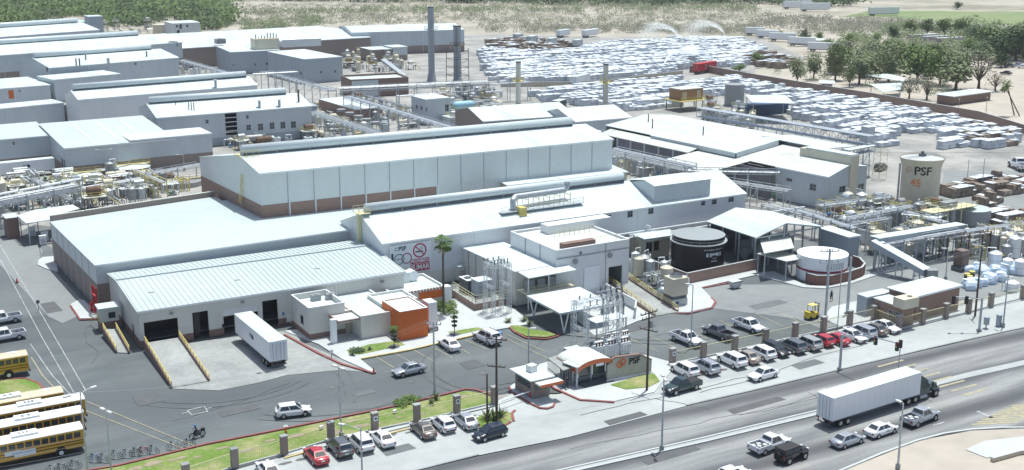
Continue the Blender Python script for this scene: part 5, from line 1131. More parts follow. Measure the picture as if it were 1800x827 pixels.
SPEC = {
 'sedan': dict(L=4.65, W=1.80, st=[(-2.32, .42, .78, .70), (-2.25, .28, .93, .82), (-1.7, .22, 1.0, .89), (-.8, .2, .98, .9), (.6, .2, .95, .9), (1.0, .2, .92, .9), (1.75, .22, .82, .88), (2.15, .26, .70, .82), (2.32, .36, .56, .70)],
               cab=(-1.85, 1.05, .93, -1.05, .25, 1.44, .80, .60), wb=(-1.4, 1.38), r=.32),
 'hatch': dict(L=4.3, W=1.80, st=[(-2.15, .42, .85, .74), (-2.08, .3, .98, .84), (-1.6, .24, 1.02, .9), (0, .22, 1.0, .9), (.9, .22, .96, .9), (1.6, .24, .84, .87), (2.0, .28, .72, .8), (2.15, .38, .58, .7)],
               cab=(-2.05, 1.05, .96, -1.65, .25, 1.53, .82, .63), wb=(-1.3, 1.28), r=.33),
 'suv': dict(L=4.8, W=1.90, st=[(-2.4, .5, 1.0, .80), (-2.33, .36, 1.1, .90), (-1.8, .3, 1.14, .95), (0, .28, 1.12, .95), (1.0, .28, 1.1, .95), (1.9, .3, 1.0, .92), (2.28, .36, .88, .84), (2.4, .46, .7, .74)],
             cab=(-2.3, 1.15, 1.08, -2.0, .45, 1.74, .87, .70), wb=(-1.45, 1.45), r=.38),
 'pickup': dict(L=5.6, W=1.95, st=[(-.75, .42, 1.15, .95), (0, .4, 1.15, .97), (1.2, .4, 1.14, .97), (2.0, .42, 1.06, .95), (2.65, .46, .94, .88), (2.8, .56, .76, .78)],
                cab=(-.72, 1.3, 1.12, -.45, .65, 1.82, .89, .70), wb=(-1.75, 1.8), r=.40),
 'jeep': dict(L=4.5, W=1.85, st=[(-2.1, .5, 1.15, .80), (-2.0, .45, 1.2, .82), (.9, .45, 1.2, .82), (1.0, .5, 1.15, .72), (2.15, .5, 1.08, .62), (2.2, .55, 1.0, .6)],
              cab=(-2.05, .95, 1.18, -2.0, .55, 1.86, .80, .74), wb=(-1.3, 1.3), r=.42)}
def car(kind, paint, label, px, py, hd, cat=None, group=None, name=None, sc=1.0, roofm=None, rails=False, loc=None, extra=None):
    s = SPEC[kind]; q = loc or P(px, py); pm = PAINT[paint]
    t = empty(name or {'sedan': 'sedan_car', 'hatch': 'hatchback_car', 'suv': 'suv_car', 'pickup': 'pickup_truck', 'jeep': 'off_road_car'}[kind], label, cat or {'pickup': 'pickup truck'}.get(kind, 'car'), (q.x, q.y, 0.0 if q.z == 0 else q.z), hd, group)
    t.scale = (sc, sc, sc)
    if kind not in ('hatch',) : pass
    mb = MB(); loft(mb, s['st']); part(t, 'body', mb, pm)
    x0, x1, zb, r0, r1, zt, wb_, wt = s['cab']
    if kind == 'sedan': x0 = x0
    c = [(x0, -wb_, zb), (x1, -wb_, zb), (x1, wb_, zb), (x0, wb_, zb), (r0, -wt, zt), (r1, -wt, zt), (r1, wt, zt), (r0, wt, zt)]
    xm0, xm1 = r0+.12, r1-.1; c2 = [(xm0, -wt*.8, zt+.045), (xm1, -wt*.8, zt+.045), (xm1, wt*.8, zt+.045), (xm0, wt*.8, zt+.045)]
    mb = MB(); mb.add(c+c2, [(0, 1, 5, 4), (1, 2, 6, 5), (2, 3, 7, 6), (3, 0, 4, 7), (4, 5, 9, 8), (5, 6, 10, 9), (6, 7, 11, 10), (7, 4, 8, 11), (8, 9, 10, 11)])
    part(t, 'roof', mb, roofm or pm)
    V = [Vector(p) for p in c]
    def pane(nm, a, b, cc, d, u0, u1, v0, v1, m=glass):   # a,b bottom ; d,cc top
        f = lambda u, v: (a+(b-a)*u)*(1-v)+(d+(cc-d)*u)*v
        n_ = (b-a).cross(d-a).normalized()*0.012
        mb = MB(); mb.quad(*[f(u, v)+n_ for u, v in ((u0, v0), (u1, v0), (u1, v1), (u0, v1))]); part(t, nm, mb, m)
    pane('windscreen', V[1], V[2], V[6], V[5], .06, .94, .1, .92)
    pane('rear_window', V[3], V[0], V[4], V[7], .08, .92, .25 if kind == 'sedan' else .35, .9)
    for a, b, cc, d in ((V[0], V[1], V[5], V[4]), (V[2], V[3], V[7], V[6])):
        fr = (a is V[0])
        pane('side_window', a, b, cc, d, .10 if fr else .06, .49, .12, .88); pane('side_window', a, b, cc, d, .53, .94 if fr else .90, .12, .88)
    r = s['r']; w = s['W']/2
    tm = MB().cyl((0, -.11, 0), (0, .11, 0), r, n=16, smooth=False).mesh('wheel', tyre_m)
    rm_ = MB().cyl((0, -.116, 0), (0, .116, 0), r*.62, n=12, smooth=False).mesh('rim', rim_m if paint != 'x' else trim)
    am = MB().cyl((0, -.02, 0), (0, .02, 0), r*1.2, n=14, smooth=False).mesh('wheel_arch', trim)
    for x in s['wb']:
        for sd in (-1, 1):
            wh_ = part(t, 'wheel', tm, None, loc=(x, sd*(w-.10), r)); part(wh_, 'rim', rm_, None); part(t, 'wheel_arch', am, None, loc=(x, sd*(w-.035), r+.05))
    xf, zf, wf = s['st'][-1][0], s['st'][-2][2], s['st'][-2][3]; xr, zr_, wr = (s['st'][0][0], s['st'][1][2], s['st'][1][3])
    if kind == 'pickup': xr, zr_, wr = -2.8, 1.05, .93
    for sd in (-1, 1):
        mb = MB(); mb.cbox((xf-.12, sd*(wf*.78), zf-.06), (.22, .34, .16), 0); part(t, 'headlight', mb, lamp_m)
        mb = MB(); mb.cbox((xr+.05, sd*(wr*.82), zr_-.2), (.12, .24, .2), 0); part(t, 'tail_light', mb, tail_m)
        mb = MB(); mb.cbox((x1-.15, sd*(wb_+.12), zb+.06), (.16, .18, .12), 0); part(t, 'mirror', mb, pm if paint != 'x' else trim)
    mb = MB(); mb.cbox((xf-.04, 0, zf-.16), (.1, wf*.9, .14), 0); part(t, 'grille', mb, trim)
    mb = MB(); mb.cbox((xf-.06, 0, s['st'][-1][1]+.0), (.2, wf*1.5, .14), 0); mb2 = MB(); mb2.cbox((xr+.06, 0, .48), (.2, wr*1.6, .16), 0); part(t, 'bumper', mb, trim); part(t, 'bumper', mb2, trim if kind != 'sedan' else pm)
    mb = MB(); mb.cbox((xr-.015 if kind != 'pickup' else xr-.02, 0, .72), (.04, .42, .16), 0); part(t, 'number_plate', mb, plate_m)
    if kind == 'pickup':
        mb = MB()
        for sd in (-1, 1): mb.box(-2.8, -.74, sd*.93-.05, sd*.93+.05, .5, 1.16)
        mb.box(-2.8, -2.7, -.88, .88, .5, 1.16); mb.box(-2.7, -.76, -.88, .88, .5, .62); mb.box(-.84, -.77, -.88, .88, .62, 1.16); part(t, 'cargo_bed', mb, pm)
        mb = MB(); mb.box(-2.69, -.85, -.875, .875, .621, .65); part(t, 'bed_liner', mb, trim)
        if extra == 'cover': mb = MB(); mb.box(-2.78, -.76, -.9, .9, 1.165, 1.2); part(t, 'bed_cover', mb, trim)
        if extra == 'load':
            for k in range(4): mb = MB(); mb.cbox((-1.2-.4*k, (-.3, .3, -.2, .35)[k], .85), (.5, .5, .4), k); part(t, 'load', mb, conc_l)
    if kind == 'jeep':
        mb = MB(); mb.cyl((-2.15, 0, 1.05), (-2.38, 0, 1.05), .40, n=16); part(t, 'spare_wheel', mb, tyre_m)
        for sd in (-1, 1):
            for x in s['wb']: mb = MB(); mb.cbox((x, sd*.80, .92), (1.0, .28, .08), 0); part(t, 'fender', mb, trim)
    if rails:
        for sd in (-1, 1): mb = MB(); mb.bar((r0+.15, sd*wt*.9, zt+.09), (r1-.1, sd*wt*.9, zt+.09), .05); part(t, 'roof_rail', mb, trim)
    return t
YN = R(88)
LOT = 'cars parked nose in along the street fence'
car('sedan', 'white', 'white sedan cut by the bottom edge, leftmost car outside the lawn fence', 472, 834, YN, group=LOT)
car('sedan', 'red', 'bright red sedan parked by itself beside the dark grey wagon', 556, 808, YN, group=LOT)
car('suv', 'grey', 'dark grey SUV parked right next to the red sedan', 597, 795, YN, group=LOT, rails=True)
car('suv', 'white', 'white off-road SUV with spare wheel on its tail beside the lawn fence', 634, 787, YN, group=LOT, extra='spare')
car('sedan', 'white', 'white sedan between the spare-wheel SUV and the empty bays', 672, 778, YN, group=LOT)
car('sedan', 'bronze', 'black bronze sedan at the left of three cars near the small round lawn', 744, 763, YN, group=LOT)
car('hatch', 'white', 'white hatchback between the bronze sedan and the grey silver sedan', 779, 753, YN, group=LOT)
car('sedan', 'silver', 'silver grey sedan nearest to the small round lawn', 818, 747, YN, group=LOT)
car('hatch', 'navy', 'dark navy hatchback parked crosswise in front of the small round lawn', 861, 769, R(184))
car('hatch', 'white', 'white hatchback driving right on the plant road', 516, 730, R(-12), sc=1.03)
car('sedan', 'silver', 'silver sedan driving left across the plant road by the lamp post', 719, 657, R(182))
car('sedan', 'white', 'white sedan parked in the office bay near the orange block', 790, 612, YN)
car('suv', 'white', 'large white SUV with roof rack parked near the round office shrubs', 856, 601, R(96), sc=1.08, rails=True)
car('pickup', 'white', 'white double cab pickup with empty dark bed, leftmost inside the cream fence', 1207, 603, R(-86))
car('pickup', 'grey', 'grey pickup truck parked between two white pickups inside the fence', 1263, 592, R(94))
car('pickup', 'white', 'white single cab pickup farthest right of the three inside the fence', 1316, 580, R(-86))
ST = 'cars parked outside the cream fence'
car('suv', 'white', 'white SUV parked just behind the dark green pickup', 1203, 658, YN, group=ST)
car('suv', 'silver', 'silver SUV second from the entrance sign', 1240, 653, YN, group=ST, rails=True)
car('suv', 'white', 'white boxy SUV after the empty bays, right of the silver one', 1286, 641, YN, group=ST, sc=1.04)
car('sedan', 'tan', 'tan sedan squeezed between two white SUVs', 1312, 634, YN, group=ST)
car('suv', 'white', 'rounded white SUV to the left of the black hatchback', 1338, 628, YN, group=ST)
car('hatch', 'black', 'black hatchback facing the street with visible headlights', 1363, 622, R(-90), group=ST, sc=1.05)
car('suv', 'grey', 'slate grey SUV between the black hatchback and the gold one', 1392, 616, YN, group=ST)
car('suv', 'gold', 'pale gold SUV beside the pair of red cars', 1419, 611, YN, group=ST)
car('hatch', 'red', 'red hatchback, left of the pair of red cars', 1444, 605, YN, group=ST)
car('sedan', 'red', 'red sedan, right of the pair of red cars and next to the signal mast', 1469, 602, YN, group=ST)
car('sedan', 'white', 'white sedan just right of the signal mast', 1499, 597, R(-90), group=ST)
car('suv', 'silver', 'pale silver SUV third from the right end of the row', 1515, 591, YN, group=ST)
car('sedan', 'bronze', 'dark maroon bronze sedan half hidden behind the end car', 1537, 585, YN, group=ST)
car('sedan', 'white', 'white sedan facing the street at the right end of the row', 1557, 581, R(-88), group=ST)
car('pickup', 'green', 'dark green black pickup parked sideways near the lamp post', 1198, 687, R(183), extra='cover')
car('sedan', 'white', 'white sedan driving left alone below the parked row', 1341, 665, R(183))
car('pickup', 'white', 'white pickup with rubble in its bed driving behind the black off-roader', 1353, 790, R(4), extra='load')
car('jeep', 'black', 'matt black boxy off-roader driving right at the bottom of the street', 1391, 808, R(4), roofm=trim)
car('sedan', 'silver', 'silver white sedan driving right close behind the white taxi', 1489, 781, R(3))
tx = car('sedan', 'white', 'white taxi sedan with lettered doors beside the long trailer', 1548, 763, R(3))
text_part(tx, 'TAXI', 0.28, black, (0.2, -0.925, 0.66), (1, 0, 0), depth=0.005)
car('pickup', 'silver', 'silver pickup with white load driving right of the long trailer', 1617, 742, R(5), extra='load')
car('sedan', 'white', 'white car roof just entering at the bottom edge of the street', 1286, 842, R(3))
for k, (px, py) in enumerate(((-8, 598), (-14, 568))):
    t = car('pickup', 'white', ('nearer' if k == 0 else 'farther')+' of two white pickups parked at the far left edge', px+18, py, R(182), group='white pickups at the left edge')
for k, (px, py, c_) in enumerate(((1768, 131, 'black'), (1775, 118, 'grey'), (1788, 117, 'silver'), (1762, 116, 'black'), (1750, 114, 'black'), (1798, 120, 'white'))):
    car('sedan', c_, ('lone black car on the sandy lot behind the pale trees' if k == 0 else '%s car in the distant row under the dark trees at far right, place %s' % (c_, ('', 'fourth', 'fifth', 'second', 'first', 'last')[k])), px, py, R(100+k*3), group='distant parked cars')
car('pickup', 'white', 'white truck driving in the yard right of the cream silo', 1791, 297, R(60), sc=1.5)
car('suv', 'black', 'black vehicle parked behind the yellow lattice tower left of the silo', 1548, 299, R(20))
# ---- trailers and trucks
def trailer(name, label, px, py, hd, L_=14.5, h=2.75, body=None, text=None, group=None, door=True, logo=False, z0=1.15, cat='trailer', front=True, loc=None):
    q = loc or P(px, py); t = empty(name, label, cat, (q.x, q.y, 0), hd, group); w = 1.28; body = body or white_p
    mb = MB(); mb.box(0, L_, -w, w, z0, z0+h); part(t, 'box_body', mb, body)
    mb = MB(); mb.box(-.03, L_+.03, -w-.03, w+.03, z0+h+.002, z0+h+.07); part(t, 'roof', mb, roof_w if body is not red_p else body)
    fr = MB(); fr.box(-.04, L_, -w-.02, -w+.02, z0-.12, z0-.002); fr.box(-.04, L_, w-.02, w+.02, z0-.12, z0-.002); fr.box(0.3, L_-.3, -.5, .5, z0-.35, z0-.003); part(t, 'chassis', fr, steel_d)
    tm = MB().cyl((0, -.28, 0), (0, .28, 0), .5, n=16, smooth=False).mesh('wheel', tyre_m); rm_ = MB().cyl((0, -.285, 0), (0, .285, 0), .28, n=10, smooth=False).mesh('rim', rim_m)
    for x in (1.6, 2.9):
        for sd in (-1, 1): wl_ = part(t, 'wheel', tm, None, loc=(x, sd*.98, .5)); part(wl_, 'rim', rm_, None)
    for sd in (-1, 1): mb = MB(); mb.bar((L_-3, sd*.8, 0), (L_-3, sd*.8, z0-.1), .14); part(t, 'landing_leg', mb, steel)
    if door:
        for sd in (-1, 1):
            mb = MB(); mb.box(-.06, -.003, min(sd*.04, sd*1.2), max(sd*.04, sd*1.2), z0+.08, z0+h-.08); d_ = part(t, 'rear_door', mb, body)
            for y in (.3, .8): mb = MB(); mb.bar((-.09, sd*y, z0+.15), (-.09, sd*y, z0+h-.15), .05); part(d_, 'lock_rod', mb, steel)
            mb = MB(); mb.box(-.1, -.02, sd*1.0-.12, sd*1.0+.12, z0-.2, z0-.08); part(t, 'tail_light', mb, tail_m)
        mb = MB(); mb.box(-.1, 0.05, -1.1, 1.1, .5, .62); mb.bar((0, -.9, .6), (0, -.9, z0), .08); mb.bar((0, .9, .6), (0, .9, z0), .08); part(t, 'rear_guard', mb, steel_d)
    n = int(L_/1.2); rib = MB()
    for i in range(1, n):
        x = L_*i/n
        for sd in (-1, 1): rib.box(x-.02, x+.02, sd*(w+.008)-.007, sd*(w+.008)+.007, z0+.06, z0+h-.06)
    part(t, 'side_rib', rib, body, kind='stuff')
    if text:
        for sd, xd in ((-1, (1, 0, 0)), (1, (-1, 0, 0))):
            text_part(t, text, 0.95, navy, (L_*0.55+(.6 if sd < 0 else -.6), sd*(w+.02), z0+h*.55), xd, depth=.005, bold=.01)
            mb = MB(); mb.cyl((L_*0.55-sd*-1*(-1.2)*1, sd*(w+.025), z0+h*.55), (L_*0.55-sd*-1*(-1.2), sd*(w+.016), z0+h*.55), .4, n=8); part(t, 'emblem', mb, navy)
    return t
def tractor(name, label, loc, hd, paint):
    t = empty(name, label, 'truck', loc, hd); pm = PAINT[paint]
    mb = MB(); mb.box(0, 6.8, -.45, .45, .55, .85); part(t, 'chassis', mb, steel_d)
    mb = MB(); mb.add([(2.0, -1.2, .9), (4.6, -1.2, .9), (4.6, 1.2, .9), (2.0, 1.2, .9), (2.0, -1.15, 3.5), (4.1, -1.0, 2.7), (4.1, 1.0, 2.7), (2.0, 1.15, 3.5), (3.0, -1.05, 3.4), (3.0, 1.05, 3.4)],
                     [(0, 3, 2, 1), (0, 1, 5, 8, 4), (3, 7, 9, 6, 2), (1, 2, 6, 5), (5, 6, 9, 8), (8, 9, 7, 4), (0, 4, 7, 3)]); part(t, 'cab', mb, pm)
    mb = MB(); mb.add([(4.55, -.9, .9), (6.6, -.75, .9), (6.6, .75, .9), (4.55, .9, .9), (4.5, -.85, 1.95), (6.4, -.65, 1.65), (6.4, .65, 1.65), (4.5, .85, 1.95)], [(0, 3, 2, 1), (4, 5, 6, 7), (0, 1, 5, 4), (1, 2, 6, 5), (2, 3, 7, 6), (3, 0, 4, 7)]); part(t, 'bonnet', mb, pm)
    mb = MB(); mb.quad((4.57, -1.0, 1.7), (4.57, 1.0, 1.7), (4.18, .9, 2.65), (4.18, -.9, 2.65)); part(t, 'windscreen', mb, glass)
    for sd in (-1, 1):
        mb = MB(); mb.quad((3.2, sd*1.21, 1.7), (4.3, sd*1.21, 1.7), (4.0, sd*1.11, 2.5), (3.2, sd*1.13, 2.5)); part(t, 'side_window', mb, glass)
        mb = MB(); mb.cyl((2.2, sd*1.0, .9), (2.2, sd*1.0, 3.9), .09); part(t, 'exhaust_stack', mb, rim_m)
        mb = MB(); mb.cyl((2.6, sd*.95, .55), (4.0, sd*.95, .55), .33); part(t, 'fuel_tank', mb, rim_m)
        mb = MB(); mb.cbox((5.9, sd*.95, .95), (1.1, .4, .3), 0); part(t, 'fender', mb, pm)
        mb = MB(); mb.cbox((6.55, sd*.72, 1.2), (.15, .25, .25), 0); part(t, 'headlight', mb, lamp_m)
        mb = MB(); mb.bar((4.5, sd*1.2, 2.2), (4.6, sd*1.5, 2.3), .05); mb.cbox((4.6, sd*1.5, 2.1), (.08, .2, .6), 0); part(t, 'mirror', mb, trim)
    mb = MB(); mb.box(6.55, 6.66, -.5, .5, .95, 1.6); part(t, 'grille', mb, rim_m); mb = MB(); mb.box(6.5, 6.8, -1.05, 1.05, .45, .8); part(t, 'bumper', mb, rim_m)
    tm = MB().cyl((0, -.2, 0), (0, .2, 0), .5, n=16, smooth=False).mesh('wheel', tyre_m); rm_ = MB().cyl((0, -.21, 0), (0, .21, 0), .28, n=10, smooth=False).mesh('rim', rim_m)
    for x in (.5, 1.8, 5.8):
        for sd in (-1, 1): w_ = part(t, 'wheel', tm, None, loc=(x, sd*1.0, .5)); part(w_, 'rim', rm_, None)
    return t
q = P(1462, 757); q2 = P(1622, 706); hd = math.atan2((q2-q).y, (q2-q).x)
ctr = q+Vector((-sin(hd), cos(hd), 0))*1.3
trailer('semi_trailer', 'very long white semi trailer hauled along the street by the dark truck', 0, 0, hd, 16.0, 2.9, loc=ctr)
e_ = ctr+Vector((cos(hd), sin(hd), 0))*13.6
tractor('truck_tractor', 'dark green truck tractor pulling the long white trailer', (e_.x, e_.y, 0), hd, 'green')
d1 = P(474, 655); trailer('docked_trailer', 'white trailer with dark lettering backed up to the third dock door', 0, 0, R(90), 14.5, 2.8, text='PSF', loc=P(491, 648))
trailer('side_trailer', 'white trailer with lettering parked against the brick footed bay at the left edge', -28, 318, R(2), 16, 2.7, text='PSF')
RT = trailer('red_trailer', 'dark red trailer with pale double chevron in the bale yard', 1222, 131, R(19), 14, 2.9, red_p)
for k in range(2):
    mb = MB()
    for sg in (-1, 1): mb.bar((5.0+k*.8, -1.31, 2.6+sg*.9), (5.7+k*.8, -1.31, 2.6), .1, .22)
    part(RT, 'chevron_mark', mb, conc_l)
text_part(RT, 'TRANSPORTES', 0.55, conc_l, (9.6, -1.31, 2.8), (1, 0, 0), depth=.005)
trailer('far_trailer', 'far white trailer on the left at the back edge of the bale yard', 981, 67, R(28), 11, 2.6)
trailer('far_trailer', 'longer far white trailer on the right at the back edge of the bale yard', 1026, 67, R(28), 15, 2.6)
trailer('yard_trailer', 'white box trailer parked between the pale stacks in the bale yard', 1008, 153, R(31), 12, 2.5)
trailer('dark_container', 'dark green container standing by the left pale stack', 976, 199, R(31), 5.5, 2.6, PAINT['green'], cat='container')
for k, (px, py, h_, l_) in enumerate(((1352, 72, -52, 13), (1330, 67, -52, 11), (1385, 80, -52, 13), (1310, 62, -52, 10), (1420, 90, -52, 13))):
    trailer('rail_container', 'long dark ended white container, %s in the line beyond the bale yard' % ('third', 'second', 'fourth', 'first from left', 'last')[k], px, py, R(h_), l_, 2.9, group='containers beyond the bales')
for k, (px, py) in enumerate(((1600, 76), (1622, 79), (1645, 82))):
    trailer('distant_rail_wagon', 'pale rail wagon among the distant trees, %s of three' % ('first', 'middle', 'last')[k], px, py, R(-8), 16, 2.8, mat('wagon_mauve', (0.45, 0.40, 0.42), 0.8), group='rail wagons in the trees')
for k, (px, py) in enumerate(((1377, 16), (1408, 20), (1527, 28))):
    trailer('distant_trailer', 'tiny white trailer on the distant road, %s of three' % ('left', 'middle', 'right')[k], px, py, R(-20), 20, 4, group='distant road trailers')
for k, (px, py) in enumerate(((905, 74), (930, 78), (965, 82), (1010, 85), (1125, 100))):
    trailer('storage_container', 'pale grey box container among far bales, %s from the left' % ('first', 'second', 'third', 'fourth', 'fifth')[k], px, py, R(28), 6, 2.6, wall_b, group='box containers among the bales')
# ---- buses
def bus(name, label, px, py, hd, rooft, roofm, num, banner=False):
    q = P(px, py); t = empty(name, label, 'bus', (q.x, q.y, 0), hd); w = 1.2; L_ = 10.2; pm = PAINT['bus']
    mb = MB(); mb.box(0, L_, -w, w, .75, 2.85); part(t, 'body', mb, pm)
    n = 8; pr = [(w*cos(pi*i/n)*1.0, 2.852+.30*sin(pi*i/n)) for i in range(n+1)]; mb = MB(); mb.extr(pr, -.02, L_+.02); part(t, 'roof', mb, roofm)
    mb = MB(); mb.add([(L_, -.85, .7), (L_+1.3, -.75, .7), (L_+1.3, .75, .7), (L_, .85, .7), (L_, -.85, 1.75), (L_+1.2, -.6, 1.45), (L_+1.2, .6, 1.45), (L_, .85, 1.75)], [(0, 3, 2, 1), (4, 5, 6, 7), (0, 1, 5, 4), (1, 2, 6, 5), (2, 3, 7, 6), (3, 0, 4, 7)]); part(t, 'bonnet', mb, pm)
    wn_ = MB().quad((0, 0, 0), (.72, 0, 0), (.72, 0, .68), (0, 0, .68)).mesh('window', glass)
    for sd in (-1, 1):
        for k in range(11): part(t, 'window', wn_, None, loc=(.35+k*.88, sd*(w+.012), 1.95))
        for z in (1.2, 1.55): mb = MB(); mb.box(.05, L_-.05, min(sd*w, sd*(w+.03)), max(sd*w, sd*(w+.03)), z, z+.08); part(t, 'rub_rail', mb, black)
        mb = MB(); mb.cbox((L_+.9, sd*.62, 1.2), (.5, .1, .3), 0); part(t, 'headlight', mb, lamp_m)
    mb = MB(); mb.quad((-.012, -.9, 2.0), (-.012, -.15, 2.0), (-.012, -.15, 2.65), (-.012, -.9, 2.65)); mb.quad((-.012, .15, 2.0), (-.012, .9, 2.0), (-.012, .9, 2.65), (-.012, .15, 2.65)); part(t, 'rear_window', mb, glass)
    mb = MB(); mb.quad((-.014, -.4, 1.0), (-.014, .4, 1.0), (-.014, .4, 1.8), (-.014, -.4, 1.8)); part(t, 'rear_door', mb, black)
    for y in (-1, 1):
        for z in (1.0, 1.45): mb = MB(); mb.cyl((-.04, y, z), (0, y, z), .09); part(t, 'tail_light', mb, tail_m)
    mb = MB(); mb.quad((L_+.012, -1.0, 1.8), (L_+.012, 1.0, 1.8), (L_+.012, 1.0, 2.7), (L_+.012, -1.0, 2.7)); part(t, 'windscreen', mb, glass)
    mb = MB(); mb.box(-.18, 0, -1.15, 1.15, .55, .8); part(t, 'bumper', mb, black)
    tm = MB().cyl((0, -.28, 0), (0, .28, 0), .48, n=16, smooth=False).mesh('wheel', tyre_m); rm_ = MB().cyl((0, -.285, 0), (0, .285, 0), .26, n=10, smooth=False).mesh('rim', white_p)
    for x in (2.6, 9.9):
        for sd in (-1, 1): w_ = part(t, 'wheel', tm, None, loc=(x, sd*.98, .48)); part(w_, 'rim', rm_, None); mb = MB(); mb.cyl((x, sd*(w-.1), .62), (x, sd*(w+.015), .62), .62, n=16); part(t, 'wheel_arch', mb, black)
    if num:
        mb = MB(); mb.box(4.8, 7.6, -.65, .65, 3.1, 3.35); ac = part(t, 'roof_unit', mb, white_p); text_part(ac, num, .85, navy, (6.3, -.0, 3.36), (-1, 0, 0), (0, -1, 0), depth=.01, bold=.02)
    mb = MB(); mb.box(1.3, 2.4, -.35, .35, 3.12, 3.2); part(t, 'roof_hatch', mb, white_p)
    if banner:
        mb = MB(); mb.box(5.3, 7.6, w+.03, w+.06, 1.0, 1.75); mb.box(6.9, 8.6, w+.03, w+.05, 1.35, 1.85); b_ = part(t, 'banner', mb, white_p); text_part(b_, 'TRANSPORTE DE PERSONAL', .2, blue_p, (6.6, w+.07, 1.5), (-1, 0, 0), depth=.004)
    return t
bus('school_bus', 'nearest yellow bus with white roof and white banner on its side', 146, 788, R(179), 0, white_p, '111', True)
bus('school_bus', 'second yellow bus from the front with white roof', 147, 758, R(179), 0, white_p, '5-5')
bus('school_bus', 'third yellow bus from the front with white roof and black side', 149, 734, R(179), 0, white_p, '333')
bus('school_bus', 'fourth bus, cream roofed, beside the round corner lawn', 112, 722, R(179), 0, PAINT['cream'], '5 5')
bus('parked_bus', 'yellow bus alone above the corner lawn, rear towards the road', 50, 655, R(178), 0, PAINT['cream'], '')
bus('cream_coach', 'pale yellow bus roof just below the two white pickups', 60, 640, R(178), 0, PAINT['cream'], '') if False else None
# ---- motorcycle, bicycles, forklift
def bike(name, label, px, py, hd, sc=1.0, motor=False, group=None, fm=None):
    q = P(px, py); t = empty(name, label, 'motorcycle' if motor else 'bicycle', (q.x, q.y, 0), hd, group); fm = fm or steel_d; r = .33; th = .09 if motor else .035
    for x in (-.68 if motor else -.52, .68 if motor else .52):
        mb = MB(); n = 16
        for i in range(n): a, b = 2*pi*i/n, 2*pi*(i+1)/n; mb.bar((x+r*cos(a), 0, r+r*sin(a)), (x+r*cos(b), 0, r+r*sin(b)), th)
        for i in range(6): a = pi*i/6; mb.bar((x+r*cos(a), 0, r+r*sin(a)), (x-r*cos(a), 0, r-r*sin(a)), .012)
        part(t, 'wheel', mb, tyre_m)
    mb = MB(); b_ = .05
    for a, b in (((-.52, r), (-.15, .33)), ((-.15, .33), (-.25, .85)), ((-.25, .85), (-.52, r)), ((-.15, .33), (.38, .8)), ((-.22, .78), (.36, .85)), ((.36, .98), (.52, r))): mb.bar((a[0], 0, a[1]), (b[0], 0, b[1]), b_)
    part(t, 'frame', mb, fm)
    mb = MB(); mb.bar((.36, 0, .85), (.34, 0, 1.02), .04); mb.bar((.32, -.28, 1.02), (.32, .28, 1.02), .04); part(t, 'handlebar', mb, steel)
    mb = MB(); mb.cbox((-.27, 0, .92 if not motor else .8), (.28 if not motor else .7, .16 if not motor else .28, .08), 0); part(t, 'saddle', mb, trim)
    if motor:
        mb = MB(); mb.cbox((.0, 0, .45), (.5, .28, .4), 0); part(t, 'engine', mb, steel_d); mb = MB(); mb.ball((.15, 0, .78), .22, 6, 10, .8); part(t, 'fuel_tank', mb, PAINT['black']); mb = MB(); mb.cbox((-.75, 0, .85), (.4, .4, .3), 0); part(t, 'top_box', mb, trim)
    else:
        mb = MB(); mb.cyl((-.15, -.1, .33), (-.15, .1, .33), .09); part(t, 'crank', mb, steel)
    return t
for k, (px, py) in enumerate(((93, 832), (108, 829), (131, 823), (166, 812), (183, 812), (204, 806), (224, 804), (240, 801), (252, 799), (270, 797), (305, 790), (332, 785))):
    bike('bicycle', 'bicycle parked along the red kerb, %s of the twelve counted from the buses' % ('first', 'second', 'third', 'fourth', 'fifth', 'sixth', 'seventh', 'eighth', 'ninth', 'tenth', 'eleventh', 'last')[k], px, py, R(-35+random.uniform(-14, 14)), group='bicycles along the red kerb', fm=(red_p if k == 8 else random.choice((steel_d, steel, blue_p))))
bike('motorcycle', 'black motorcycle ridden across the plant road', 347, 769, R(-172), motor=True)
q = P(1427, 560); t = empty('forklift', 'yellow forklift parked by the bare lamp posts near the brick office', 'forklift', (q.x, q.y, 0), R(5))
mb = MB(); mb.box(-1.2, .9, -.55, .55, .3, .95); mb.box(-1.25, -.6, -.5, .5, .95, 1.3); part(t, 'body', mb, mat('forklift_yellow', (0.7, 0.55, 0.05), 0.5))
mb = MB()
for x in (-.6, .7):
    for y in (-.5, .5): mb.bar((x, y, .95), (x*.8, y, 2.2), .07)
part(t, 'overhead_guard', mb, yellow); mb = MB(); mb.box(-.7, .7, -.55, .55, 2.2, 2.27); part(t, 'roof', mb, yellow)
mb = MB(); mb.bar((1.05, -.35, .1), (1.05, -.35, 2.4), .12); mb.bar((1.05, .35, .1), (1.05, .35, 2.4), .12); mb.bar((1.05, -.35, 2.3), (1.05, .35, 2.3), .1); part(t, 'mast', mb, steel_d)
for y in (-.3, .3): mb = MB(); mb.box(1.12, 2.2, y-.07, y+.07, .12, .18); part(t, 'fork', mb, steel_d)
mb = MB(); mb.cbox((-.1, 0, 1.1), (.5, .5, .15), 0); part(t, 'seat', mb, trim)
for x in (-.9, .6):
    for y in (-.5, .5): mb = MB(); mb.cyl((x, y-.12, .3), (x, y+.12, .3), .3, n=14); part(t, 'wheel', mb, tyre_m)
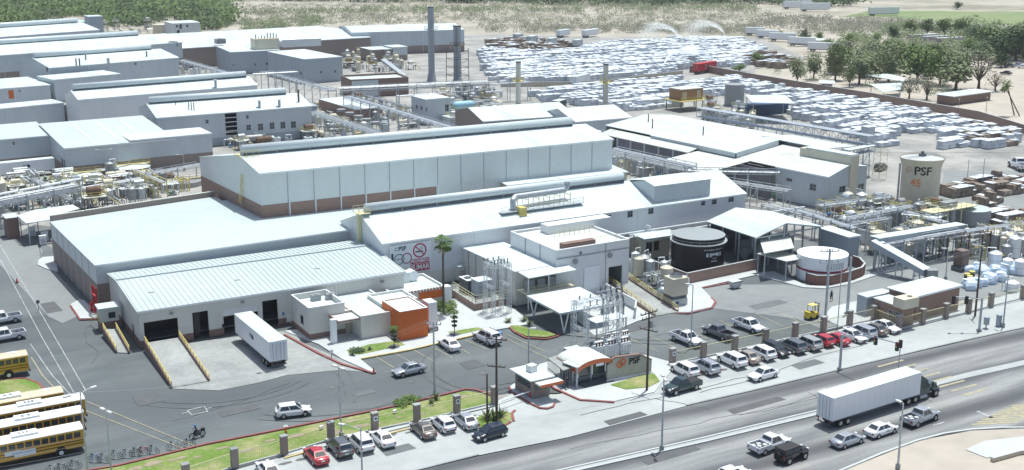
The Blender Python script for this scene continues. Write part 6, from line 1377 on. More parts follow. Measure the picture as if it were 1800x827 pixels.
# ---- people: one skinned surface each
skin = mat('skin', (0.42, 0.26, 0.19), 0.6); navyc = mat('navy_clothing', (0.02, 0.03, 0.06), 0.8); hivis = mat('orange_vest', (0.75, 0.22, 0.05), 0.7); khaki = mat('dark_trousers', (0.035, 0.035, 0.045), 0.8)
def person(name, label, px, py, hd, pose='stand', top=navyc, hat=None, z=0, helmet=None, loc=None):
    q = loc or P(px, py); t = empty(name, label, 'person', (q.x, q.y, z), hd)
    if pose == 'ride': hip, kn, an, ch, nk, hdp = .82, (.32, .62), (.12, .22), (.12, 1.15), (.16, 1.38), (.2, 1.55)
    else: hip, kn, an, ch, nk, hdp = .92, (.03, .5), (0, .08), (.0, 1.28), (.0, 1.5), (.02, 1.66)
    V_ = [(0, 0, hip), (ch[0], 0, ch[1]), (nk[0], 0, nk[1]), (hdp[0], 0, hdp[1])]; Rr = [.15, .17, .065, .10]; E_ = [(0, 1), (1, 2), (2, 3)]
    for sd in (-1, 1):
        o = len(V_); st = .16 if pose == 'walk' else 0; f = sd*st
        V_ += [(0.0, sd*.10, hip-.04), (kn[0]+f*.6, sd*(.11 if pose != 'ride' else .26), kn[1]), (an[0]+f*.9-(.06 if f < 0 else 0), sd*(.11 if pose != 'ride' else .24), an[1]), (an[0]+f*.9+.14, sd*(.11 if pose != 'ride' else .24), an[1]-.03)]
        Rr += [.095, .065, .045, .04]; E_ += [(0, o), (o, o+1), (o+1, o+2), (o+2, o+3)]
        o = len(V_)
        if pose == 'ride': V_ += [(ch[0], sd*.2, ch[1]+.12), (.3, sd*.3, 1.12), (.42, sd*.27, 1.05)]
        else: V_ += [(0, sd*.19, 1.40), (-.02-f*.5, sd*.26, 1.14), (.06-f, sd*.27, .90)]
        Rr += [.065, .045, .035]; E_ += [(1, o), (o, o+1), (o+1, o+2)]
        hx, hy, hz_ = V_[-1]
        for k in range(4): o2 = len(V_); V_.append((hx+(.09 if pose == 'ride' else .02), hy+(k-1.5)*.022*sd, hz_-(.02 if pose == 'ride' else .10-.01*abs(k-1.5)))); Rr.append(.011); E_.append((o+2, o2))
    me = bpy.data.meshes.new('body'); me.from_pydata(V_, E_, []); me.materials.append(top)
    b = bpy.data.objects.new('body', me); COL.objects.link(b); b.parent = t
    md = b.modifiers.new('skin', 'SKIN'); md.use_smooth_shade = True
    for i, r_ in enumerate(Rr): me.skin_vertices[0].data[i].radius = (r_, r_*.85 if r_ > .1 else r_)
    me.skin_vertices[0].data[0].use_root = True
    sb = b.modifiers.new('sub', 'SUBSURF'); sb.levels = 1; sb.render_levels = 1
    mb = MB(); mb.ball((hdp[0], 0, hdp[1]), .115, 7, 12, 1.2); mb.ball((hdp[0]+.11, 0, hdp[1]-.01), .022, 4, 6); hd_ = part(t, 'head', mb, skin)
    for sd in (-1, 1): mb = MB(); mb.ball((hdp[0]+.1, sd*.04, hdp[1]+.02), .014, 4, 6); part(hd_, 'eye', mb, black); mb = MB(); mb.ball((hdp[0], sd*.115, hdp[1]), .03, 4, 6); part(hd_, 'ear', mb, skin)
    mb = MB(); mb.box(hdp[0]+.105, hdp[0]+.118, -.03, .03, hdp[1]-.065, hdp[1]-.055); part(hd_, 'mouth', mb, signred)
    mb = MB(); mb.cyl((0, 0, hip+.02), (kn[0]*.1, 0, hip-.16), .17, .16, n=12)
    for sd in (-1, 1):
        f = sd*(.16 if pose == 'walk' else 0); y = sd*(.11 if pose != 'ride' else .26)
        mb.cyl((0, sd*.10, hip-.05), (kn[0]+f*.6, y, kn[1]), .115, .085); mb.cyl((kn[0]+f*.6, y, kn[1]), (an[0]+f*.9-(.06 if f < 0 else 0), y*.96, an[1]+.04), .085, .065); mb.ball((kn[0]+f*.6, y, kn[1]), .086, 4, 8)
    part(t, 'trousers', mb, khaki)
    mb = MB()
    if helmet: mb.ball((hdp[0]-.01, 0, hdp[1]+.03), .155, 7, 12); part(t, 'helmet', mb, helmet)
    elif hat: mb.cyl((hdp[0], 0, hdp[1]+.07), (hdp[0], 0, hdp[1]+.2), .12, .10, n=12); mb.cyl((hdp[0], 0, hdp[1]+.07), (hdp[0], 0, hdp[1]+.085), .27, .25, n=14); part(t, 'hat', mb, hat)
    else: mb.ball((hdp[0]-.02, 0, hdp[1]+.035), .122, 6, 10, 1.05); part(t, 'hair', mb, black)
    if top is hivis: pass
    return t
person('person', 'rider in dark clothing with a blue helmet sitting on the motorcycle', 347, 769, R(-172), 'ride', navyc, helmet=blue_p)
person('person', 'person with a wide pale hat standing on the lawn strip behind a fence pier', 503, 773, R(-30), 'stand', hivis, hat=roof_c)
person('person', 'person in dark clothes walking near the forklift and tall posts', 1461, 529, R(60), 'walk', navyc)
person('person', 'person in black walking beside the glazed gate booth', 996, 685, R(-60), 'walk', navyc)
# ---------------------------------------------------------------- poles, lamps, signals
lamp_head = mat('lamp_head', (0.62, 0.64, 0.64), 0.4)
def lamp(name, label, bx, by, ty, heads=((1, 0),), arm=1.2, r=0.09, m=None, base=True, group=None):
    q = P(bx, by); h = zat(q, ty); t = empty(name, label, 'lamp post', (q.x, q.y, 0), 0, group); m = m or steel
    mb = MB(); mb.cyl((0, 0, 0), (0, 0, h), r*1.3, r*.7, n=10); part(t, 'pole', mb, m)
    if base: mb = MB(); mb.cyl((0, 0, 0), (0, 0, .6), .28, n=12); part(t, 'footing', mb, conc)
    for dx, dy in heads:
        mb = MB(); mb.tube([(0, 0, h-.25), (dx*arm*.6, dy*arm*.6, h), (dx*arm, dy*arm, h)], .045, 6); a_ = part(t, 'arm', mb, m)
        mb = MB(); mb.cbox((dx*(arm+.35), dy*(arm+.35), h), (.75, .34, .16), math.atan2(dy, dx)); part(t, 'lamp_head', mb, lamp_head)
    return t
lamp('street_lamp', 'tall double armed lamp post standing in front of the yellow buses', 155, 838, 689, ((.93, .37), (-.93, -.37)), 1.3)
lamp('street_lamp', 'grey lamp post with two white square heads left of the motorcycle', 197, 842, 722, ((.3, -.95), (-.3, .95)), .35)
lamp('street_lamp', 'thin grey lamp post on the lawn above the spare-wheel SUV', 600, 768, 646, ((.3, -.95), (-.3, .95)), .35)
lamp('street_lamp', 'white street lamp between the spare-wheel SUV and the fence', 637, 846, 752, ((-.6, .8),), 2.0)
lamp('street_lamp', 'slim lamp post rising beside the left gate booth', 929, 652, 578, ((.9, -.4),), .3)
lamp('street_lamp', 'slim street lamp at the kerb below the dark green pickup', 1163, 792, 664, ((0.4, .9), (-.4, -.9)), .4, r=.11)
lamp('street_lamp', 'leaning grey lamp post at the bottom right beside the silver white sedan', 1578, 824, 709, ((0, 1),), .3, r=.11)
lamp('street_lamp', 'tall lamp post at the far right kerb near the two meter cabinets', 1763, 575, 468, ((0, 1),), .4, r=.10)
lamp('street_lamp', 'lamp post inside the fence above the white double cab pickup', 1214, 612, 501, ((-.5, .8),), .4)
lamp('street_lamp', 'thin lamp post beside the brown brick chimney block at the right', 1662, 492, 438, ((-.5, .8),), .4)
lamp('yard_lamp', 'lamp post standing over the stepped cream roofs', 1250, 300, 255, ((-.7, .7), (.7, -.7)), .8)
lamp('yard_lamp', 'double headed yard lamp in front of the stepped roof warehouse', 187, 316, 263, ((-.9, .3), (.9, -.3)), 1.3)
lamp('yard_lamp', 'yard lamp in front of the brick footed block', 324, 300, 272, ((-.9, .3),), 1.2)
lamp('yard_lamp', 'right one of two thin poles in the yard right of the silo', 1726, 330, 278, ((.2, .2),), .3); lamp('yard_lamp', 'left one of two thin poles in the yard right of the silo', 1699, 328, 281, ((.2, .2),), .3)
lamp('yard_lamp', 'thin lamp post on the sandy lot left of the leaning palms', 1732, 208, 172, ((.2, .2),), .3, m=wall_t); lamp('yard_lamp', 'thin pole on the sandy lot behind the perimeter wall near the white shelters', 1684, 203, 175, ((.2, .2),), .3, m=wall_t)
def bare_pole(label, bx, by, ty, r, m=steel, name='steel_pole'):
    q = P(bx, by); h = zat(q, ty); t = empty(name, label, 'pole', (q.x, q.y, 0)); mb = MB(); mb.cyl((0, 0, 0), (0, 0, h), r*1.15, r*.8, n=12); part(t, 'shaft', mb, m)
    mb = MB(); mb.cyl((0, 0, 0), (0, 0, .25), r*2.2, n=12); part(t, 'base_plate', mb, conc); return t, h
for lb, bx, by, ty, r in (('left thick steel pole with cross arms in front of the white tank', 1451, 558, 438, .2), ('right thick steel pole in front of the white tank', 1489, 552, 452, .22), ('thin grey pole between the two thick poles in front of the white tank', 1472, 578, 470, .07)):
    t, h = bare_pole(lb, bx, by, ty, r)
    if r == .2:
        for z in (h-.4, h-2.2):
            mb = MB(); mb.bar((-1.4, .6, z), (1.4, -.6, z), .14); part(t, 'cross_arm', mb, steel)
            for x in (-1.3, -.4, .4, 1.3): mb = MB(); mb.cyl((x, -x*.43, z+.07), (x, -x*.43, z+.45), .08, .05); part(t, 'insulator', mb, grey_t)
def util_pole(label, bx, by, ty, arms, r=.17, m=wood):
    q = P(bx, by); h = zat(q, ty); t = empty('utility_pole', label, 'utility pole', (q.x, q.y, 0)); mb = MB(); mb.cyl((0, 0, 0), (0, 0, h), r, r*.65, n=10); part(t, 'shaft', mb, m)
    tips = []
    for dz, wd, an in arms:
        z = h-dz; c_, s_ = cos(an), sin(an); mb = MB(); mb.bar((-wd*c_, -wd*s_, z), (wd*c_, wd*s_, z), .13); part(t, 'cross_arm', mb, m if m is wood else steel)
        for k in (-1, -.45, .45, 1):
            mb = MB(); mb.cyl((wd*c_*k, wd*s_*k, z+.06), (wd*c_*k, wd*s_*k, z+.36), .08, .05, n=8); part(t, 'insulator', mb, grey_t); tips.append(Vector((q.x+wd*c_*k, q.y+wd*s_*k, z+.36)))
    return t, h, tips
uA = util_pole('tall brown wooden pole rising from the yucca bed by the round lawn', 873, 741, 590, ((.5, 1.3, R(-45)), (4.0, 1.1, R(-45))))
bare_pole('short black pole stub left of the tall wooden pole by the round lawn', 856.5, 751, 658, .12, wood, 'pole_stub')
uB = util_pole('tall dark wooden pole with crossarms beside the entrance sign wall', 1137, 687, 547, ((.3, 1.5, R(10)), (1.0, 1.2, R(10)), (2.6, 1.3, R(-70))))
mb = MB(); mb.cyl((.4, 0, uB[1]-2.3), (.4, 0, uB[1]-1.4), .26); part(uB[0], 'transformer_can', mb, grey_t)
uC = util_pole('dark wooden pole behind the traffic signals at the right', 1714, 555, 433, ((.4, 1.2, R(60)),))
uD = util_pole('grey concrete pole on the lawn edge carrying wires over the car park', 764, 691, 566, ((.3, 1.0, R(-50)), (1.2, .8, R(30))), .15, steel)
lf = P(140, 690, 10.0)
def wire(a, b, sag, n=16, r=.013):
    pts = []
    for i in range(n+1): f = i/n; p = a.lerp(b, f); p.z -= 4*sag*f*(1-f); pts.append(p)
    mb = MB()
    for p, q in zip(pts, pts[1:]): mb.cyl(p, q, r, n=3, caps=False)
    return mb
wm_ = mat('cable', (0.30, 0.32, 0.34), 0.6)
def wires(label, A_, B_, sag, r=.013):
    o = A_[0]; t = empty('overhead_cables', label, 'cables', o)
    for a, b in zip(A_, B_): part(t, 'cable', wire(a-o, b-o, sag, r=r), wm_)
wires('three sagging cables from the concrete pole to the lamp post by the buses', uD[2][:3], [P(128+9*k, 690, 11.2) for k in range(3)], 2.2)
wires('cables from the wooden pole by the round lawn to the left edge', uA[2][:3], [P(-40, 800+14*k, 6.0) for k in range(3)], 1.6)
wires('cables from the round lawn pole to the entrance sign pole', uA[2][4:7], uB[2][:3], 1.0)
wires('cables from the entrance sign pole to the pole by the signals', uB[2][4:7], uC[2][:3], 1.5)
# signal masts
def signal_mast(label, bx, by, ty, arm_len, rise, lights, extra=None):
    q = P(bx, by); h = zat(q, ty); t = empty('signal_mast', label, 'traffic light', (q.x, q.y, 0)); mb = MB(); mb.cyl((0, 0, 0), (0, 0, h), .2, .16, n=12); part(t, 'pole', mb, steel)
    mb = MB(); mb.cyl((0, 0, 0), (0, 0, .3), .4, n=12); part(t, 'base_plate', mb, conc)
    mb = MB(); pts = [(0, 0, h-.3)]+[(0, -arm_len*f, h-.3+rise*(1-(1-f)**2)) for f in (.15, .35, .6, 1)]; mb.tube(pts, .09); part(t, 'mast_arm', mb, steel)
    for f in lights:
        z = h-.3+rise*(1-(1-f)**2); mb = MB(); mb.cbox((0, -arm_len*f, z-.45), (.35, .4, 1.15), 0); s_ = part(t, 'signal_head', mb, trim)
        for k, m_ in enumerate((red_p, yellow, green_p)): mb = MB(); mb.cyl((-.18, -arm_len*f, z-.1-.35*k), (-.24, -arm_len*f, z-.1-.35*k), .12, n=10); part(s_, 'lens', mb, m_)
signal_mast('signal mast with long arm reaching over the near carriageway', 1476, 650, 588, 9.5, 1.9, (.62, 1.0))
signal_mast('signal mast with two hanging lights near the brick gate office', 1721, 582, 524, 0.01, 0, ())
q = P(1721, 582); h = zat(q, 524); t = empty('traffic_light', 'horizontal signal arm with two lights pointing left by the brick gate office', 'traffic light', (q.x, q.y, 0))
e_ = P(1677, 521.6, h+.2)-Vector((q.x, q.y, 0)); mb = MB(); mb.tube([(0, 0, h-.3), tuple(e_*.5+Vector((0, 0, h*.5+.1-0))) if 0 else (e_.x*.5, e_.y*.5, h+.15), (e_.x, e_.y, h+.1)], .08); part(t, 'mast_arm', mb, steel)
for f in (.55, 1.0):
    mb = MB(); mb.cbox((e_.x*f, e_.y*f, h-.35), (.4, .4, 1.2), 0); part(t, 'signal_head', mb, trim)
q = P(1579, 652); h = zat(q, 600); t = empty('signal_post', 'thin signal post with red light on top near the end of the mast arm', 'traffic light', (q.x, q.y, 0))
mb = MB(); mb.cyl((0, 0, 0), (0, 0, h), .07, n=8); part(t, 'pole', mb, steel); mb = MB(); mb.cbox((0, 0, h-.4), (.35, .4, 1.1), 0); part(t, 'signal_head', mb, trim)
mb = MB(); mb.cyl((-.18, 0, h-.1), (-.24, 0, h-.1), .13, n=10); part(t, 'lens', mb, red_p)
for k, (bx, by) in enumerate(((1733, 577), (1755, 573))):
    q = P(bx, by); t = empty('meter_cabinet', ('left' if k == 0 else 'right')+' of two grey cylinders on the pavement by the signal mast', 'bollard', (q.x, q.y, 0), group='kerb cylinders')
    mb = MB(); mb.cyl((0, 0, .6 if k == 0 else 0), (0, 0, 1.7), .42, n=14); part(t, 'drum', mb, wall_s); mb = MB(); mb.cyl((0, 0, 0), (0, 0, .6), .12); mb.cyl((0, 0, 1.7), (0, 0, 1.78), .45, n=14); part(t, 'stand', mb, steel)
# ---- entrance sign wall
a = P(1066, 671); b = P(1143.5, 655.5); L_ = (b-a).length; an = math.atan2((b-a).y, (b-a).x)
es = empty('entrance_sign_wall', 'cream entrance wall with dark edge and orange emblem beside the gatehouse', 'sign', (a.x, a.y, 0), an)
def sw(px, py, f): p = a.lerp(b, f); return (L_*f, zat(p, py))
tp = [sw(0, 642, 0), sw(0, 629.5, .16), sw(0, 624, .72), sw(0, 633, 1.0)]
pl = [(0, 0.1), (L_, 0.1)]+tp[::-1]
mb = MB(); n_ = len(pl); mb.add([(x, -.2, z) for x, z in pl]+[(x, .2, z) for x, z in pl], [tuple(range(n_)), tuple(range(2*n_-1, n_-1, -1))]+[(i, n_+i, n_+(i+1) % n_, (i+1) % n_) for i in range(n_)]); part(es, 'wall', mb, mat('sign_wall_grey', (0.46, 0.46, 0.42), .8, var=.12, scale=.8))
mb = MB()
for (x0, z0), (x1, z1) in zip(tp, tp[1:]): mb.bar((x0, 0, z0+.1), (x1, 0, z1+.1), .52, .16)
part(es, 'coping', mb, brick_d)
mb = MB(); mb.box(-.2, L_+.1, -.35, .3, 0, .3); part(es, 'plinth', mb, white_p)
text_part(es, 'PSF', 1.25, black, (L_*.60, -.25, 2.3), (1, 0, 0), depth=.03, bold=.03)
om = mat('emblem_orange', (0.62, 0.17, 0.06), 0.6)
for cx, cz in ((L_*.27, 2.15), (L_*.34, 2.45)):
    mb = MB()
    for i in range(16):
        ta, tb = 2*pi*i/16, 2*pi*(i+1)/16; mb.add([(cx+rr*cos(t_), y, cz+rr*sin(t_)) for y in (-.26, -.205) for rr, t_ in ((.28, ta), (.52, ta), (.52, tb), (.28, tb))], [(0, 1, 2, 3), (7, 6, 5, 4), (1, 5, 6, 2), (3, 7, 4, 0)])
    part(es, 'emblem', mb, om)
# ---- gatehouse with curved roof
c0 = P(1015, 678); t = empty('gatehouse', 'gatehouse with curved white roof and orange fascia over dark glazing', 'gatehouse', (c0.x, c0.y, 0), R(0))
q = P(1088, 672) ; w_ = 4.6; d_ = 4.2
mb = MB(); n = 12; pr = [(w_/2+(w_/2+.6)*cos(pi-pi*i/n), 2.5+(.9)*sin(pi*i/n)) for i in range(n+1)]
prof_ = pr+[(x, z-.0+.16) for x, z in pr[::-1]]
mb.extr(prof_, -1.0, d_, axis='y'); part(t, 'curved_roof', mb, roof_c)
mb = MB()
for (x0, z0), (x1, z1) in zip(pr, pr[1:]): mb.quad((x0, -1.05, z0-.45), (x1, -1.05, z1-.45), (x1, -1.05, z1+.2), (x0, -1.05, z0+.2))
mb.quad((pr[0][0]-.03, -1.05, 2.05), (pr[0][0]-.03, d_, 2.05), (pr[0][0]-.03, d_, 2.7), (pr[0][0]-.03, -1.05, 2.7)); part(t, 'fascia', mb, om)
mb = MB(); mb.box(0, w_, 0, d_, 0, 1.1); part(t, 'counter_wall', mb, steel_d); mb = MB(); mb.box(.1, w_-.1, .1, d_-.1, 1.1, 2.5); part(t, 'glazing', mb, glass)
for x in (0, w_/2, w_): mb = MB(); mb.box(x-.08, x+.08, -.08, .08, 1.1, 2.5); part(t, 'mullion', mb, white_p)
for k in range(3): mb = MB(); mb.box(.2, w_+.4, -.6-.4*k, -.2-.4*k, 0, .45-.15*k); part(t, 'step', mb, steel_d)
mb = MB(); mb.box(2.2, 3.4, -1.12, -1.06, 2.6, 2.95); part(t, 'name_plate', mb, white_p)
canopy('flat_gate_canopy', 'low white flat canopy joined behind the curved gatehouse roof', [(988, 638), (1015, 631), (1041, 636), (1014, 648)], 2.9)
t = canopy('glass_shelter', 'small glazed shelter with flat white roof behind the gatehouse', [(990, 613), (1014, 608), (1036, 621), (1015, 624.5)], 2.8)
mb = MB(); mb.box(.3, 4.2, -.2, -.15, .3, 2.4); part(t, 'glass_panel', mb, mat('clear_glass', (0.45, 0.55, 0.58), 0.1))
q = P(990, 684); q2 = P(963, 662); t = empty('turnstile_cage', 'grey mesh turnstile cage left of the curved gatehouse', 'cage', (q.x, q.y, 0)); v = q2-q
mb = MB()
for i in range(15): p = v*i/14; mb.bar(p, p+Vector((0, 0, 2.5)), .05)
for z in (.1, 1.2, 2.5): mb.bar((0, 0, z), tuple(v+Vector((0, 0, z))), .08)
part(t, 'mesh_side', mb, grey_t)
mb = MB(); u2 = Vector((2.6, 0.5, 0)); mb.add([(0, 0, 2.52), tuple(u2+Vector((0, 0, 2.52))), tuple(u2+v+Vector((0, 0, 2.52))), tuple(v+Vector((0, 0, 2.52))), (0, 0, 2.6), tuple(u2+Vector((0, 0, 2.6))), tuple(u2+v+Vector((0, 0, 2.6))), tuple(v+Vector((0, 0, 2.6)))], [(0, 3, 2, 1), (4, 5, 6, 7), (0, 1, 5, 4), (1, 2, 6, 5), (2, 3, 7, 6), (3, 0, 4, 7)]); part(t, 'roof', mb, conc)
mb = MB()
for i in range(8): p = u2*i/7; mb.bar(p, p+Vector((0, 0, 2.5)), .05)
part(t, 'mesh_front', mb, grey_t)
mb = MB(); mb.cyl((1.6, .2, 0), (1.6, .2, 2.1), .12)
for k in range(9):
    for aa in (0, 2.1, 4.2): mb.bar((1.6, .2, .3+k*.2), (1.6+.6*cos(aa), .2+.6*sin(aa), .3+k*.2), .04)
part(t, 'turnstile', mb, steel)
# left gate booth on its island
sheet('traffic_island', [(896, 681), (904, 675.5), (916, 675), (950, 694), (968, 702), (974, 709), (971, 715), (962, 718), (950, 717), (935, 710), (900, 689)], .12, conc_l, thick=.2)
line_mark('red_kerb', [(895.5, 681), (899, 690), (935, 711.5), (950, 718.5), (962, 719.5), (972, 716), (975, 709)], .25, .14, kerb_red, .2)
q = P(918, 692); t = empty('gate_booth', 'brown gate booth with white flat roof and rooftop cooler on the traffic island', 'booth', (q.x, q.y, 0), R(0))
mb = MB(); mb.box(0, 2.6, -2.6, 1.8, 0.1, 2.75); part(t, 'cabin', mb, brick_g)
mb = MB(); mb.box(-.7, 3.0, -3.2, 2.1, 2.75, 2.9); part(t, 'roof', mb, roof_w); mb = MB(); mb.box(-.1, 3.4, -4.6, -3.21, 2.4, 2.62); part(t, 'canopy', mb, roof_c); mb = MB(); mb.box(-.12, 3.45, -4.66, -4.61, 2.3, 2.68); part(t, 'red_edge', mb, om)
mb = MB(); mb.cbox((1.3, -.2, 3.35), (1.1, 1.0, .9), .2); part(t, 'cooler', mb, wall_w)
mb = MB(); mb.box(-.02, -.005, -2.0, 1.2, 1.3, 2.3); mb.box(.3, 2.2, -2.63, -2.605, 1.2, 2.3); part(t, 'window', mb, glass)
q = P(934, 700); e = P(881, 707, .9)-q; t = empty('barrier_arm', 'white barrier arm reaching left from the gate booth', 'barrier', (q.x, q.y, 0)); mb = MB(); mb.bar((0, 0, 1.0), (e.x, e.y, 1.0), .12); part(t, 'arm', mb, white_p); mb = MB(); mb.box(-.2, .2, -.2, .2, 0, 1.05); part(t, 'motor_post', mb, red_p)
# ---- lattice substation structures
def lattice_tower(t, x, y, w, h, z0=0, m=None, name='lattice_mast', step=1.1):
    m = m or pipe_w; mb = MB()
    c = [(x-w/2, y-w/2), (x+w/2, y-w/2), (x+w/2, y+w/2), (x-w/2, y+w/2)]
    for a in c: mb.bar((*a, z0), (*a, z0+h), .055)
    n = max(1, int(h/step))
    for i in range(n):
        za, zb = z0+h*i/n, z0+h*(i+1)/n
        for j in range(4): a, b = c[j], c[(j+1) % 4]; mb.bar((*a, za), (*b, zb), .035); mb.bar((*a, zb), (*b, zb), .035)
    return part(t, name, mb, m)
def lattice_beam(t, a, b, w, m=None, name='lattice_beam'):
    m = m or pipe_w; mb = MB(); a = Vector(a); b = Vector(b); d = (b-a).normalized(); n_ = Vector((-d.y, d.x, 0))*w/2; up_ = Vector((0, 0, w/2)); cs = [n_+up_, n_-up_, -n_-up_, -n_+up_]
    for c in cs: mb.bar(a+c, b+c, .055)
    k = max(2, int((b-a).length/.9))
    for i in range(k):
        p, q_ = a.lerp(b, i/k), a.lerp(b, (i+1)/k)
        for j in range(4): mb.bar(p+cs[j], q_+cs[(j+1) % 4], .03)
    return part(t, name, mb, m)
def insul(t, x, y, z, h=.7, m=None):
    mb = MB(); mb.cyl((x, y, z), (x, y, z+h), .05, n=6)
    for k in range(4): mb.cyl((x, y, z+h*(k+.5)/4), (x, y, z+h*(k+.5)/4+.05), .14, n=8)
    part(t, 'insulator', mb, m or grey_t)
def portal(label, px, py, ty, nx, ny, sx, sy, an=R(0)):
    q = P(px, py); h = zat(q, ty)-.8; t = empty('substation_frame', label, 'electrical frame', (q.x, q.y, 0), an)
    for i in range(nx):
        for j in range(ny): lattice_tower(t, i*sx, j*sy, .55, h)
    for j in range(ny): lattice_beam(t, (0, j*sy, h-.3), ((nx-1)*sx, j*sy, h-.3), .5)
    if ny > 1:
        for i in range(nx): lattice_beam(t, (i*sx, 0, h-.3), (i*sx, (ny-1)*sy, h-.3), .5); lattice_beam(t, (i*sx, 0, h*.55), (i*sx, (ny-1)*sy, h*.55), .4)
    for k in range(5): insul(t, (nx-1)*sx*(k+.5)/5, 0, h, .8, steel_d)
    for k in range(3): insul(t, (nx-1)*sx*(k+.5)/3, (ny-1)*sy, h, .6, grey_t)
    mb = MB()
    for k in range(5): x = (nx-1)*sx*(k+.5)/5; mb.bar((x, 0, h+.75), (x+.3, (ny-1)*sy, h+.6), .04)
    part(t, 'busbar', mb, steel); return t, h
portal('white lattice frame in front of the narrow switchgear building', 867, 556, 458, 2, 2, 2.9, 2.4)
T_, hh = portal('tall white lattice frame behind the entrance sign wall', 1030, 637, 530, 2, 2, 5.6, 3.2)
# transformer banks
def transformer(label, px, py, an=R(0), sc=1.0, group=None):
    q = P(px, py); t = empty('transformer', label, 'transformer', (q.x, q.y, 0), an, group); t.scale = (sc, sc, sc)
    mb = MB(); mb.box(-.8, .8, -.5, .5, .3, 2.0); part(t, 'tank', mb, wall_w); mb = MB()
    for k in range(6): mb.box(-.7+k*.26, -.62+k*.26, -.85, -.5, .5, 1.8); mb.box(-.7+k*.26, -.62+k*.26, .5, .85, .5, 1.8)
    part(t, 'radiator', mb, pipe_w); mb = MB(); mb.cyl((-.7, .1, 2.5), (.7, .1, 2.5), .22); part(t, 'conservator', mb, white_p)
    for x in (-.5, 0, .5): insul(t, x, -.2, 2.0, .6, rust)
    mb = MB(); mb.box(-.9, .9, -.8, .8, 0, .3); part(t, 'plinth', mb, conc)
for k, (px, py) in enumerate(((1052, 632), (1074, 628), (1096, 624))): transformer('%s white transformer under the lattice frame behind the entrance sign' % ('left', 'middle', 'right')[k], px, py, group='transformers by the entrance')
for k, (px, py) in enumerate(((1066, 612), (1082, 609), (1098, 606))): transformer('%s rear transformer with brown insulators behind the front three' % ('left', 'middle', 'right')[k], px, py, sc=.8, group='rear transformers')
q = P(1043, 606); t = empty('transformer_slab', 'white flat slab roof over the rear transformers', 'roof', (q.x, q.y, 0)); mb = MB(); mb.box(0, 5.6, -.6, 1.8, 3.35, 3.45); part(t, 'slab', mb, roof_w)
for x in (.2, 5.4):
    for y in (-.5, 1.7): mb = MB(); mb.box(x-.08, x+.08, y-.08, y+.08, 0, 3.35); part(t, 'post', mb, steel)
k = 0
for px, py, dx, dy in [(1060+dx*9-dy*1, 582-dx*2.3-dy*7.5, dx, dy) for dx in range(5) for dy in range(6)]:
    q = P(px, py); t = empty('busbar_post', 'grey busbar post, %s from left in the %s row behind the carport' % (ORD[dx], ORD[dy]), 'insulator post', (q.x, q.y, 0), group='busbar posts behind the carport'); h = 2.6+random.random()
    mb = MB(); mb.bar((0, 0, 0), (0, 0, h), .10); part(t, 'post', mb, steel); insul(t, 0, 0, h, .8, steel_d); k += 1
    if k % 3 == 0: mb = MB(); mb.bar((-.9, 0, h), (.9, 0, h), .1); part(t, 'cross_arm', mb, pipe_w)
sheet('gravel_bed', [(1045, 590), (1010, 560), (1050, 500), (1075, 505), (1150, 556), (1120, 565), (1085, 580)], .03, conc_l, thick=.1)
low_wall('white_yard_wall', 'white low wall between the narrow ramp and the switchyard', [(1058, 512), (1118, 546), (1116, 560)], 1.6, wall_w)
low_wall('brown_walled_platform', 'brown based walled platform with cream rail below the switchgear building', [(796, 521), (836, 547), (867, 541), (892, 536)], 1.1, brick)
t = empty('platform_fence', 'cream mesh fence on the brown walled platform', 'fence', (P(796, 521).x, P(796, 521).y, 1.1)); o = P(796, 521)
mb = MB(); railing(mb, [P(796, 521)-o, P(836, 547)-o, P(892, 536)-o], 1.4, 1.2, .06, 3); part(t, 'railing', mb, yellow_p)
sheet('platform_floor', [(796, 521), (836, 546), (895, 536), (860, 505), (825, 500)], 1.0, conc, thick=.9)
def boxunit(name, label, px, py, z, sz, m, top=None, cat='cabinet', fan=True, an=0.0, group=None, louv=True):
    q = P(px, py, z); t = empty(name, label, cat, (q.x, q.y, z), an, group); a, b, c = sz
    mb = MB(); mb.box(0, a, 0, b, 0, c); part(t, 'casing', mb, m); mb = MB(); mb.box(-.05, a+.05, -.05, b+.05, c+.002, c+.1); part(t, 'top', mb, top or roof_w)
    if fan: mb = MB(); mb.cyl((a/2, b/2, c+.1), (a/2, b/2, c+.25), min(a, b)*.38, n=14); part(t, 'fan_ring', mb, steel_d)
    if louv:
        mb = MB()
        for k in range(4): mb.box(.15, a-.15, -.03, -.004, c*(.2+.15*k), c*(.2+.15*k)+.06)
        part(t, 'louvre', mb, steel_d)
    return t
boxunit('grey_plant_box', 'large blue grey box with white lid on the walled platform', 841, 524, 1.1, (2.6, 2.4, 2.6), wall_s, fan=False)
boxunit('chiller', 'dark finned chiller left of the large blue grey box', 822, 518, 1.1, (1.6, 2.8, 2.2), steel_d, white_p, 'chiller'); boxunit('cream_plant_box', 'cream box with white lid behind the finned chiller', 806, 494, .3, (2.4, 2.6, 2.4), wall_k, fan=False)
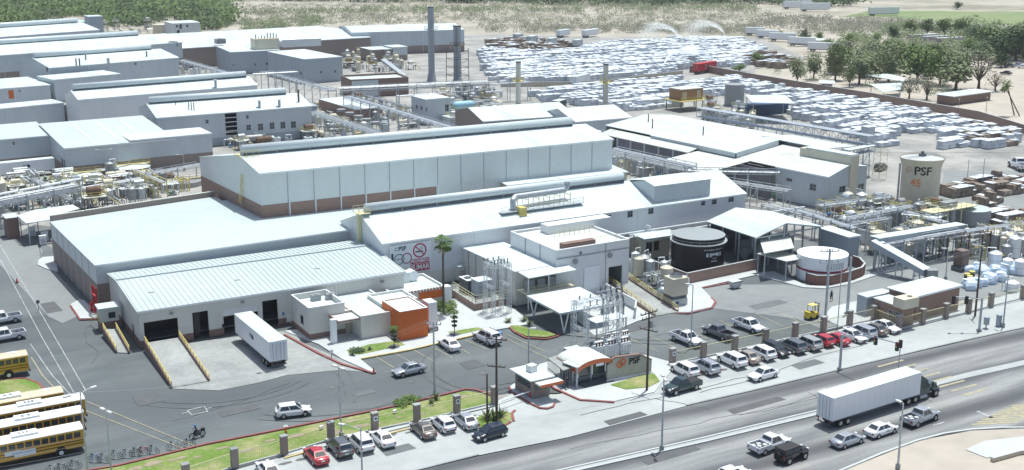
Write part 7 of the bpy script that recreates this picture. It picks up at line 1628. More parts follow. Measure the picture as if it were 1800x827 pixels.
# cooling tower and pipework along the narrow ramp
q = P(1182, 541); t = empty('cooling_tower', 'square grey cooling tower with fan ring at the lower end of the narrow ramp', 'cooling tower', (q.x, q.y, 0), R(-3))
mb = MB(); mb.box(0, 2.9, 0, 2.6, 0, 1.2); part(t, 'plinth', mb, conc_l); mb = MB(); mb.box(.1, 2.8, .1, 2.5, 1.2, 1.75); part(t, 'dark_grille', mb, steel_d); mb = MB(); mb.box(0, 2.9, 0, 2.6, 1.75, 4.6); part(t, 'casing', mb, cream_t)
mb = MB(); mb.cyl((1.45, 1.3, 4.6), (1.45, 1.3, 5.0), 1.05, n=20, caps=False); mb.cyl((1.45, 1.3, 4.62), (1.45, 1.3, 4.7), .9, n=20); part(t, 'fan_ring', mb, steel); mb = MB()
for i in range(6): a = pi*i/6; mb.bar((1.45+.95*cos(a), 1.3+.95*sin(a), 4.9), (1.45-.95*cos(a), 1.3-.95*sin(a), 4.9), .06)
part(t, 'fan_blade', mb, steel_d, kind='stuff'); mb = MB(); mb.cyl((.9, -.01, .6), (.9, -.04, .6), .3, n=16); part(t, 'logo_disc', mb, navy)
random.seed(11)
def hvessel(name, label, q, L_, r, m, an, z=.8, group=None, cat='tank', rail=False, railm=None):
    t = empty(name, label, cat, q, an, group)
    mb = MB(); mb.cyl((-L_/2, 0, z+r), (L_/2, 0, z+r), r, n=18); mb.ball((-L_/2, 0, z+r), r*.99, 8, 16); mb.ball((L_/2, 0, z+r), r*.99, 8, 16); part(t, 'shell', mb, m)
    for x in (-L_*.3, L_*.3): mb = MB(); mb.box(x-.15, x+.15, -r*.8, r*.8, 0, z+r*.5); part(t, 'saddle', mb, conc)
    mb = MB(); mb.cyl((0, 0, z+2*r-.05), (0, 0, z+2*r+.5), .16); mb.cyl((0, 0, z+2*r+.5), (0, 0, z+2*r+.56), .28); part(t, 'nozzle', mb, steel); mb = MB(); mb.tube([(L_*.2, 0, z+2*r), (L_*.2, 0, z+2*r+.5), (L_*.2, r+.5, z+2*r+.5), (L_*.2, r+.5, 0)], .08, 6); part(t, 'pipe', mb, pipe_w)
    if rail: mb = MB(); zz = z+2*r+.02; railing(mb, [(-L_/2, -r, zz), (L_/2, -r, zz), (L_/2, r, zz), (-L_/2, r, zz), (-L_/2, -r, zz)], 1, 1.2, .07); part(t, 'railing', mb, railm or yellow)
    return t
def vvessel(name, label, q, r, h, m, group=None, cone=False, rail=False, legs=True):
    t = empty(name, label, 'tank', q, random.random()*3, group); z0 = .8 if legs else 0
    mb = MB(); mb.cyl((0, 0, z0), (0, 0, z0+h), r, n=18); mb.cyl((0, 0, z0+h), (0, 0, z0+h+r*.4), r, r*.25, n=18); part(t, 'shell', mb, m)
    if legs:
        for a in (0.8, 2.4, 4.0, 5.5): mb = MB(); mb.bar((r*.75*cos(a), r*.75*sin(a), 0), (r*.75*cos(a), r*.75*sin(a), z0), .14); part(t, 'leg', mb, steel)
    mb = MB(); mb.tube([(0, 0, z0+h+r*.3), (0, 0, z0+h+r*.4+.5), (r+.4, 0, z0+h+r*.4+.5), (r+.4, 0, .1)], .09, 6); part(t, 'pipe', mb, pipe_w)
    mb = MB(); mb.cyl((0, 0, z0+h*.5), (0, 0, z0+h*.5+.08), r+.03, n=18); part(t, 'band', mb, steel)
    if rail: mb = MB(); 
    if rail:
        for i in range(10): a, b = 2*pi*i/10, 2*pi*(i+1)/10; zz = z0+h; mb.bar((r*cos(a), r*sin(a), zz), (r*cos(a), r*sin(a), zz+1), .06); mb.bar((r*cos(a), r*sin(a), zz+1), (r*cos(b), r*sin(b), zz+1), .06)
        part(t, 'railing', mb, yellow)
    return t
def platform(name, label, q, sx, sy, h, an=0.0, m=None, rm=None, group=None, levels=1, stair=True, equip=True):
    m = m or steel_d; rm = rm or yellow; t = empty(name, label, 'platform', q, an, group)
    for x in (0, sx):
        for y in (0, sy): mb = MB(); mb.bar((x, y, 0), (x, y, h*levels+.05), .2); part(t, 'post', mb, m)
    for l in range(1, levels+1):
        z = h*l; mb = MB(); mb.box(-.2, sx+.2, -.2, sy+.2, z, z+.12); part(t, 'deck', mb, roof_c if levels == 1 else steel)
        mb = MB(); railing(mb, [(-.2, -.2, z+.12), (sx+.2, -.2, z+.12), (sx+.2, sy+.2, z+.12), (-.2, sy+.2, z+.12), (-.2, -.2, z+.12)], 1.0, 1.4, .07); part(t, 'railing', mb, rm)
        mb = MB(); mb.bar((0, 0, z-h), (sx, 0, z), .1); mb.bar((0, 0, z-h), (0, sy, z), .1); mb.bar((sx, sy, z-h), (sx, 0, z), .1); part(t, 'brace', mb, m)
    if stair:
        mb = MB()
        for s_ in (0, .8): mb.bar((sx+.3, s_, h), (sx+.3+h*1.1, s_, 0), .1)
        for k in range(int(h/.25)): f = k/int(h/.25); mb.box(sx+.3+h*1.1*(1-f)-.12, sx+.3+h*1.1*(1-f)+.12, 0, .8, h*f, h*f+.04)
        part(t, 'stair', mb, rm)
    if equip:
        mb = MB(); z = h*levels+.12; r = min(sx, sy)*.28; mb.cyl((sx*.2, sy/2, z+r+.2), (sx*.8, sy/2, z+r+.2), r, n=16); part(t, 'vessel', mb, random.choice((steel, steel, grey_t, cream_t, rust)))
    return t
def pump(label, q, an, m, group):
    t = empty('pump_set', label, 'pump', q, an, group)
    mb = MB(); mb.box(-1.0, 1.0, -.4, .4, 0, .25); part(t, 'base', mb, conc); mb = MB(); mb.cyl((-.7, 0, .6), (.1, 0, .6), .28, n=12); part(t, 'motor', mb, m); mb = MB(); mb.cyl((.4, -.15, .65), (.4, .15, .65), .38, n=12); part(t, 'impeller_case', mb, grey_t)
    mb = MB(); mb.tube([(.4, 0, 1.0), (.4, 0, 2.0), (.4, 1.6, 2.0), (.4, 1.6, 0)], .12, 8); mb.tube([(.6, 0, .65), (1.5, 0, .65), (1.5, 0, 0)], .12, 8); part(t, 'pipe', mb, pipe_w)
def manifold(label, q, an, L_, n, z, m, group, name='pipe_manifold'):
    t = empty(name, label, 'pipes', q, an, group)
    for k in range(n): 
        y = k*.45; zz = z+(k % 2)*.4; mb = MB(); mb.tube([(0, y, 0), (0, y, zz), (L_, y, zz), (L_, y, 0)], random.choice((.08, .12, .16)), 7); part(t, 'pipe', mb, random.choice((pipe_w, pipe_w, steel, m)))
    for x in (L_*.25, L_*.75): mb = MB(); mb.bar((x, -.3, 0), (x, -.3, z-.15), .1); mb.bar((x, n*.45, 0), (x, n*.45, z-.15), .1); mb.bar((x, -.3, z-.18), (x, n*.45, z-.18), .1); part(t, 'support', mb, yellow if m is yellow else steel_d)
def pipe_rack(name, label, p0, p1, z, w, npipes, levels=1, bent=6.0, truss=True, m=None, lowz=0.0, cat='pipe rack', pm=None, walkway=False):
    m = m or steel; a = Vector((p0[0], p0[1], 0)); b = Vector((p1[0], p1[1], 0)); L_ = (b-a).length; an = math.atan2((b-a).y, (b-a).x); t = empty(name, label, cat, a, an); n = max(2, int(L_/bent))
    for i in range(n+1):
        x = L_*i/n; mb = MB(); mb.bar((x, -w/2, 0), (x, -w/2, z+.9*(levels-1)+.6), .18); mb.bar((x, w/2, 0), (x, w/2, z+.9*(levels-1)+.6), .18)
        for l in range(levels): mb.bar((x, -w/2, z+.9*l-.12), (x, w/2, z+.9*l-.12), .16)
        mb.bar((x, -w/2, z*.4), (x, w/2, z*.75), .08); part(t, 'bent', mb, m)
    for l in range(levels):
        for k in range(npipes):
            y = -w/2+w*(k+.5)/npipes; r = random.choice((.09, .13, .18)); mb = MB(); mb.cyl((-.5, y, z+.9*l+r), (L_+.5, y, z+.9*l+r), r, n=8); part(t, 'pipe', mb, random.choice((pm or pipe_w, pipe_w, steel, grey_t if k % 3 == 0 else pipe_w)))
    if truss:
        for sd in (-1, 1):
            mb = MB(); zt = z+.9*(levels-1)+.6; mb.bar((0, sd*w/2, zt), (L_, sd*w/2, zt), .12); mb.bar((0, sd*w/2, z-.25), (L_, sd*w/2, z-.25), .12); k_ = max(2, int(L_/1.8))
            for i in range(k_): u0_, u1_ = L_*i/k_, L_*(i+1)/k_; mb.bar((u0_, sd*w/2, z-.25 if i % 2 else zt), (u1_, sd*w/2, zt if i % 2 else z-.25), .07)
            part(t, 'truss', mb, m)
    if walkway: mb = MB(); railing(mb, [(0, -w/2-.8, z), (L_, -w/2-.8, z)], 1.0, 2.0, .06); mb.box(0, L_, -w/2-.85, -w/2-.05, z-.08, z); part(t, 'walkway', mb, yellow)
    return t
def gr(px, pyg): return P(px, pyg)
def rack_px(name, label, t0, t1, z, **k):  # ends given where the rack's top runs, at height z
    return pipe_rack(name, label, P(*t0, z), P(*t1, z), z, k.pop('w', 2.4), k.pop('n', 5), **k)
rack_px('pipe_bridge', 'long level pipe bridge crossing in front of the grey smokestacks', (600, 161), (856, 149), 6.0, levels=2, w=3)
rack_px('pipe_bridge', 'pipe bridge continuing right to the bale yard from the grey stacks', (858, 149), (930, 145), 6.0, levels=1)
rack_px('pipe_bridge', 'long diagonal pipe bridge running down to the tall hall ridge', (611, 171), (826, 236), 7.0, levels=1, w=2.8, n=6)
rack_px('pipe_bridge', 'diagonal pipe bridge below the brick cooling plant', (547, 198), (684, 243), 5.0, levels=1, w=3.2, n=6)
rack_px('pipe_bridge', 'diagonal pipe bridge beside the slate block', (465, 127), (584, 160), 6.0, levels=1, w=2.8)
rack_px('pipe_bridge', 'white pipe bridge between blue grey shed and slate wing', (317, 107), (399, 130), 6.0, levels=1, w=2.8)
rack_px('pipe_bridge', 'short pipe bridge right of the panelled shed ridge', (448, 131), (520, 127), 7.5, levels=1, w=2.4)
rack_px('pipe_bridge', 'dense pipe bridge leaving the right end of the tall hall', (1076, 270), (1214, 301), 5.5, levels=2, w=3.6, n=7)
rack_px('pipe_bridge', 'pipe bridge in front of the cream roofs leading to the gabled plant house', (1214, 301), (1366, 304), 6.0, levels=1, w=2.6, n=5)
rack_px('pipe_bridge', 'lower pipe bridge behind the right end of the sign warehouse', (1270, 318), (1384, 336), 4.5, levels=1, w=3, n=5)
rack_px('pipe_bridge', 'two level pipe rack at the left edge above the shaded shelter', (-10, 362), (133, 334), 4.5, levels=2, w=3.5, n=5)
rack_px('pipe_bridge', 'pipe rack running right towards the gable of the tall hall', (262, 306), (350, 290), 4.0, levels=1, w=2.4, n=4)
rack_px('pipe_bridge', 'short diagonal rack with bundled pipes by the cooling boxes', (240, 302), (285, 322), 3.5, levels=1, w=2.0, n=4, m=yellow)
rack_px('pipe_bridge', 'pipe rack from the gabled plant house towards the silo foot', (1442, 362), (1560, 347), 3.5, levels=1, w=2.4, n=4)
rack_px('pipe_bridge', 'pipe rack running in front of the short grey tank', (1480, 399), (1560, 385), 3.5, levels=1, w=2.0, n=4)
rack_px('pipe_bridge', 'pipe rack behind the platform tank with brown pipes', (1590, 378), (1650, 384), 3.5, levels=1, w=2.0, n=4, pm=rust)
rack_px('pipe_bridge', 'small pipe rack by the white plastic tanks near the fence', (1660, 418), (1735, 410), 4.0, levels=1, w=2.0, n=4, m=rust)
rack_px('pipe_bridge', 'pipe rack beside the open tank shed and the gabled plant house', (1345, 362), (1440, 384), 4.0, levels=1, w=2.2, n=5)
for lb, a, b, z, n_ in (('thin pipe rack along the upper edge of the left process yard', (-10, 345), (140, 316), 3.6, 4), ('low pipe rack between the clarifier and the thickener', (150, 332), (262, 313), 3.0, 4), ('diagonal pipe rack crossing the left process yard', (60, 318), (120, 352), 3.4, 3),
                         ('pipe rack over the yard between white tank and short grey tank', (1482, 387), (1600, 364), 4.2, 5), ('pipe rack in front of the flat conveyor gallery', (1545, 432), (1690, 408), 4.6, 5), ('diagonal pipe rack by the open tank shed ridge', (1405, 372), (1500, 402), 4.4, 4),
                         ('diagonal pipe rack crossing in front of the cream silo', (1560, 366), (1660, 392), 3.6, 4), ('pipe rack at the foot of the grey flat block', (1500, 402), (1556, 416), 3.2, 3), ('thin brown pipe rack above the plastic tanks', (1690, 408), (1810, 392), 4.5, 4), ('second pipe rack below the level pipe bridge', (700, 170), (850, 160), 4.0, 4), ('slanting pipe rack behind the blue white cube', (640, 168), (720, 190), 4.5, 4)):
    rack_px('pipe_bridge', lb, a, b, z, levels=1, w=1.8, n=n_, bent=4.5, truss=n_ > 4, pm=rust if 'brown' in lb else None)
# large pipes along the sign warehouse
a = W2.uv(1066, 397, 3.5); mb = MB()
t = empty('wall_pipes', 'pair of long white pipes running along the foot of the sign warehouse', 'pipes', (W2.O.x, W2.O.y, 0), W2.ang)
for k, z in ((0, 4.2), (1, 3.5)): mb = MB(); mb.cyl((41, -1.4-k*.6, z), (W2.L+14, -1.4-k*.6, z), .22); part(t, 'pipe', mb, pipe_w)
for k in range(9): x = 42+k*4.4; mb = MB(); mb.bar((x, -2.4, 0), (x, -2.4, 3.3), .16); mb.bar((x, -2.4, 3.2), (x, -.1, 3.2), .14); part(t, 'support', mb, rust)
mb = MB(); mb.tube([(52, -1.4, 4.2), (52, -1.4, 5.2), (52, -2.4, 5.2), (52, -2.4, 1.5), (50.8, -3, .6)], .2); part(t, 'riser', mb, pipe_w)
# roof duct with frame on the sign warehouse
u, v = W2.uv(905, 372, 9.3); t = empty('roof_duct', 'long silver duct on a steel frame across the roof of the sign warehouse', 'duct', (W2.O.x, W2.O.y, 0), W2.ang)
zr_ = 9.4; mb = MB(); mb.tube([(u-1, v-1.2, zr_+.6), (u-.9, v-.8, zr_+2.1), (u, v-.2, zr_+2.6), (u+10.5, v+.3, zr_+2.6), (u+11.2, v+.4, zr_+3.4), (u+11.2, v+.4, zr_+4.1)], .55, 12); part(t, 'duct', mb, steel)
mb = MB()
for k in range(6):
    for y in (-1.0, 1.0): mb.bar((u+k*2.2, v+y, zr_-.8), (u+k*2.2, v+y, zr_+2.4), .1)
    mb.bar((u+k*2.2, v-1, zr_+1.9), (u+k*2.2, v+1, zr_+1.9), .1)
for y in (-1, 1): mb.bar((u, v+y, zr_+1.0), (u+11, v+y, zr_+1.0), .1)
part(t, 'frame', mb, yellow_p)
mb = MB(); mb.box(u-4, u+13, v-2.4, v-1.2, zr_+.4, zr_+.5); railing(mb, [(u-4, v-2.4, zr_+.5), (u+13, v-2.4, zr_+.5)], 1.0, 2.0, .06); part(t, 'catwalk', mb, steel)
mb = MB(); mb.box(u-.6, u+.6, v-3.2, v-1.6, zr_-2, zr_+1.2); railing(mb, [(u-1.5, v-3.4, zr_-1.0), (u+1.5, v-3.4, zr_-1.0)], 1.0, 1.0, .07); part(t, 'fan_box', mb, yellow)
# truss gallery over the bale yard edge
g0 = P(1230, 196, 8.5); g1 = P(1533, 247, 8.5)
gallery('truss_gallery', 'long open steel truss gallery on trestles in front of the bale yard', (g0.x, g0.y, 9.4), (g1.x, g1.y, 9.4), 2.6, 2.2, steel, steel, 9, truss=True)
g2 = P(1533, 262, 6.5); g3 = P(1455, 277, 6.5)
gallery('covered_conveyor', 'covered conveyor turning back from the truss gallery to the plant house', (g2.x, g2.y, 7.3), (g3.x, g3.y, 7.3), 1.8, 1.2, steel, roof_w, 4, truss=True)
q = P(1530, 290); t = empty('transfer_tower', 'white framed transfer tower at the right end of the truss gallery', 'tower', (q.x, q.y, 0)); lattice_tower(t, 0, 1.5, 2.6, zat(q, 236), m=white_p, step=1.6); mb = MB(); mb.box(-1.2, 1.2, .4, 2.8, 5.5, 9.5); part(t, 'head_house', mb, wall_b)
q = P(1545, 315); t = empty('yellow_lattice_tower', 'yellow lattice stair tower left of the cream silo', 'tower', (q.x, q.y, 0)); lattice_tower(t, 0, 0, 2.2, zat(q, 262), m=yellow_p, step=1.2)
gallery('conveyor_roof', 'pale conveyor roof sloping left behind the plant house', tuple(P(1398, 283, 6).xy)+(6.6,), tuple(P(1335, 297, 5).xy)+(4.6,), 2.2, .8, wall_b, roof_w, 2)
gallery('pipe_conveyor', 'thin dark blue conveyor rising from scrap heaps behind the brick annex', tuple(P(674, 107, 6).xy)+(6.5,), tuple(P(712, 136, 1).xy)+(1.5,), 2.0, .8, blue_p if 0 else wall_s, wall_s, 3)
# raised platforms in the yard edge
q = P(1196, 196); t = empty('brown_control_house', 'brown boxy control house on yellow railed deck by the bale yard', 'control house', (q.x, q.y, 0), R(0))
mb = MB(); mb.box(0, 9, 0, 6, 3.4, 6.8); part(t, 'cabin', mb, mat('brown_panel', (0.33, 0.19, 0.10), 0.7)); mb = MB(); mb.box(-.3, 9.3, -.3, 6.3, 6.8, 7.0); part(t, 'roof', mb, roof_c); mb = MB(); mb.box(-1.5, 11, -2, 7, 3.2, 3.38); railing(mb, [(-1.5, -2, 3.38), (11, -2, 3.38), (11, 7, 3.38)], 1.1, 1.5, .09); part(t, 'deck', mb, yellow)
for x in (-1, 5, 10.5): mb = MB(); mb.bar((x, -1.6, 0), (x, -1.6, 3.2), .25); mb.bar((x, 6, 0), (x, 6, 3.2), .25); part(t, 'post', mb, steel_d)
mb = MB(); mb.box(.5, 2.4, -.05, -.003, 3.6, 6.0); mb.box(6.5, 8, -.05, -.003, 3.6, 6.3); part(t, 'panel', mb, wall_t)
tank('round_grey_silo', 'round grey silo standing behind the truss gallery', 1290, 185, 3.2, zat(P(1290, 185), 148), grey_t, grey_t, bands=1, n=24)
canopy('blue_frame_shelter', 'white roofed shelter over dark blue machinery at the bale yard', [(1310, 168), (1322, 181), (1398, 183), (1380, 168)], 6.0)
q = P(1350, 200); boxunit('blue_baler', 'dark blue baling machine under the white roofed shelter', 1318, 206, 0, (16, 6, 3.2), mat('machine_blue', (0.05, 0.10, 0.18), 0.6), MATS['machine_blue'], 'machine', False)
# ---- scattered process equipment, one thing each
def zone(n, poly, kinds, area, seed):
    random.seed(seed); xs = [p[0] for p in poly]; ys = [p[1] for p in poly]; k = 0; placed = []; tries = 0; before = set(o.name for o in COL.objects)
    while k < n and tries < 4000:
        tries += 1
        x, y = random.uniform(min(xs), max(xs)), random.uniform(min(ys), max(ys))
        if not inpoly(x, y, poly): continue
        q = P(x, y); kd = random.choice(kinds); rr = {'plat': 4.0, 'plat2': 4.5, 'mani': 3.5, 'hv': 3.2, 'hvr': 4, 'box': 2.4}.get(kd, 1.9)
        if any((q-p).length < (rr+r2)*.46 for p, r2 in placed): continue
        placed.append((q, rr)); k += 1; an = random.choice((0, pi/2))+random.uniform(-.04, .04); G = '%s equipment' % area
        if kd == 'hv': m_, nm = random.choice(((steel, 'silver'), (cream_t, 'cream'), (rust, 'rusty'), (grey_t, 'grey'))); hvessel('horizontal_tank', '%s horizontal tank in the %s' % (nm, area), q, random.uniform(2.5, 4.5), random.uniform(.6, 1.0), m_, an, group=G)
        elif kd == 'hvr': hvessel('horizontal_tank', 'rust streaked horizontal tank with yellow rails in the %s' % area, q, 4.2, 1.0, rust, an, 1.5, G, rail=True)
        elif kd == 'vv': m_, nm = random.choice(((steel, 'silver'), (pipe_w, 'white'), (grey_t, 'grey'), (cream_t, 'cream'))); vvessel('upright_tank', '%s upright tank in the %s' % (nm, area), q, random.uniform(.6, 1.2), random.uniform(1.8, 3.6), m_, G, rail=random.random() < .3)
        elif kd == 'plat': platform('steel_platform', 'railed steel platform with vessel in the %s' % area, q, random.uniform(2.6, 4), random.uniform(2, 3), random.uniform(1.8, 2.6), an, rm=yellow if random.random() < .6 else yellow_p, group=G)
        elif kd == 'plat2': platform('steel_platform', 'two level grey steel platform in the %s' % area, q, 3.2, 2.6, 2.4, an, rm=yellow_p, group=G, levels=2)
        elif kd == 'pump': m_, nm = random.choice(((blue_p, 'blue'), (steel_d, 'dark'), (green_p, 'green'))); pump('%s pump set in the %s' % (nm, area), q, an, m_, G)
        elif kd == 'mani': m_, nm = random.choice(((yellow, 'yellow'), (steel, 'steel'), (rust, 'rusty'))); manifold('%s pipe manifold in the %s' % (nm, area), q, an, random.uniform(3, 6), random.randint(3, 5), random.uniform(1.2, 2.6), m_, G)
        elif kd == 'box': boxunit('equipment_box', 'pale equipment box with fan in the %s' % area, 0, 0, 0, (2.2, 1.8, random.uniform(1.6, 2.6)), random.choice((wall_b, wall_w, grey_t)), group=G) if False else _box(q, area, G, an)
    number_labels([o for o in COL.objects if o.name not in before and o.parent is None])
def _box(q, area, G, an):
    t = empty('equipment_box', 'pale equipment box with fan in the %s' % area, 'cabinet', q, an, G); a, b, c = random.uniform(1.6, 2.6), 1.8, random.uniform(1.5, 2.4)
    mb = MB(); mb.box(0, a, 0, b, 0, c); part(t, 'casing', mb, random.choice((wall_b, wall_w, grey_t))); mb = MB(); mb.box(-.05, a+.05, -.05, b+.05, c+.002, c+.1); part(t, 'top', mb, roof_w); mb = MB(); mb.cyl((a/2, b/2, c+.1), (a/2, b/2, c+.25), .6, n=12); part(t, 'fan_ring', mb, steel_d)
zone(95, [(0, 322), (100, 312), (145, 318), (215, 305), (285, 312), (300, 335), (345, 330), (340, 338), (200, 368), (110, 375), (30, 372), (0, 385)], ['plat', 'plat', 'mani', 'mani', 'mani', 'mani', 'hv', 'vv', 'pump', 'pump', 'box'], 'left process yard', 3)
zone(60, [(560, 190), (640, 178), (715, 200), (740, 215), (700, 236), (600, 240), (560, 225), (548, 205)], ['plat', 'mani', 'hv', 'vv', 'vv', 'pump', 'box'], 'pipe yard behind the hall', 4)
zone(60, [(770, 170), (850, 160), (890, 190), (860, 215), (790, 222), (765, 200)], ['plat2', 'mani', 'mani', 'vv', 'hv', 'pump', 'plat'], 'yard below the stacks', 5)
zone(85, [(1445, 372), (1540, 362), (1600, 380), (1660, 372), (1690, 420), (1650, 452), (1560, 462), (1520, 440), (1470, 395)], ['mani', 'vv', 'hv', 'plat', 'pump', 'mani', 'box'], 'pipe yard left of silo', 6)
zone(34, [(1105, 285), (1200, 312), (1120, 312), (1085, 300)], ['mani', 'vv', 'pump', 'box'], 'gap right of hall', 7)
zone(14, [(1260, 322), (1370, 330), (1365, 350), (1330, 345)], ['mani', 'vv', 'pump'], 'gap by the gabled house', 8)
zone(22, [(1110, 470), (1170, 500), (1180, 530), (1120, 500)], ['mani', 'vv', 'pump', 'hv'], 'bay beside the ramp', 9)
zone(36, [(440, 235), (560, 232), (640, 245), (560, 252), (450, 262), (400, 268), (395, 250)], ['mani', 'pump', 'box', 'hv', 'plat'], 'strip behind the ridge', 10)
zone(34, [(610, 100), (700, 108), (720, 125), (650, 130), (605, 125)], ['plat', 'mani', 'vv', 'hv'], 'scrap corner below brick hall', 12)
zone(14, [(190, 55), (265, 50), (262, 64), (180, 66)], ['mani', 'hv', 'box', 'plat2'], 'far silo yard', 13)
zone(14, [(318, 112), (400, 108), (402, 128), (320, 136)], ['mani', 'vv', 'box', 'pump'], 'blue grey shed alley', 14)
zone(26, [(1230, 205), (1330, 215), (1330, 228), (1240, 222)], ['plat2', 'mani', 'vv'], 'yard under truss gallery', 15)
zone(34, [(1670, 440), (1740, 432), (1800, 420), (1800, 455), (1740, 470)], ['vv', 'vv', 'box', 'mani'], 'right edge tank store', 16)
# white plastic tanks, cubes and bag piles near the right fence
for k, (px, py, r, h, nm) in enumerate(((1748, 470, 1.1, 2.6, 'tallest white plastic tank behind the blue film piles'), (1770, 478, .9, 2.2, 'middle white plastic tank behind the blue film piles'), (1792, 482, 1.0, 2.4, 'white plastic tank cut by the right edge'), (1778, 512, 1.1, 1.5, 'squat white plastic tank close to the fence'))):
    vvessel('plastic_tank', nm, P(px, py), r, h, white_p, legs=False)
film = mat('blue_film', (0.45, 0.62, 0.80), 0.35, c2=(0.75, 0.82, 0.88), scale=1.2, var=.1)
def heap(name, label, px, py, sx, sy, h, m, seed, cat='pile', n=9, group=None, an=0.0, lump=.35):
    random.seed(seed); q = P(px, py); t = empty(name, label, cat, (q.x, q.y, 0), an, group)
    for i in range(n):
        a, b, c = random.uniform(.8, 1.5), random.uniform(.8, 1.3), random.uniform(.5, 1)*h; x, y = random.uniform(-sx/2, sx/2), random.uniform(-sy/2, sy/2); mb = MB()
        vs = []; 
        for z, k in ((0, 1), (c*.6, 1.08), (c, .8)):
            for j in range(8): w = 2*pi*j/8; rr = (1 if j % 2 else 1.15)*k*(1+random.uniform(-lump, lump)*.3); vs.append((x+a*rr*cos(w)*.8, y+b*rr*sin(w)*.8, z+random.uniform(-.08, .08)*(z > 0)))
        mb.add(vs, [(l*8+j, l*8+(j+1) % 8, (l+1)*8+(j+1) % 8, (l+1)*8+j) for l in range(2) for j in range(8)]+[tuple(range(16, 24))]); part(t, 'bundle', mb, m)
    return t
heap('film_pile', 'front pile of bright blue and white plastic film bundles', 1731, 500, 9, 3, 1.6, film, 1, n=14)
heap('film_pile', 'rear pile of pale blue film bundles left of the plastic tanks', 1745, 478, 9, 3.5, 1.7, film, 2, n=14, an=-.3)
q = P(1688, 474); t = empty('brown_block_chimney', 'short brown stacked block column on a dark base near the blue film piles', 'column', (q.x, q.y, 0)); mb = MB(); mb.box(-.9, .9, -.9, .9, .8, 3.6); part(t, 'shaft', mb, brick_d); mb = MB(); mb.box(-1.5, .9, -1.4, .8, 0, .8); part(t, 'base', mb, steel_d)
for k in range(6): mb = MB(); mb.box(-.93, .93, -.93, .93, 1.0+k*.45, 1.05+k*.45); part(t, 'joint_band', mb, rust)
for k, (px, py) in enumerate(((1699, 492), (1708, 488), (1704, 496))):
    t = empty('steel_drum', '%s of three yellow and black drums by the block column' % ('left', 'right', 'front')[k], 'drum', (P(px, py).x, P(px, py).y, 0), group='drums by the block column'); mb = MB(); mb.cyl((0, 0, 0), (0, 0, 1.1), .5, n=14); part(t, 'shell', mb, trim); mb = MB(); mb.cyl((0, 0, .8), (0, 0, 1.12), .51, n=14); part(t, 'lid', mb, yellow)
q = P(1292, 506); t = empty('skip', 'small pale tapered skip at the kerb in front of the brick bund', 'skip', (q.x, q.y, 0), R(0)); mb = MB(); mb.add([(-.7, -.5, .1), (.7, -.5, .1), (.7, .5, .1), (-.7, .5, .1), (-1.05, -.7, 1.2), (1.05, -.7, 1.2), (1.05, .7, 1.2), (-1.05, .7, 1.2)], [(0, 3, 2, 1), (4, 5, 6, 7), (0, 1, 5, 4), (1, 2, 6, 5), (2, 3, 7, 6), (3, 0, 4, 7)]); part(t, 'body', mb, conc_l); mb = MB(); mb.box(-1.1, 1.1, -.75, -.68, 1.1, 1.25); part(t, 'rim', mb, steel_d)
# left: shelter, clarifiers, cooling boxes, platform with rusty tank
canopy('shaded_shelter', 'white roofed open shelter against the back corner of the big flat annex', [(30, 380), (46, 394), (96, 386), (92, 381), (140, 368), (128, 361), (62, 370)], 4.2)
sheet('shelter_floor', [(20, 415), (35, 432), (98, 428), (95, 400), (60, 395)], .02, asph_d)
q = P(36, 418); t = empty('brown_block_tower', 'dark brown block tower wall at the left of the shaded shelter', 'wall', (q.x, q.y, 0)); mb = MB(); mb.box(-2.2, 0, 0, 4, 0, 4.0); part(t, 'wall', mb, brick_d); mb = MB(); mb.box(-2.4, .1, -.1, 4.1, 4.0, 4.12); part(t, 'top', mb, conc_l)
for k, (px, py) in enumerate(((52, 416), (71, 431), (74, 424))): boxunit('white_cabinet', '%s white cabinet in the shade of the open shelter' % ('left', 'front', 'right')[k], px, py, 0, (1.2, .8, 1.6), white_p, group='cabinets under the shelter', fan=False)
def clarifier(label, px, py, r, h, m=roof_w, dome=.5):
    q = P(px, py); t = empty('clarifier', label, 'tank', (q.x, q.y, 0)); mb = MB(); mb.cyl((0, 0, 0), (0, 0, h), r, n=32); part(t, 'shell', mb, grey_t); mb = MB(); mb.cyl((0, 0, h), (0, 0, h+dome), r*.98, r*.1, n=32); part(t, 'cover', mb, m); mb = MB(); mb.box(-r, r, -.4, .4, h+dome+.05, h+dome+.15); railing(mb, [(-r, -.4, h+dome+.15), (r, -.4, h+dome+.15)], 1, 1.4, .07); part(t, 'bridge', mb, yellow)
clarifier('pale round clarifier with walkway left of the yard lamp', 152, 320, 3.6, 1.8); clarifier('round white thickener with bridge in front of the brick footed block', 234, 307, 4.2, 2.0)
clarifier('wide grey round basin near the gable of the tall hall', 322, 324, 4.6, 1.0, grey_t, .1)
vvessel('upright_tank', 'dark upright drum beside the wide grey basin', P(287, 330), 1.0, 2.6, grey_t)
for i in range(3):
    for j in range(2): q = P(218+i*20-j*4, 335+j*13-i*3.2); _b = empty('cooling_box', 'white lidded cooling box, %s in the %s row of the left process yard' % (('left', 'middle', 'right')[i], ('rear', 'front')[j]), 'cooling unit', (q.x, q.y, 0), 0, 'white lidded cooling boxes'); mb = MB(); mb.box(0, 2.2, 0, 2.0, 0, 1.7); part(_b, 'casing', mb, grey_t); mb = MB(); mb.box(-.1, 2.3, -.1, 2.1, 1.7, 1.85); part(_b, 'lid', mb, white_p)
platform('steel_platform', 'cream deck platform carrying a rusty silver tank beside the lattice mast', P(150, 372), 4.6, 3.4, 2.7, R(-3))
q = P(135, 371); t = empty('lattice_mast_tower', 'dark lattice mast left of the cream deck platform', 'tower', (q.x, q.y, 0)); lattice_tower(t, 0, 0, 1.2, zat(q, 331), m=steel_d)
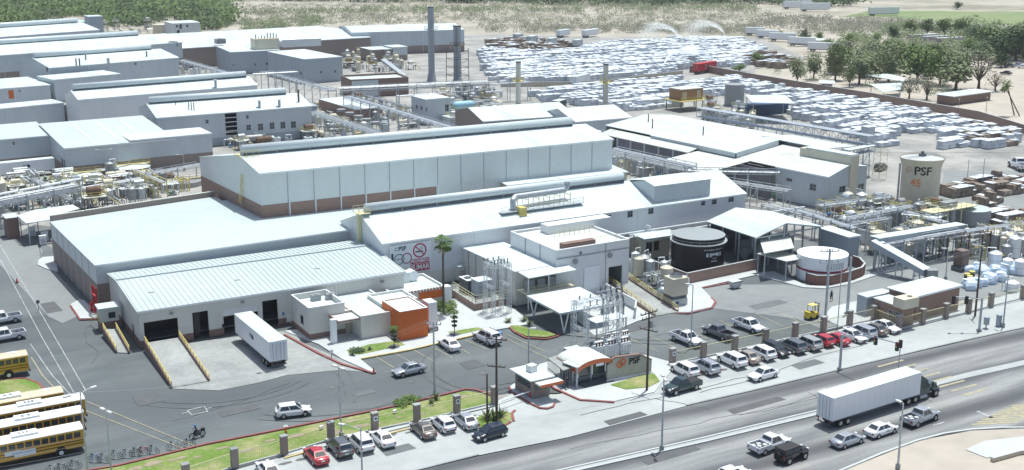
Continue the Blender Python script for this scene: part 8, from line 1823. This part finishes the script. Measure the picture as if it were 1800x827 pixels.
# blue tank on yellow frame and equipment at upper middle
q = P(803, 214); t = platform('blue_tank_frame', 'yellow steel frame carrying a pale blue horizontal tank below the stacks', q, 7, 4, 3.0, R(0), equip=False, stair=False)
mb = MB(); mb.cyl((1, 2, 4.5), (6, 2, 4.5), 1.25, n=20); mb.ball((1, 2, 4.5), 1.24, 8, 18); mb.ball((6, 2, 4.5), 1.24, 8, 18); part(t, 'blue_tank', mb, teal_p)
boxunit('green_container', 'green skip container beside the pale blue tank', 831, 222, 0, (3.5, 3, 2), green_p, green_p, 'container', False)
boxunit('white_roofed_hut', 'low white roofed hut in front of the blue tank frame', 790, 222, 0, (7, 5, 2.4), wall_b, roof_w, 'hut', False)
for k in range(5):
    q = P(600+k*15, 196+k*5.6, 4.7); mb = MB(); mb.cyl((0, 0, 0), (0, 0, .7), 1.3, n=16); one('roof_fan', '%s round fan on the white roof of the brick cooling plant' % ('first', 'second', 'third', 'fourth', 'last')[k], 'fan', mb, grey_t, (q.x, q.y, 4.65), group='fans on the brick cooling plant')
tank('far_cream_silo', 'cream silo beside the small bluish white house', 284, 66, 4.2, zat(P(284, 66), 43), cream_t, cream_t, bands=1, n=24)
random.seed(5)
# ---------------------------------------------------------------- bale yard
bale_w = mat('bale_wrap', (0.74, 0.78, 0.81), 0.55, c2=(0.48, 0.53, 0.57), scale=0.5, var=.25, detail=3)
bale_b = mat('cardboard_bale', (0.19, 0.135, 0.10), 0.9, c2=(0.34, 0.30, 0.25), scale=.8, var=.3)
bale_wt = mat('bale_top_sheet', (0.74, 0.80, 0.83), 0.5, c2=(0.57, 0.64, 0.68), scale=0.6, var=.1)
def bale_block(mb, x0, x1, y0, y1, z0, z1, j=.08, bulge=.06):
    r = lambda: random.uniform(-j, j)
    lo = [(x0+r(), y0+r()), (x1+r(), y0+r()), (x1+r(), y1+r()), (x0+r(), y1+r())]; vs = [(x, y, z0) for x, y in lo]; cx, cy = (x0+x1)/2, (y0+y1)/2
    vs += [(cx+(x-cx)*(1+bulge), cy+(y-cy)*(1+bulge), (z0+z1)/2) for x, y in lo]; vs += [(cx+(x-cx)*.93+r()*.4, cy+(y-cy)*.93+r()*.4, z1+r()) for x, y in lo]
    mb.add(vs, [(0, 1, 5, 4), (1, 2, 6, 5), (2, 3, 7, 6), (3, 0, 4, 7), (4, 5, 9, 8), (5, 6, 10, 9), (6, 7, 11, 10), (7, 4, 8, 11), (8, 9, 10, 11)])
def stack_mesh(seed, m, mt, nm):
    random.seed(seed); mb = MB(); n = random.randint(3, 6); w = 1.5; hs = []; hh = random.choice((1, 2, 2))
    top = MB()
    for i in range(n):
        h = hh if random.random() < .7 else random.choice((1, 2)) if m is bale_w else random.choice((1, 2, 2))
        for l in range(h): bale_block(mb, i*w-n*w/2, i*w-n*w/2+w*.97, -1.1, 1.1, l*1.15, l*1.15+1.12)
        if random.random() < (.85 if m is bale_w else .3): 
            z = h*1.15+.02; bale_block(top, i*w-n*w/2-.1, i*w-n*w/2+w+.1, -1.2, 1.2, z, z+.12, .12, .0)
        hs.append(h)
    return mb.mesh('bale', m), (top.mesh('cover_sheet', mt if seed % 3 else bale_w) if top.v else None), n
WV = [stack_mesh(100+i, bale_w, bale_wt, 'w') for i in range(12)]; BV = [stack_mesh(200+i, bale_b, bale_wt, 'b') for i in range(6)]
Y = [([(850, 88), (905, 96), (1000, 94), (1060, 80), (1180, 72), (1300, 72), (1340, 92), (1300, 122), (1215, 112), (1185, 130), (1070, 144), (880, 149), (850, 120)], 'w', 'main bale yard', (5.9, 2.6)),
     ([(945, 166), (1060, 154), (1200, 142), (1195, 175), (1180, 190), (1100, 196), (1020, 186), (945, 177)], 'w', 'middle bale yard', (5.7, 2.6)),
     ([(1325, 150), (1540, 190), (1780, 238), (1790, 258), (1640, 266), (1545, 266), (1535, 245), (1400, 213), (1400, 186), (1300, 165), (1215, 178), (1215, 150), (1300, 142)], 'w', 'right bale yard', (5.9, 2.75)),
     ([(1290, 88), (1330, 95), (1400, 108), (1378, 122), (1320, 118), (1270, 98)], 'b', 'rusty rows by red trailer', (6.2, 4)),
     ([(1700, 322), (1752, 312), (1810, 318), (1810, 352), (1762, 348), (1712, 338)], 'b', 'brown rows right of silo', (5.6, 3.0)),
     ([(1655, 340), (1700, 335), (1752, 356), (1748, 374), (1735, 372), (1690, 352)], 'b', 'rows behind platform tank', (5.4, 3.0)),
     ([(1742, 378), (1815, 366), (1815, 402), (1745, 402)], 'b', 'heaps at right edge', (5.4, 3.2)),
     ([(870, 72), (1000, 76), (1010, 92), (905, 94), (860, 86)], 'b', 'heaps at far back', (6.0, 4.2))]
cand = []
random.seed(21)
for poly, kd, area, (dx, dy) in Y:
    w = [P(*p) for p in poly]; x0, x1 = min(p.x for p in w), max(p.x for p in w); y0, y1 = min(p.y for p in w), max(p.y for p in w)
    yy = y0; row = 0
    while yy < y1:
        got = False
        xx = x0+random.uniform(0, 3)
        while xx < x1:
            px, py = px_of(xx, yy)
            if inpoly(px, py, poly) and random.random() > .05 and not (1570 < px < 1665 and py > 235) and not (1218 < px < 1292 and 118 < py < 136):
                k2 = 'b' if (kd == 'w' and px > 1600 and random.random() < (.35 if px > 1690 else .12)) else kd
                cand.append((py, xx+random.uniform(-.5, .5), yy+random.uniform(-.5, .5), k2, area, px, row)); got = True
            xx += dx+(random.uniform(0, 2.5) if random.random() < .15 else 0)
        yy += dy+(2.2 if random.random() < .12 else 0); row += got
cand.sort(reverse=True)
nW = 0; rest = {'w': MB(), 'b': MB()}; restt = MB()
rowof = {}
for py, x, y, kd, area, px, row in cand:
    V_ = random.choice(WV if kd == 'w' else BV); an = random.choice((0, 0, 0, pi))+random.uniform(-.06, .06); sc = random.uniform(.82, 1.02)
    if nW < 290:
        nW += 1; c = 'white wrapped' if kd == 'w' else 'brown cardboard'
        side = 'in the '+area
        t = empty('bale_stack', '%s bale stack, %s line of %s' % (c.split()[0], ORD[min(row, 48)], area), 'bale stack', (x, y, 0), an, '%s bale stacks %s' % (c, side)); t.scale = (sc, 1, random.uniform(.85, 1.15))
        part(t, 'bale', V_[0], None)
        if V_[1]: part(t, 'cover_sheet', V_[1], None)
    else:
        ca, sa_ = cos(an), sin(an)
        for me, mb in ((V_[0], rest[kd]), (V_[1], restt)):
            if not me: continue
            mb.add([(x+(v.co.x*ca-v.co.y*sa_)*sc, y+v.co.x*sa_*sc+v.co.y*ca, v.co.z) for v in me.vertices], [tuple(p.vertices) for p in me.polygons])
for nm, mb, m in (('white_bale_field', rest['w'], bale_w), ('brown_bale_field', rest['b'], bale_b), ('bale_cover_field', restt, bale_wt)):
    if mb.v:
        me = mb.mesh(nm, m, fix=False); one(nm, {'white_bale_field': 'countless small white wrapped bales filling the far yard', 'brown_bale_field': 'mass of brown scrap bales in the far yard', 'bale_cover_field': 'pale cover sheets over the far bales'}[nm], 'bales', me, None, kind='stuff')
number_labels([o for o in COL.objects if o.name.startswith('bale_stack') and o.parent is None])
# pale gravel under the bales
sheet('bale_yard_ground', [(845, 84), (905, 72), (1180, 68), (1335, 66), (1420, 104), (1300, 126), (1220, 142), (1185, 196), (1100, 200), (940, 182), (880, 152), (850, 122)], -0.07, yard_m)
sheet('bale_yard_ground', [(1325, 146), (1795, 238), (1800, 268), (1540, 268), (1400, 215), (1215, 180), (1225, 140)], -0.07, yard_m)
# water cannons wetting the bales
wat = mat('water_spray', (0.86, 0.92, 0.96), 0.3); 
def spray(label, px, py, an, reach, h, spread, n, seed):
    random.seed(seed); q = P(px, py); mb = MB()
    for i in range(n):
        f = random.random()**.7; a = an+random.gauss(0, spread)+.12*sin(f*9); d = reach*f; z = 1.5+4*h*f*(1-f)+random.uniform(-1, .4)*f*h*.7; s_ = random.uniform(.03, .11)
        x, y = d*cos(a), d*sin(a); mb.add([(x-s_, y, z), (x+s_, y, z-s_), (x, y+s_, z+s_), (x, y-s_, z)], [(0, 1, 2), (0, 1, 3), (1, 2, 3), (0, 2, 3)])
    t = empty('water_cannon', label, 'sprinkler', (q.x, q.y, 0)); m0 = MB(); m0.cyl((0, 0, 0), (0, 0, 1.4), .12); m0.bar((0, 0, 1.4), (.5*cos(an), .5*sin(an), 1.8), .12); part(t, 'nozzle_stand', m0, steel); part(t, 'spray', mb.mesh('spray', wat, fix=False), None, kind='stuff')
spray('left fan of water arching over the far bales', 1195, 72, R(175), 26, 7, .26, 7000, 1); spray('right fan of water arching over the far bales', 1275, 67, R(172), 26, 7, .26, 6500, 2); spray('long low jet of water beside the red trailer', 1165, 122, R(30), 48, 5, .04, 7000, 3)
# ---------------------------------------------------------------- vegetation
def leafm(name, c, c2): 
    m = mat(name, c, .75, c2=c2, scale=.5, var=.35, detail=2, ramp=(.3, .7)); return m
lf_g = leafm('leaf_green', (0.07, 0.15, 0.03), (0.16, 0.235, 0.06)); lf_d = leafm('leaf_dark_green', (0.04, 0.09, 0.028), (0.085, 0.14, 0.045)); lf_o = leafm('leaf_olive', (0.13, 0.18, 0.08), (0.24, 0.28, 0.14)); lf_y = leafm('leaf_grey', (0.17, 0.18, 0.13), (0.27, 0.27, 0.20))
bark = mat('bark', (0.14, 0.11, 0.085), .9, var=.3, scale=2)
def crown_pts(mb, c, r, n, ls, fl=1.0, seed=None):
    for i in range(n):
        u = random.uniform(-1, 1); th = random.uniform(0, 2*pi); k = random.random()**.4; s_ = math.sqrt(1-u*u)
        p = Vector((c[0]+r[0]*k*s_*cos(th), c[1]+r[1]*k*s_*sin(th), c[2]+r[2]*k*u)); 
        a = Vector((random.gauss(0, 1), random.gauss(0, 1), random.gauss(0, .7))).normalized()*ls*random.uniform(.6, 1.3); b = a.orthogonal().normalized()*ls*random.uniform(.4, .9)
        mb.add([p-a*.5-b*.3, p+a*.1-b*.6, p+a*.6+b*.1, p-a*.1+b*.6], [(0, 1, 2, 3)])
def tree_parts(seed, h, w, n, ls, trunkh=.35, clumps=9, lean=0, sparse=1.0):
    random.seed(seed); tr = MB(); cr = MB(); top = Vector((lean*h, 0, h*trunkh)); tr.cyl((0, 0, 0), top, .035*h, .022*h, n=8)
    for i in range(clumps):
        a = 2*pi*i/clumps+random.uniform(-.4, .4); f = random.uniform(.2, 1); rr = w*.5*f*(.8 if i % 3 else .3); z = h*(trunkh+.12)+random.random()*h*(1-trunkh-.25)
        c = Vector((lean*h+rr*cos(a), rr*sin(a), z)); tr.cyl(top*random.uniform(.7, 1), c, .014*h, .005*h, n=5); s_ = w*random.uniform(.2, .33)
        crown_pts(cr, c, (s_*.85, s_*.85, s_*.85), int(n/clumps*sparse), ls)
    return tr.mesh('trunk', bark), cr
TV = {}
for nm, m in (('g', lf_g), ('d', lf_d), ('o', lf_o), ('y', lf_y)):
    TV[nm] = []
    for s_ in range(3):
        tm, cm = tree_parts(ord(nm)+s_*7, 8, 8, 1100 if nm != 'y' else 460, .55 if nm != 'y' else .4, .18 if nm in 'gd' else .24, 15); TV[nm].append((tm, cm.mesh('crown', m, fix=False)))
def tree(label, px, py, ty, kd='g', wid=1.0, v=0, group=None, name='tree'):
    q = P(px, py); h = max(2.0, zat(q, ty)); tm, cm = TV[kd][v % 3]; t = empty(name, label, 'tree', (q.x, q.y, -.15), random.uniform(0, 6.28), group); s_ = h/8.6; t.scale = (s_*wid, s_*wid, s_); part(t, 'trunk', tm, None); part(t, 'crown', cm, None)
random.seed(31)
T_ = [(1401, 149, 98, 'o', .75, 'narrow olive tree, leftmost of the row behind the perimeter wall'), (1430, 139, 88, 'o', .8, 'olive tree second from left behind the perimeter wall'), (1468, 141, 84, 'o', .95, 'broad olive tree left of the small white roofed hut'), (1493, 153, 112, 'o', .7, 'small slim tree right of the white roofed hut'),
      (1510, 148, 82, 'o', .95, 'dusty olive tree just right of the white roofed hut'), (1540, 128, 84, 'o', 1.2, 'dusty olive tree behind the open white canopy'), (1562, 143, 82, 'o', 1.0, 'grey olive tree above the left end of the white canopy'), (1598, 173, 127, 'y', 1.1, 'thin grey tree right of the white canopy roof'),
      (1612, 143, 78, 'g', 1.2, 'large green tree in the middle of the row'), (1629, 175, 131, 'y', 1.2, 'bare branched grey tree above the sandy lot'), (1652, 150, 84, 'g', 1.0, 'green tree left of the forked bare trunk'), (1680, 158, 84, 'o', 1.2, 'tall tree with forked bare trunk'), (1720, 156, 80, 'y', 1.1, 'pale leafless tree left of the grey bush'),
      (1749, 160, 118, 'y', 1.3, 'round grey green bush by the low white roof'), (1414, 76, 50, 'd', 1.0, 'dark domed tree by the white containers'), (1491, 84, 54, 'g', 1.2, 'bright green tree above the row, left'), (1455, 86, 66, 'g', 1.3, 'low green tree left of the bright one'), (1540, 78, 56, 'g', 1.1, 'green tree between the bright tree and the wagons'),
      (1570, 72, 42, 'd', 1.2, 'dark green tree left of the rail wagons'), (1600, 62, 34, 'g', 1.2, 'green tree above the left rail wagon'), (1630, 60, 32, 'd', 1.2, 'dark tree above the middle rail wagon'), (1660, 62, 31, 'g', 1.2, 'green tree above the right rail wagon'), (1690, 66, 31, 'g', 1.3, 'tall green tree right of the wagons'),
      (1715, 76, 40, 'd', 1.2, 'dark tree left of the distant car row'), (1740, 90, 44, 'g', 1.3, 'green tree behind the distant car row'), (1762, 102, 50, 'd', 1.2, 'dark green tree above the distant cars'), (1785, 106, 46, 'd', 1.3, 'very dark tree at the right edge above the cars'), (1800, 100, 52, 'g', 1.2, 'green tree cut by the right edge'), (1725, 104, 70, 'd', 1.2, 'dark tree left of the parked distant row'),
      (1700, 98, 66, 'g', 1.2, 'green tree below the tall one by the wagons'), (1760, 118, 92, 'd', 1.6, 'low dark bush behind the distant cars'), (1690, 120, 74, 'y', 1.2, 'grey leafless tree behind the forked trunk'), (1575, 100, 70, 'g', 1.1, 'green tree right of the low containers'), (1526, 104, 74, 'o', 1.1, 'olive tree in front of the low containers'), (1645, 108, 70, 'o', 1.2, 'olive tree below the rail wagons'),
      (1440, 70, 56, 'g', 1.4, 'low green tree between dome and bright tree'), (1373, 62, 54, 'o', 1.4, 'small olive shrub left of the white containers'), (1683, 17, 2, 'd', 1.2, 'dark tree by the river at the top right'), (1330, 110, 92, 'g', 1.6, 'green bushes right of the red trailer'), (1300, 126, 112, 'g', 1.8, 'low green bush under the rusty rows')]
for i, (px, py, ty, kd, wd, lb) in enumerate(T_): tree(lb, px, py, ty, kd, wd*1.1, i)
bt = []; random.seed(63); belt = [(1445, 118), (1700, 112), (1705, 138), (1600, 140), (1470, 134)]
while len(bt) < 34:
    x, y = random.uniform(1440, 1705), random.uniform(110, 142)
    if inpoly(x, y, belt): bt.append((x, y)); tree('tree in the olive belt behind the white canopies', x, y, y-random.uniform(38, 56), random.choice('oooyg'), random.uniform(.9, 1.3), len(bt), 'trees of the olive belt')
number_labels([o for o in COL.objects if o.parent is None and str(o.get('label', '')).startswith('tree in the olive belt')])
# fan palm by the mural sign
def palm(label, px, py, ty, fr, n=34, shag=True, lean=(0, 0), name='palm_tree'):
    q = P(px, py); h = zat(q, ty); t = empty(name, label, 'palm', (q.x, q.y, 0)); mb = MB(); tp = Vector((lean[0], lean[1], h)); mb.cyl((0, 0, 0), tp, .2, .14, n=10)
    for k in range(int(h/.5)): f = k*.5/h; c = tp*f; mb.cyl(c, c+Vector((0, 0, .1)), .22-.05*f, n=8)
    part(t, 'trunk', mb, bark); cr = MB(); random.seed(9)
    for i in range(n):
        a = 2*pi*i/n*2.4; el = random.uniform(-.7, 1.2); L_ = fr*random.uniform(.75, 1.05); d = Vector((cos(a)*cos(el), sin(a)*cos(el), sin(el))); b = tp+d*L_*.5; s_ = Vector((-sin(a), cos(a), 0)); up_ = d.cross(s_)
        cr.bar(tp, b, .05)
        for j in range(9): an_ = (j-4)*.28; e = b+(d*cos(an_)+s_*sin(an_))*L_*.55-Vector((0, 0, .18*abs(an_)+.12)); cr.quad(b-s_*.04, b+s_*.04, e+s_*.09*(1 if j % 2 else -1)*0+s_*.1, e-s_*.1)
    part(t, 'frond', cr.mesh('frond', lf_g, fix=False), None, kind='stuff')
    if shag:
        sk = MB()
        for i in range(20): a = random.uniform(0, 6.28); e = tp+Vector((cos(a)*.9, sin(a)*.9, -random.uniform(.9, 1.9))); s_ = Vector((-sin(a), cos(a), 0))*.14; sk.quad(tp-s_*.2, tp+s_*.2, e+s_, e-s_)
        part(t, 'dead_frond', sk.mesh('dead_frond', mat('straw', (0.34, 0.30, 0.2), .9), fix=False), None, kind='stuff')
palm('tall fan palm with slim trunk in front of the mural sign', 780, 552, 427, 1.9)
palm('left of two crossed leaning palms on the sandy lot', 1783, 203, 148, 2.2, 22, True, (-3, 1.5)); palm('right of two crossed leaning palms on the sandy lot', 1792, 204, 152, 2.2, 22, True, (-5, 2.5))
def bush(label, px, py, r, h, kd=lf_g, name='shrub', spiky=False, group=None, n=260):
    q = P(px, py); t = empty(name, label, 'shrub', (q.x, q.y, .05), 0, group); mb = MB(); random.seed(int(px*7+py))
    if spiky:
        for i in range(34): a = random.uniform(0, 6.28); el = random.uniform(.25, 1.35); L_ = h*random.uniform(.7, 1.1); d = Vector((cos(a)*cos(el), sin(a)*cos(el), sin(el))); s_ = Vector((-sin(a), cos(a), 0))*.05; mb.quad(-s_, s_, d*L_*.6+s_*1.2, d*L_); mb.quad(-s_, s_, d*L_, d*L_*.6-s_*1.2)
    else:
        for k in range(4): a = random.uniform(0, 6.28); crown_pts(mb, (r*.4*cos(a), r*.4*sin(a), h*.5), (r*.7, r*.7, h*.5), n//4, .28)
    part(t, 'foliage', mb.mesh('foliage', kd, fix=False), None); s2 = MB(); s2.cyl((0, 0, -.05), (0, 0, h*.4), .06); part(t, 'stem', s2, bark)
for px, py, r, h, lb in ((772, 548, 1.1, 1.9, 'bushy young palm left of the tall fan palm trunk'), (785, 552, 1.3, 2.2, 'green bush at the foot of the tall fan palm'), (796, 548, 1.1, 1.8, 'green bush right of the tall fan palm')): bush(lb, px, py, r, h, lf_g)
for px, py, h, lb in ((893, 568, 1.1, 'left agave in the gravel bed by the small lawn'), (922, 566, 1.2, 'middle agave in the gravel bed by the small lawn'), (931, 572, 1.1, 'right agave in the gravel bed by the small lawn'), (857, 737, 1.7, 'left yucca at the foot of the wooden pole'), (868, 741, 1.8, 'yucca growing round the tall wooden pole'), (879, 735, 1.7, 'right yucca at the foot of the wooden pole'), (766, 703, 1.2, 'small yucca beside the concrete pole on the lawn'), (758, 712, .9, 'small spiky plant in the lawn bed'), (620, 626, .8, 'low spiky shrub in the office planter left'), (650, 617, .7, 'low spiky shrub in the office planter middle')): bush(lb, px, py, h*.6, h, lf_d if h > 1.5 else lf_o, spiky=True, name='agave')
bush('low dark hedge in the office planter near the parking bays', 627, 620, 1.2, .6, lf_d); bush('dark low hedge beside the concrete pole bed', 722, 706, 1.4, .5, lf_g); bush('green low hedge left of the lawn pier', 706, 712, 1.2, .5, lf_g)
def topiary(label, px, py, h):
    q = P(px, py); t = empty('topiary_tree', label, 'tree', (q.x, q.y, .1)); mb = MB(); mb.cyl((0, 0, 0), (0, 0, h), .07); part(t, 'trunk', mb, bark); random.seed(4)
    for k, (z, r) in enumerate(((h*.38, .42), (h*.56, .5), (h*.74, .58), (h*.95, .75))): cr = MB(); crown_pts(cr, (0, 0, z), (r, r, r*.34), 160, .2); part(t, 'leaf_tier', cr.mesh('leaf_tier', lf_d if k < 3 else lf_g, fix=False), None)
    mb = MB(); mb.cyl((0, 0, 0), (0, 0, .06), .8, n=16); part(t, 'soil_ring', mb, steel_d)
topiary('tiered topiary tree beside the office car park', 799, 589, 3.6); topiary('tiered topiary tree in front of the orange office block', 693, 611, 3.0)
# far woods, scrub and field edges
def wood(name, label, poly, n, sz, m, leaves, seed, h=1.0, z=-.2):
    random.seed(seed); mb = MB(); k = 0; xs = [p[0] for p in poly]; ys = [p[1] for p in poly]
    while k < n:
        x, y = random.uniform(min(xs), max(xs)), random.uniform(min(ys), max(ys))
        if not inpoly(x, y, poly): continue
        q = P(x, y); s_ = random.uniform(*sz); k += 1
        for j in range(3): crown_pts(mb, (q.x+random.uniform(-.5, .5)*s_, q.y+random.uniform(-.5, .5)*s_, z+s_*.42*h), (s_*.6, s_*.6, s_*.45*h), leaves//3, s_*.17)
    one(name, label, 'vegetation', mb.mesh(name, m, fix=False), None, kind='stuff')
wp = [(-30, -6), (150, -4), (280, 4), (400, 6), (412, 30), (395, 52), (340, 58), (352, 38), (300, 34), (262, 44), (185, 50), (150, 28), (95, 36), (20, 46), (-40, 48)]
wood('far_wood', 'dense green wood beyond the plant at the upper left', wp, 330, (4, 12), lf_g, 100, 41); wood('dark_far_wood', 'darker bushes mixed through the upper left wood', wp, 280, (3, 12), lf_d, 90, 42); wood('pale_far_wood', 'paler olive bushes mixed through the upper left wood', wp, 160, (3, 8), lf_o, 70, 52)
wood('riverside_wood', 'green tree belt along the top edge', [(400, -8), (760, -6), (1100, 0), (1500, -2), (1500, 12), (1300, 10), (1100, 12), (850, 6), (420, 2)], 420, (6, 14), lf_d, 70, 43)
wood('green_scrub', 'green bushes behind the far hall and bale yard', [(430, 40), (570, 30), (560, 45), (480, 56), (430, 60)], 60, (3, 6), lf_o, 60, 44)
rb = [(1500, 70), (1560, 50), (1700, 38), (1830, 60), (1830, 105), (1740, 112), (1640, 110), (1540, 112), (1470, 100)]
wood('right_wood', 'green thicket filling the ground under the right hand trees', rb, 190, (3, 8), lf_o, 90, 45); wood('right_dark_wood', 'dark green thicket at the right edge', [(1680, 60), (1830, 50), (1830, 100), (1720, 104)], 90, (4, 9), lf_d, 90, 46)
wood('grey_scrub', 'grey olive scrub between road and containers', [(1340, 30), (1480, 34), (1620, 40), (1560, 62), (1400, 56), (1330, 50)], 240, (3, 6), lf_y, 50, 47)
wood('desert_scrub', 'scattered grey green desert shrubs beyond the plant', [(420, 10), (1330, 4), (1340, 62), (1000, 54), (820, 44), (560, 46), (420, 58)], 1500, (1.5, 5.5), lf_y, 24, 48, .7); wood('desert_scrub_green', 'scattered small green desert bushes beyond the plant', [(420, 10), (1330, 4), (1340, 60), (820, 40), (420, 58)], 620, (1.5, 4.5), lf_o, 24, 49, .8); wood('scrub_strip', 'line of grey green bushes along the dry river', [(420, 22), (700, 16), (1330, 14), (1330, 20), (700, 24), (420, 28)], 260, (3, 7), lf_o, 40, 53, .8); wood('scrub_strip', 'line of grey bushes behind the far bale yard', [(840, 50), (1330, 46), (1330, 60), (860, 58)], 200, (2, 6), lf_y, 40, 54, .8)
wood('wall_scrub', 'low shrubs along the sandy lot behind the perimeter wall', [(1345, 132), (1540, 160), (1700, 180), (1690, 150), (1480, 118), (1360, 112)], 40, (1.5, 3), lf_o, 60, 50)
for k_, pl_ in enumerate(([(420, 36), (700, 33), (1000, 40), (1330, 38), (1330, 40), (1000, 42.5), (700, 35), (420, 38.5)], [(700, 48), (900, 40), (1100, 28), (1105, 29), (905, 42), (705, 50)], [(1100, 56), (1240, 40), (1330, 30), (1335, 31), (1245, 42), (1108, 58)])): sheet('dirt_track', pl_, -0.15+.003*k_, lightsand)
sheet('dirt_road', [(1340, 28), (1400, 22), (1480, 30), (1560, 34), (1560, 38), (1460, 36), (1340, 40)], -0.14, lightsand)
# shelters on the sandy lot
shed('sandy_lot_hut', 'small brown hut with white roof among the olive trees', (1445, 147), (1463, 147.5), 3.2, D=(1424, 142), wm=brick_d, rm=roof_w, over=1.0)
canopy('sandy_lot_canopy', 'open white canopy with single front post behind the perimeter wall', [(1529, 149), (1586, 146), (1583, 158), (1553, 163)], 3.4)
shed('long_white_roof_hut', 'low long hut with white roof right of the forked tree', (1675, 170), (1742, 161), 2.8, depth=6, wm=brick_d, rm=roof_w, over=.8)
canopy('rear_white_canopy', 'white canopy roof hidden behind the dusty olive trees', [(1519, 133), (1560, 130), (1592, 138), (1588, 144)], 3.4)
shed('shed_by_trees', 'white roofed long shed by the dark domed tree', (1395, 68), (1440, 72), 2.6, depth=9, wm=wall_w, rm=roof_w)
low_wall('kerbside_planter', 'low curved stone planter wall at the bottom right corner', [(1743, 812), (1765, 806), (1790, 799), (1830, 795)], .45, wall_t, .4)
for k, (px, py) in enumerate(((500, 648), (0, 0))[:1]):
    pass
def cone(label, px, py, m=red_p):
    q = P(px, py); t = empty('traffic_cone', label, 'cone', (q.x, q.y, 0)); mb = MB(); mb.cyl((0, 0, .05), (0, 0, .8), .2, .04, n=10); part(t, 'cone', mb, m); mb = MB(); mb.box(-.25, .25, -.25, .25, 0, .05); part(t, 'base', mb, trim)
cone('small red marker post on the left road', 30, 497); cone('orange marker by the red kerb end of the office path', 657, 656)
for k, (px, py) in enumerate(((68, 548), (71, 448), (583, 630))):
    t = empty('sign_post', ('thin dark sign post at the left road edge', 'round sign post near the shaded shelter', 'low pedestal sign at the red kerb of the dock apron')[k], 'sign', (P(px, py).x, P(px, py).y, 0)); mb = MB(); mb.cyl((0, 0, 0), (0, 0, 1.9 if k < 2 else 1.0), .05); part(t, 'post', mb, steel_d); mb = MB(); mb.cyl((0, -.06, 1.6 if k < 2 else 1.0), (0, -.02, 1.6 if k < 2 else 1.0), .3, n=12); part(t, 'plate', mb, steel_d if k < 2 else white_p)
for k, (px, py) in enumerate(((20, 783), (25, 775), (694, 728), (565, 756))[2:]):
    t = empty('floodlight', ('right','left')[k]+' small white floodlight set in the fence lawn', 'floodlight', (P(px, py).x, P(px, py).y, .05), group='lawn floodlights'); mb = MB(); mb.cbox((0, 0, .3), (.5, .3, .35), .3); part(t, 'housing', mb, white_p); mb = MB(); mb.cyl((0, 0, 0), (0, 0, .15), .08); part(t, 'stand', mb, steel)
# haze: one closed box of even pale air
hz = MB(); hz.box(-3200, 4200, -60, 5200, -2.0, 63.0)
hm = bpy.data.materials.new('haze_air'); hm.use_nodes = True; hn = hm.node_tree.nodes; hn.remove(hn['Principled BSDF']); pv = hn.new('ShaderNodeVolumePrincipled')
pv.inputs['Color'].default_value = (0.88, 0.95, 1.0, 1); pv.inputs['Density'].default_value = 0.00011; pv.inputs['Anisotropy'].default_value = 0.2
hm.node_tree.links.new(pv.outputs[0], hn['Material Output'].inputs['Volume'])
USE_HAZE = True
if USE_HAZE: one('haze', 'thin pale desert haze over the whole site', 'haze', hz, hm, kind='stuff')
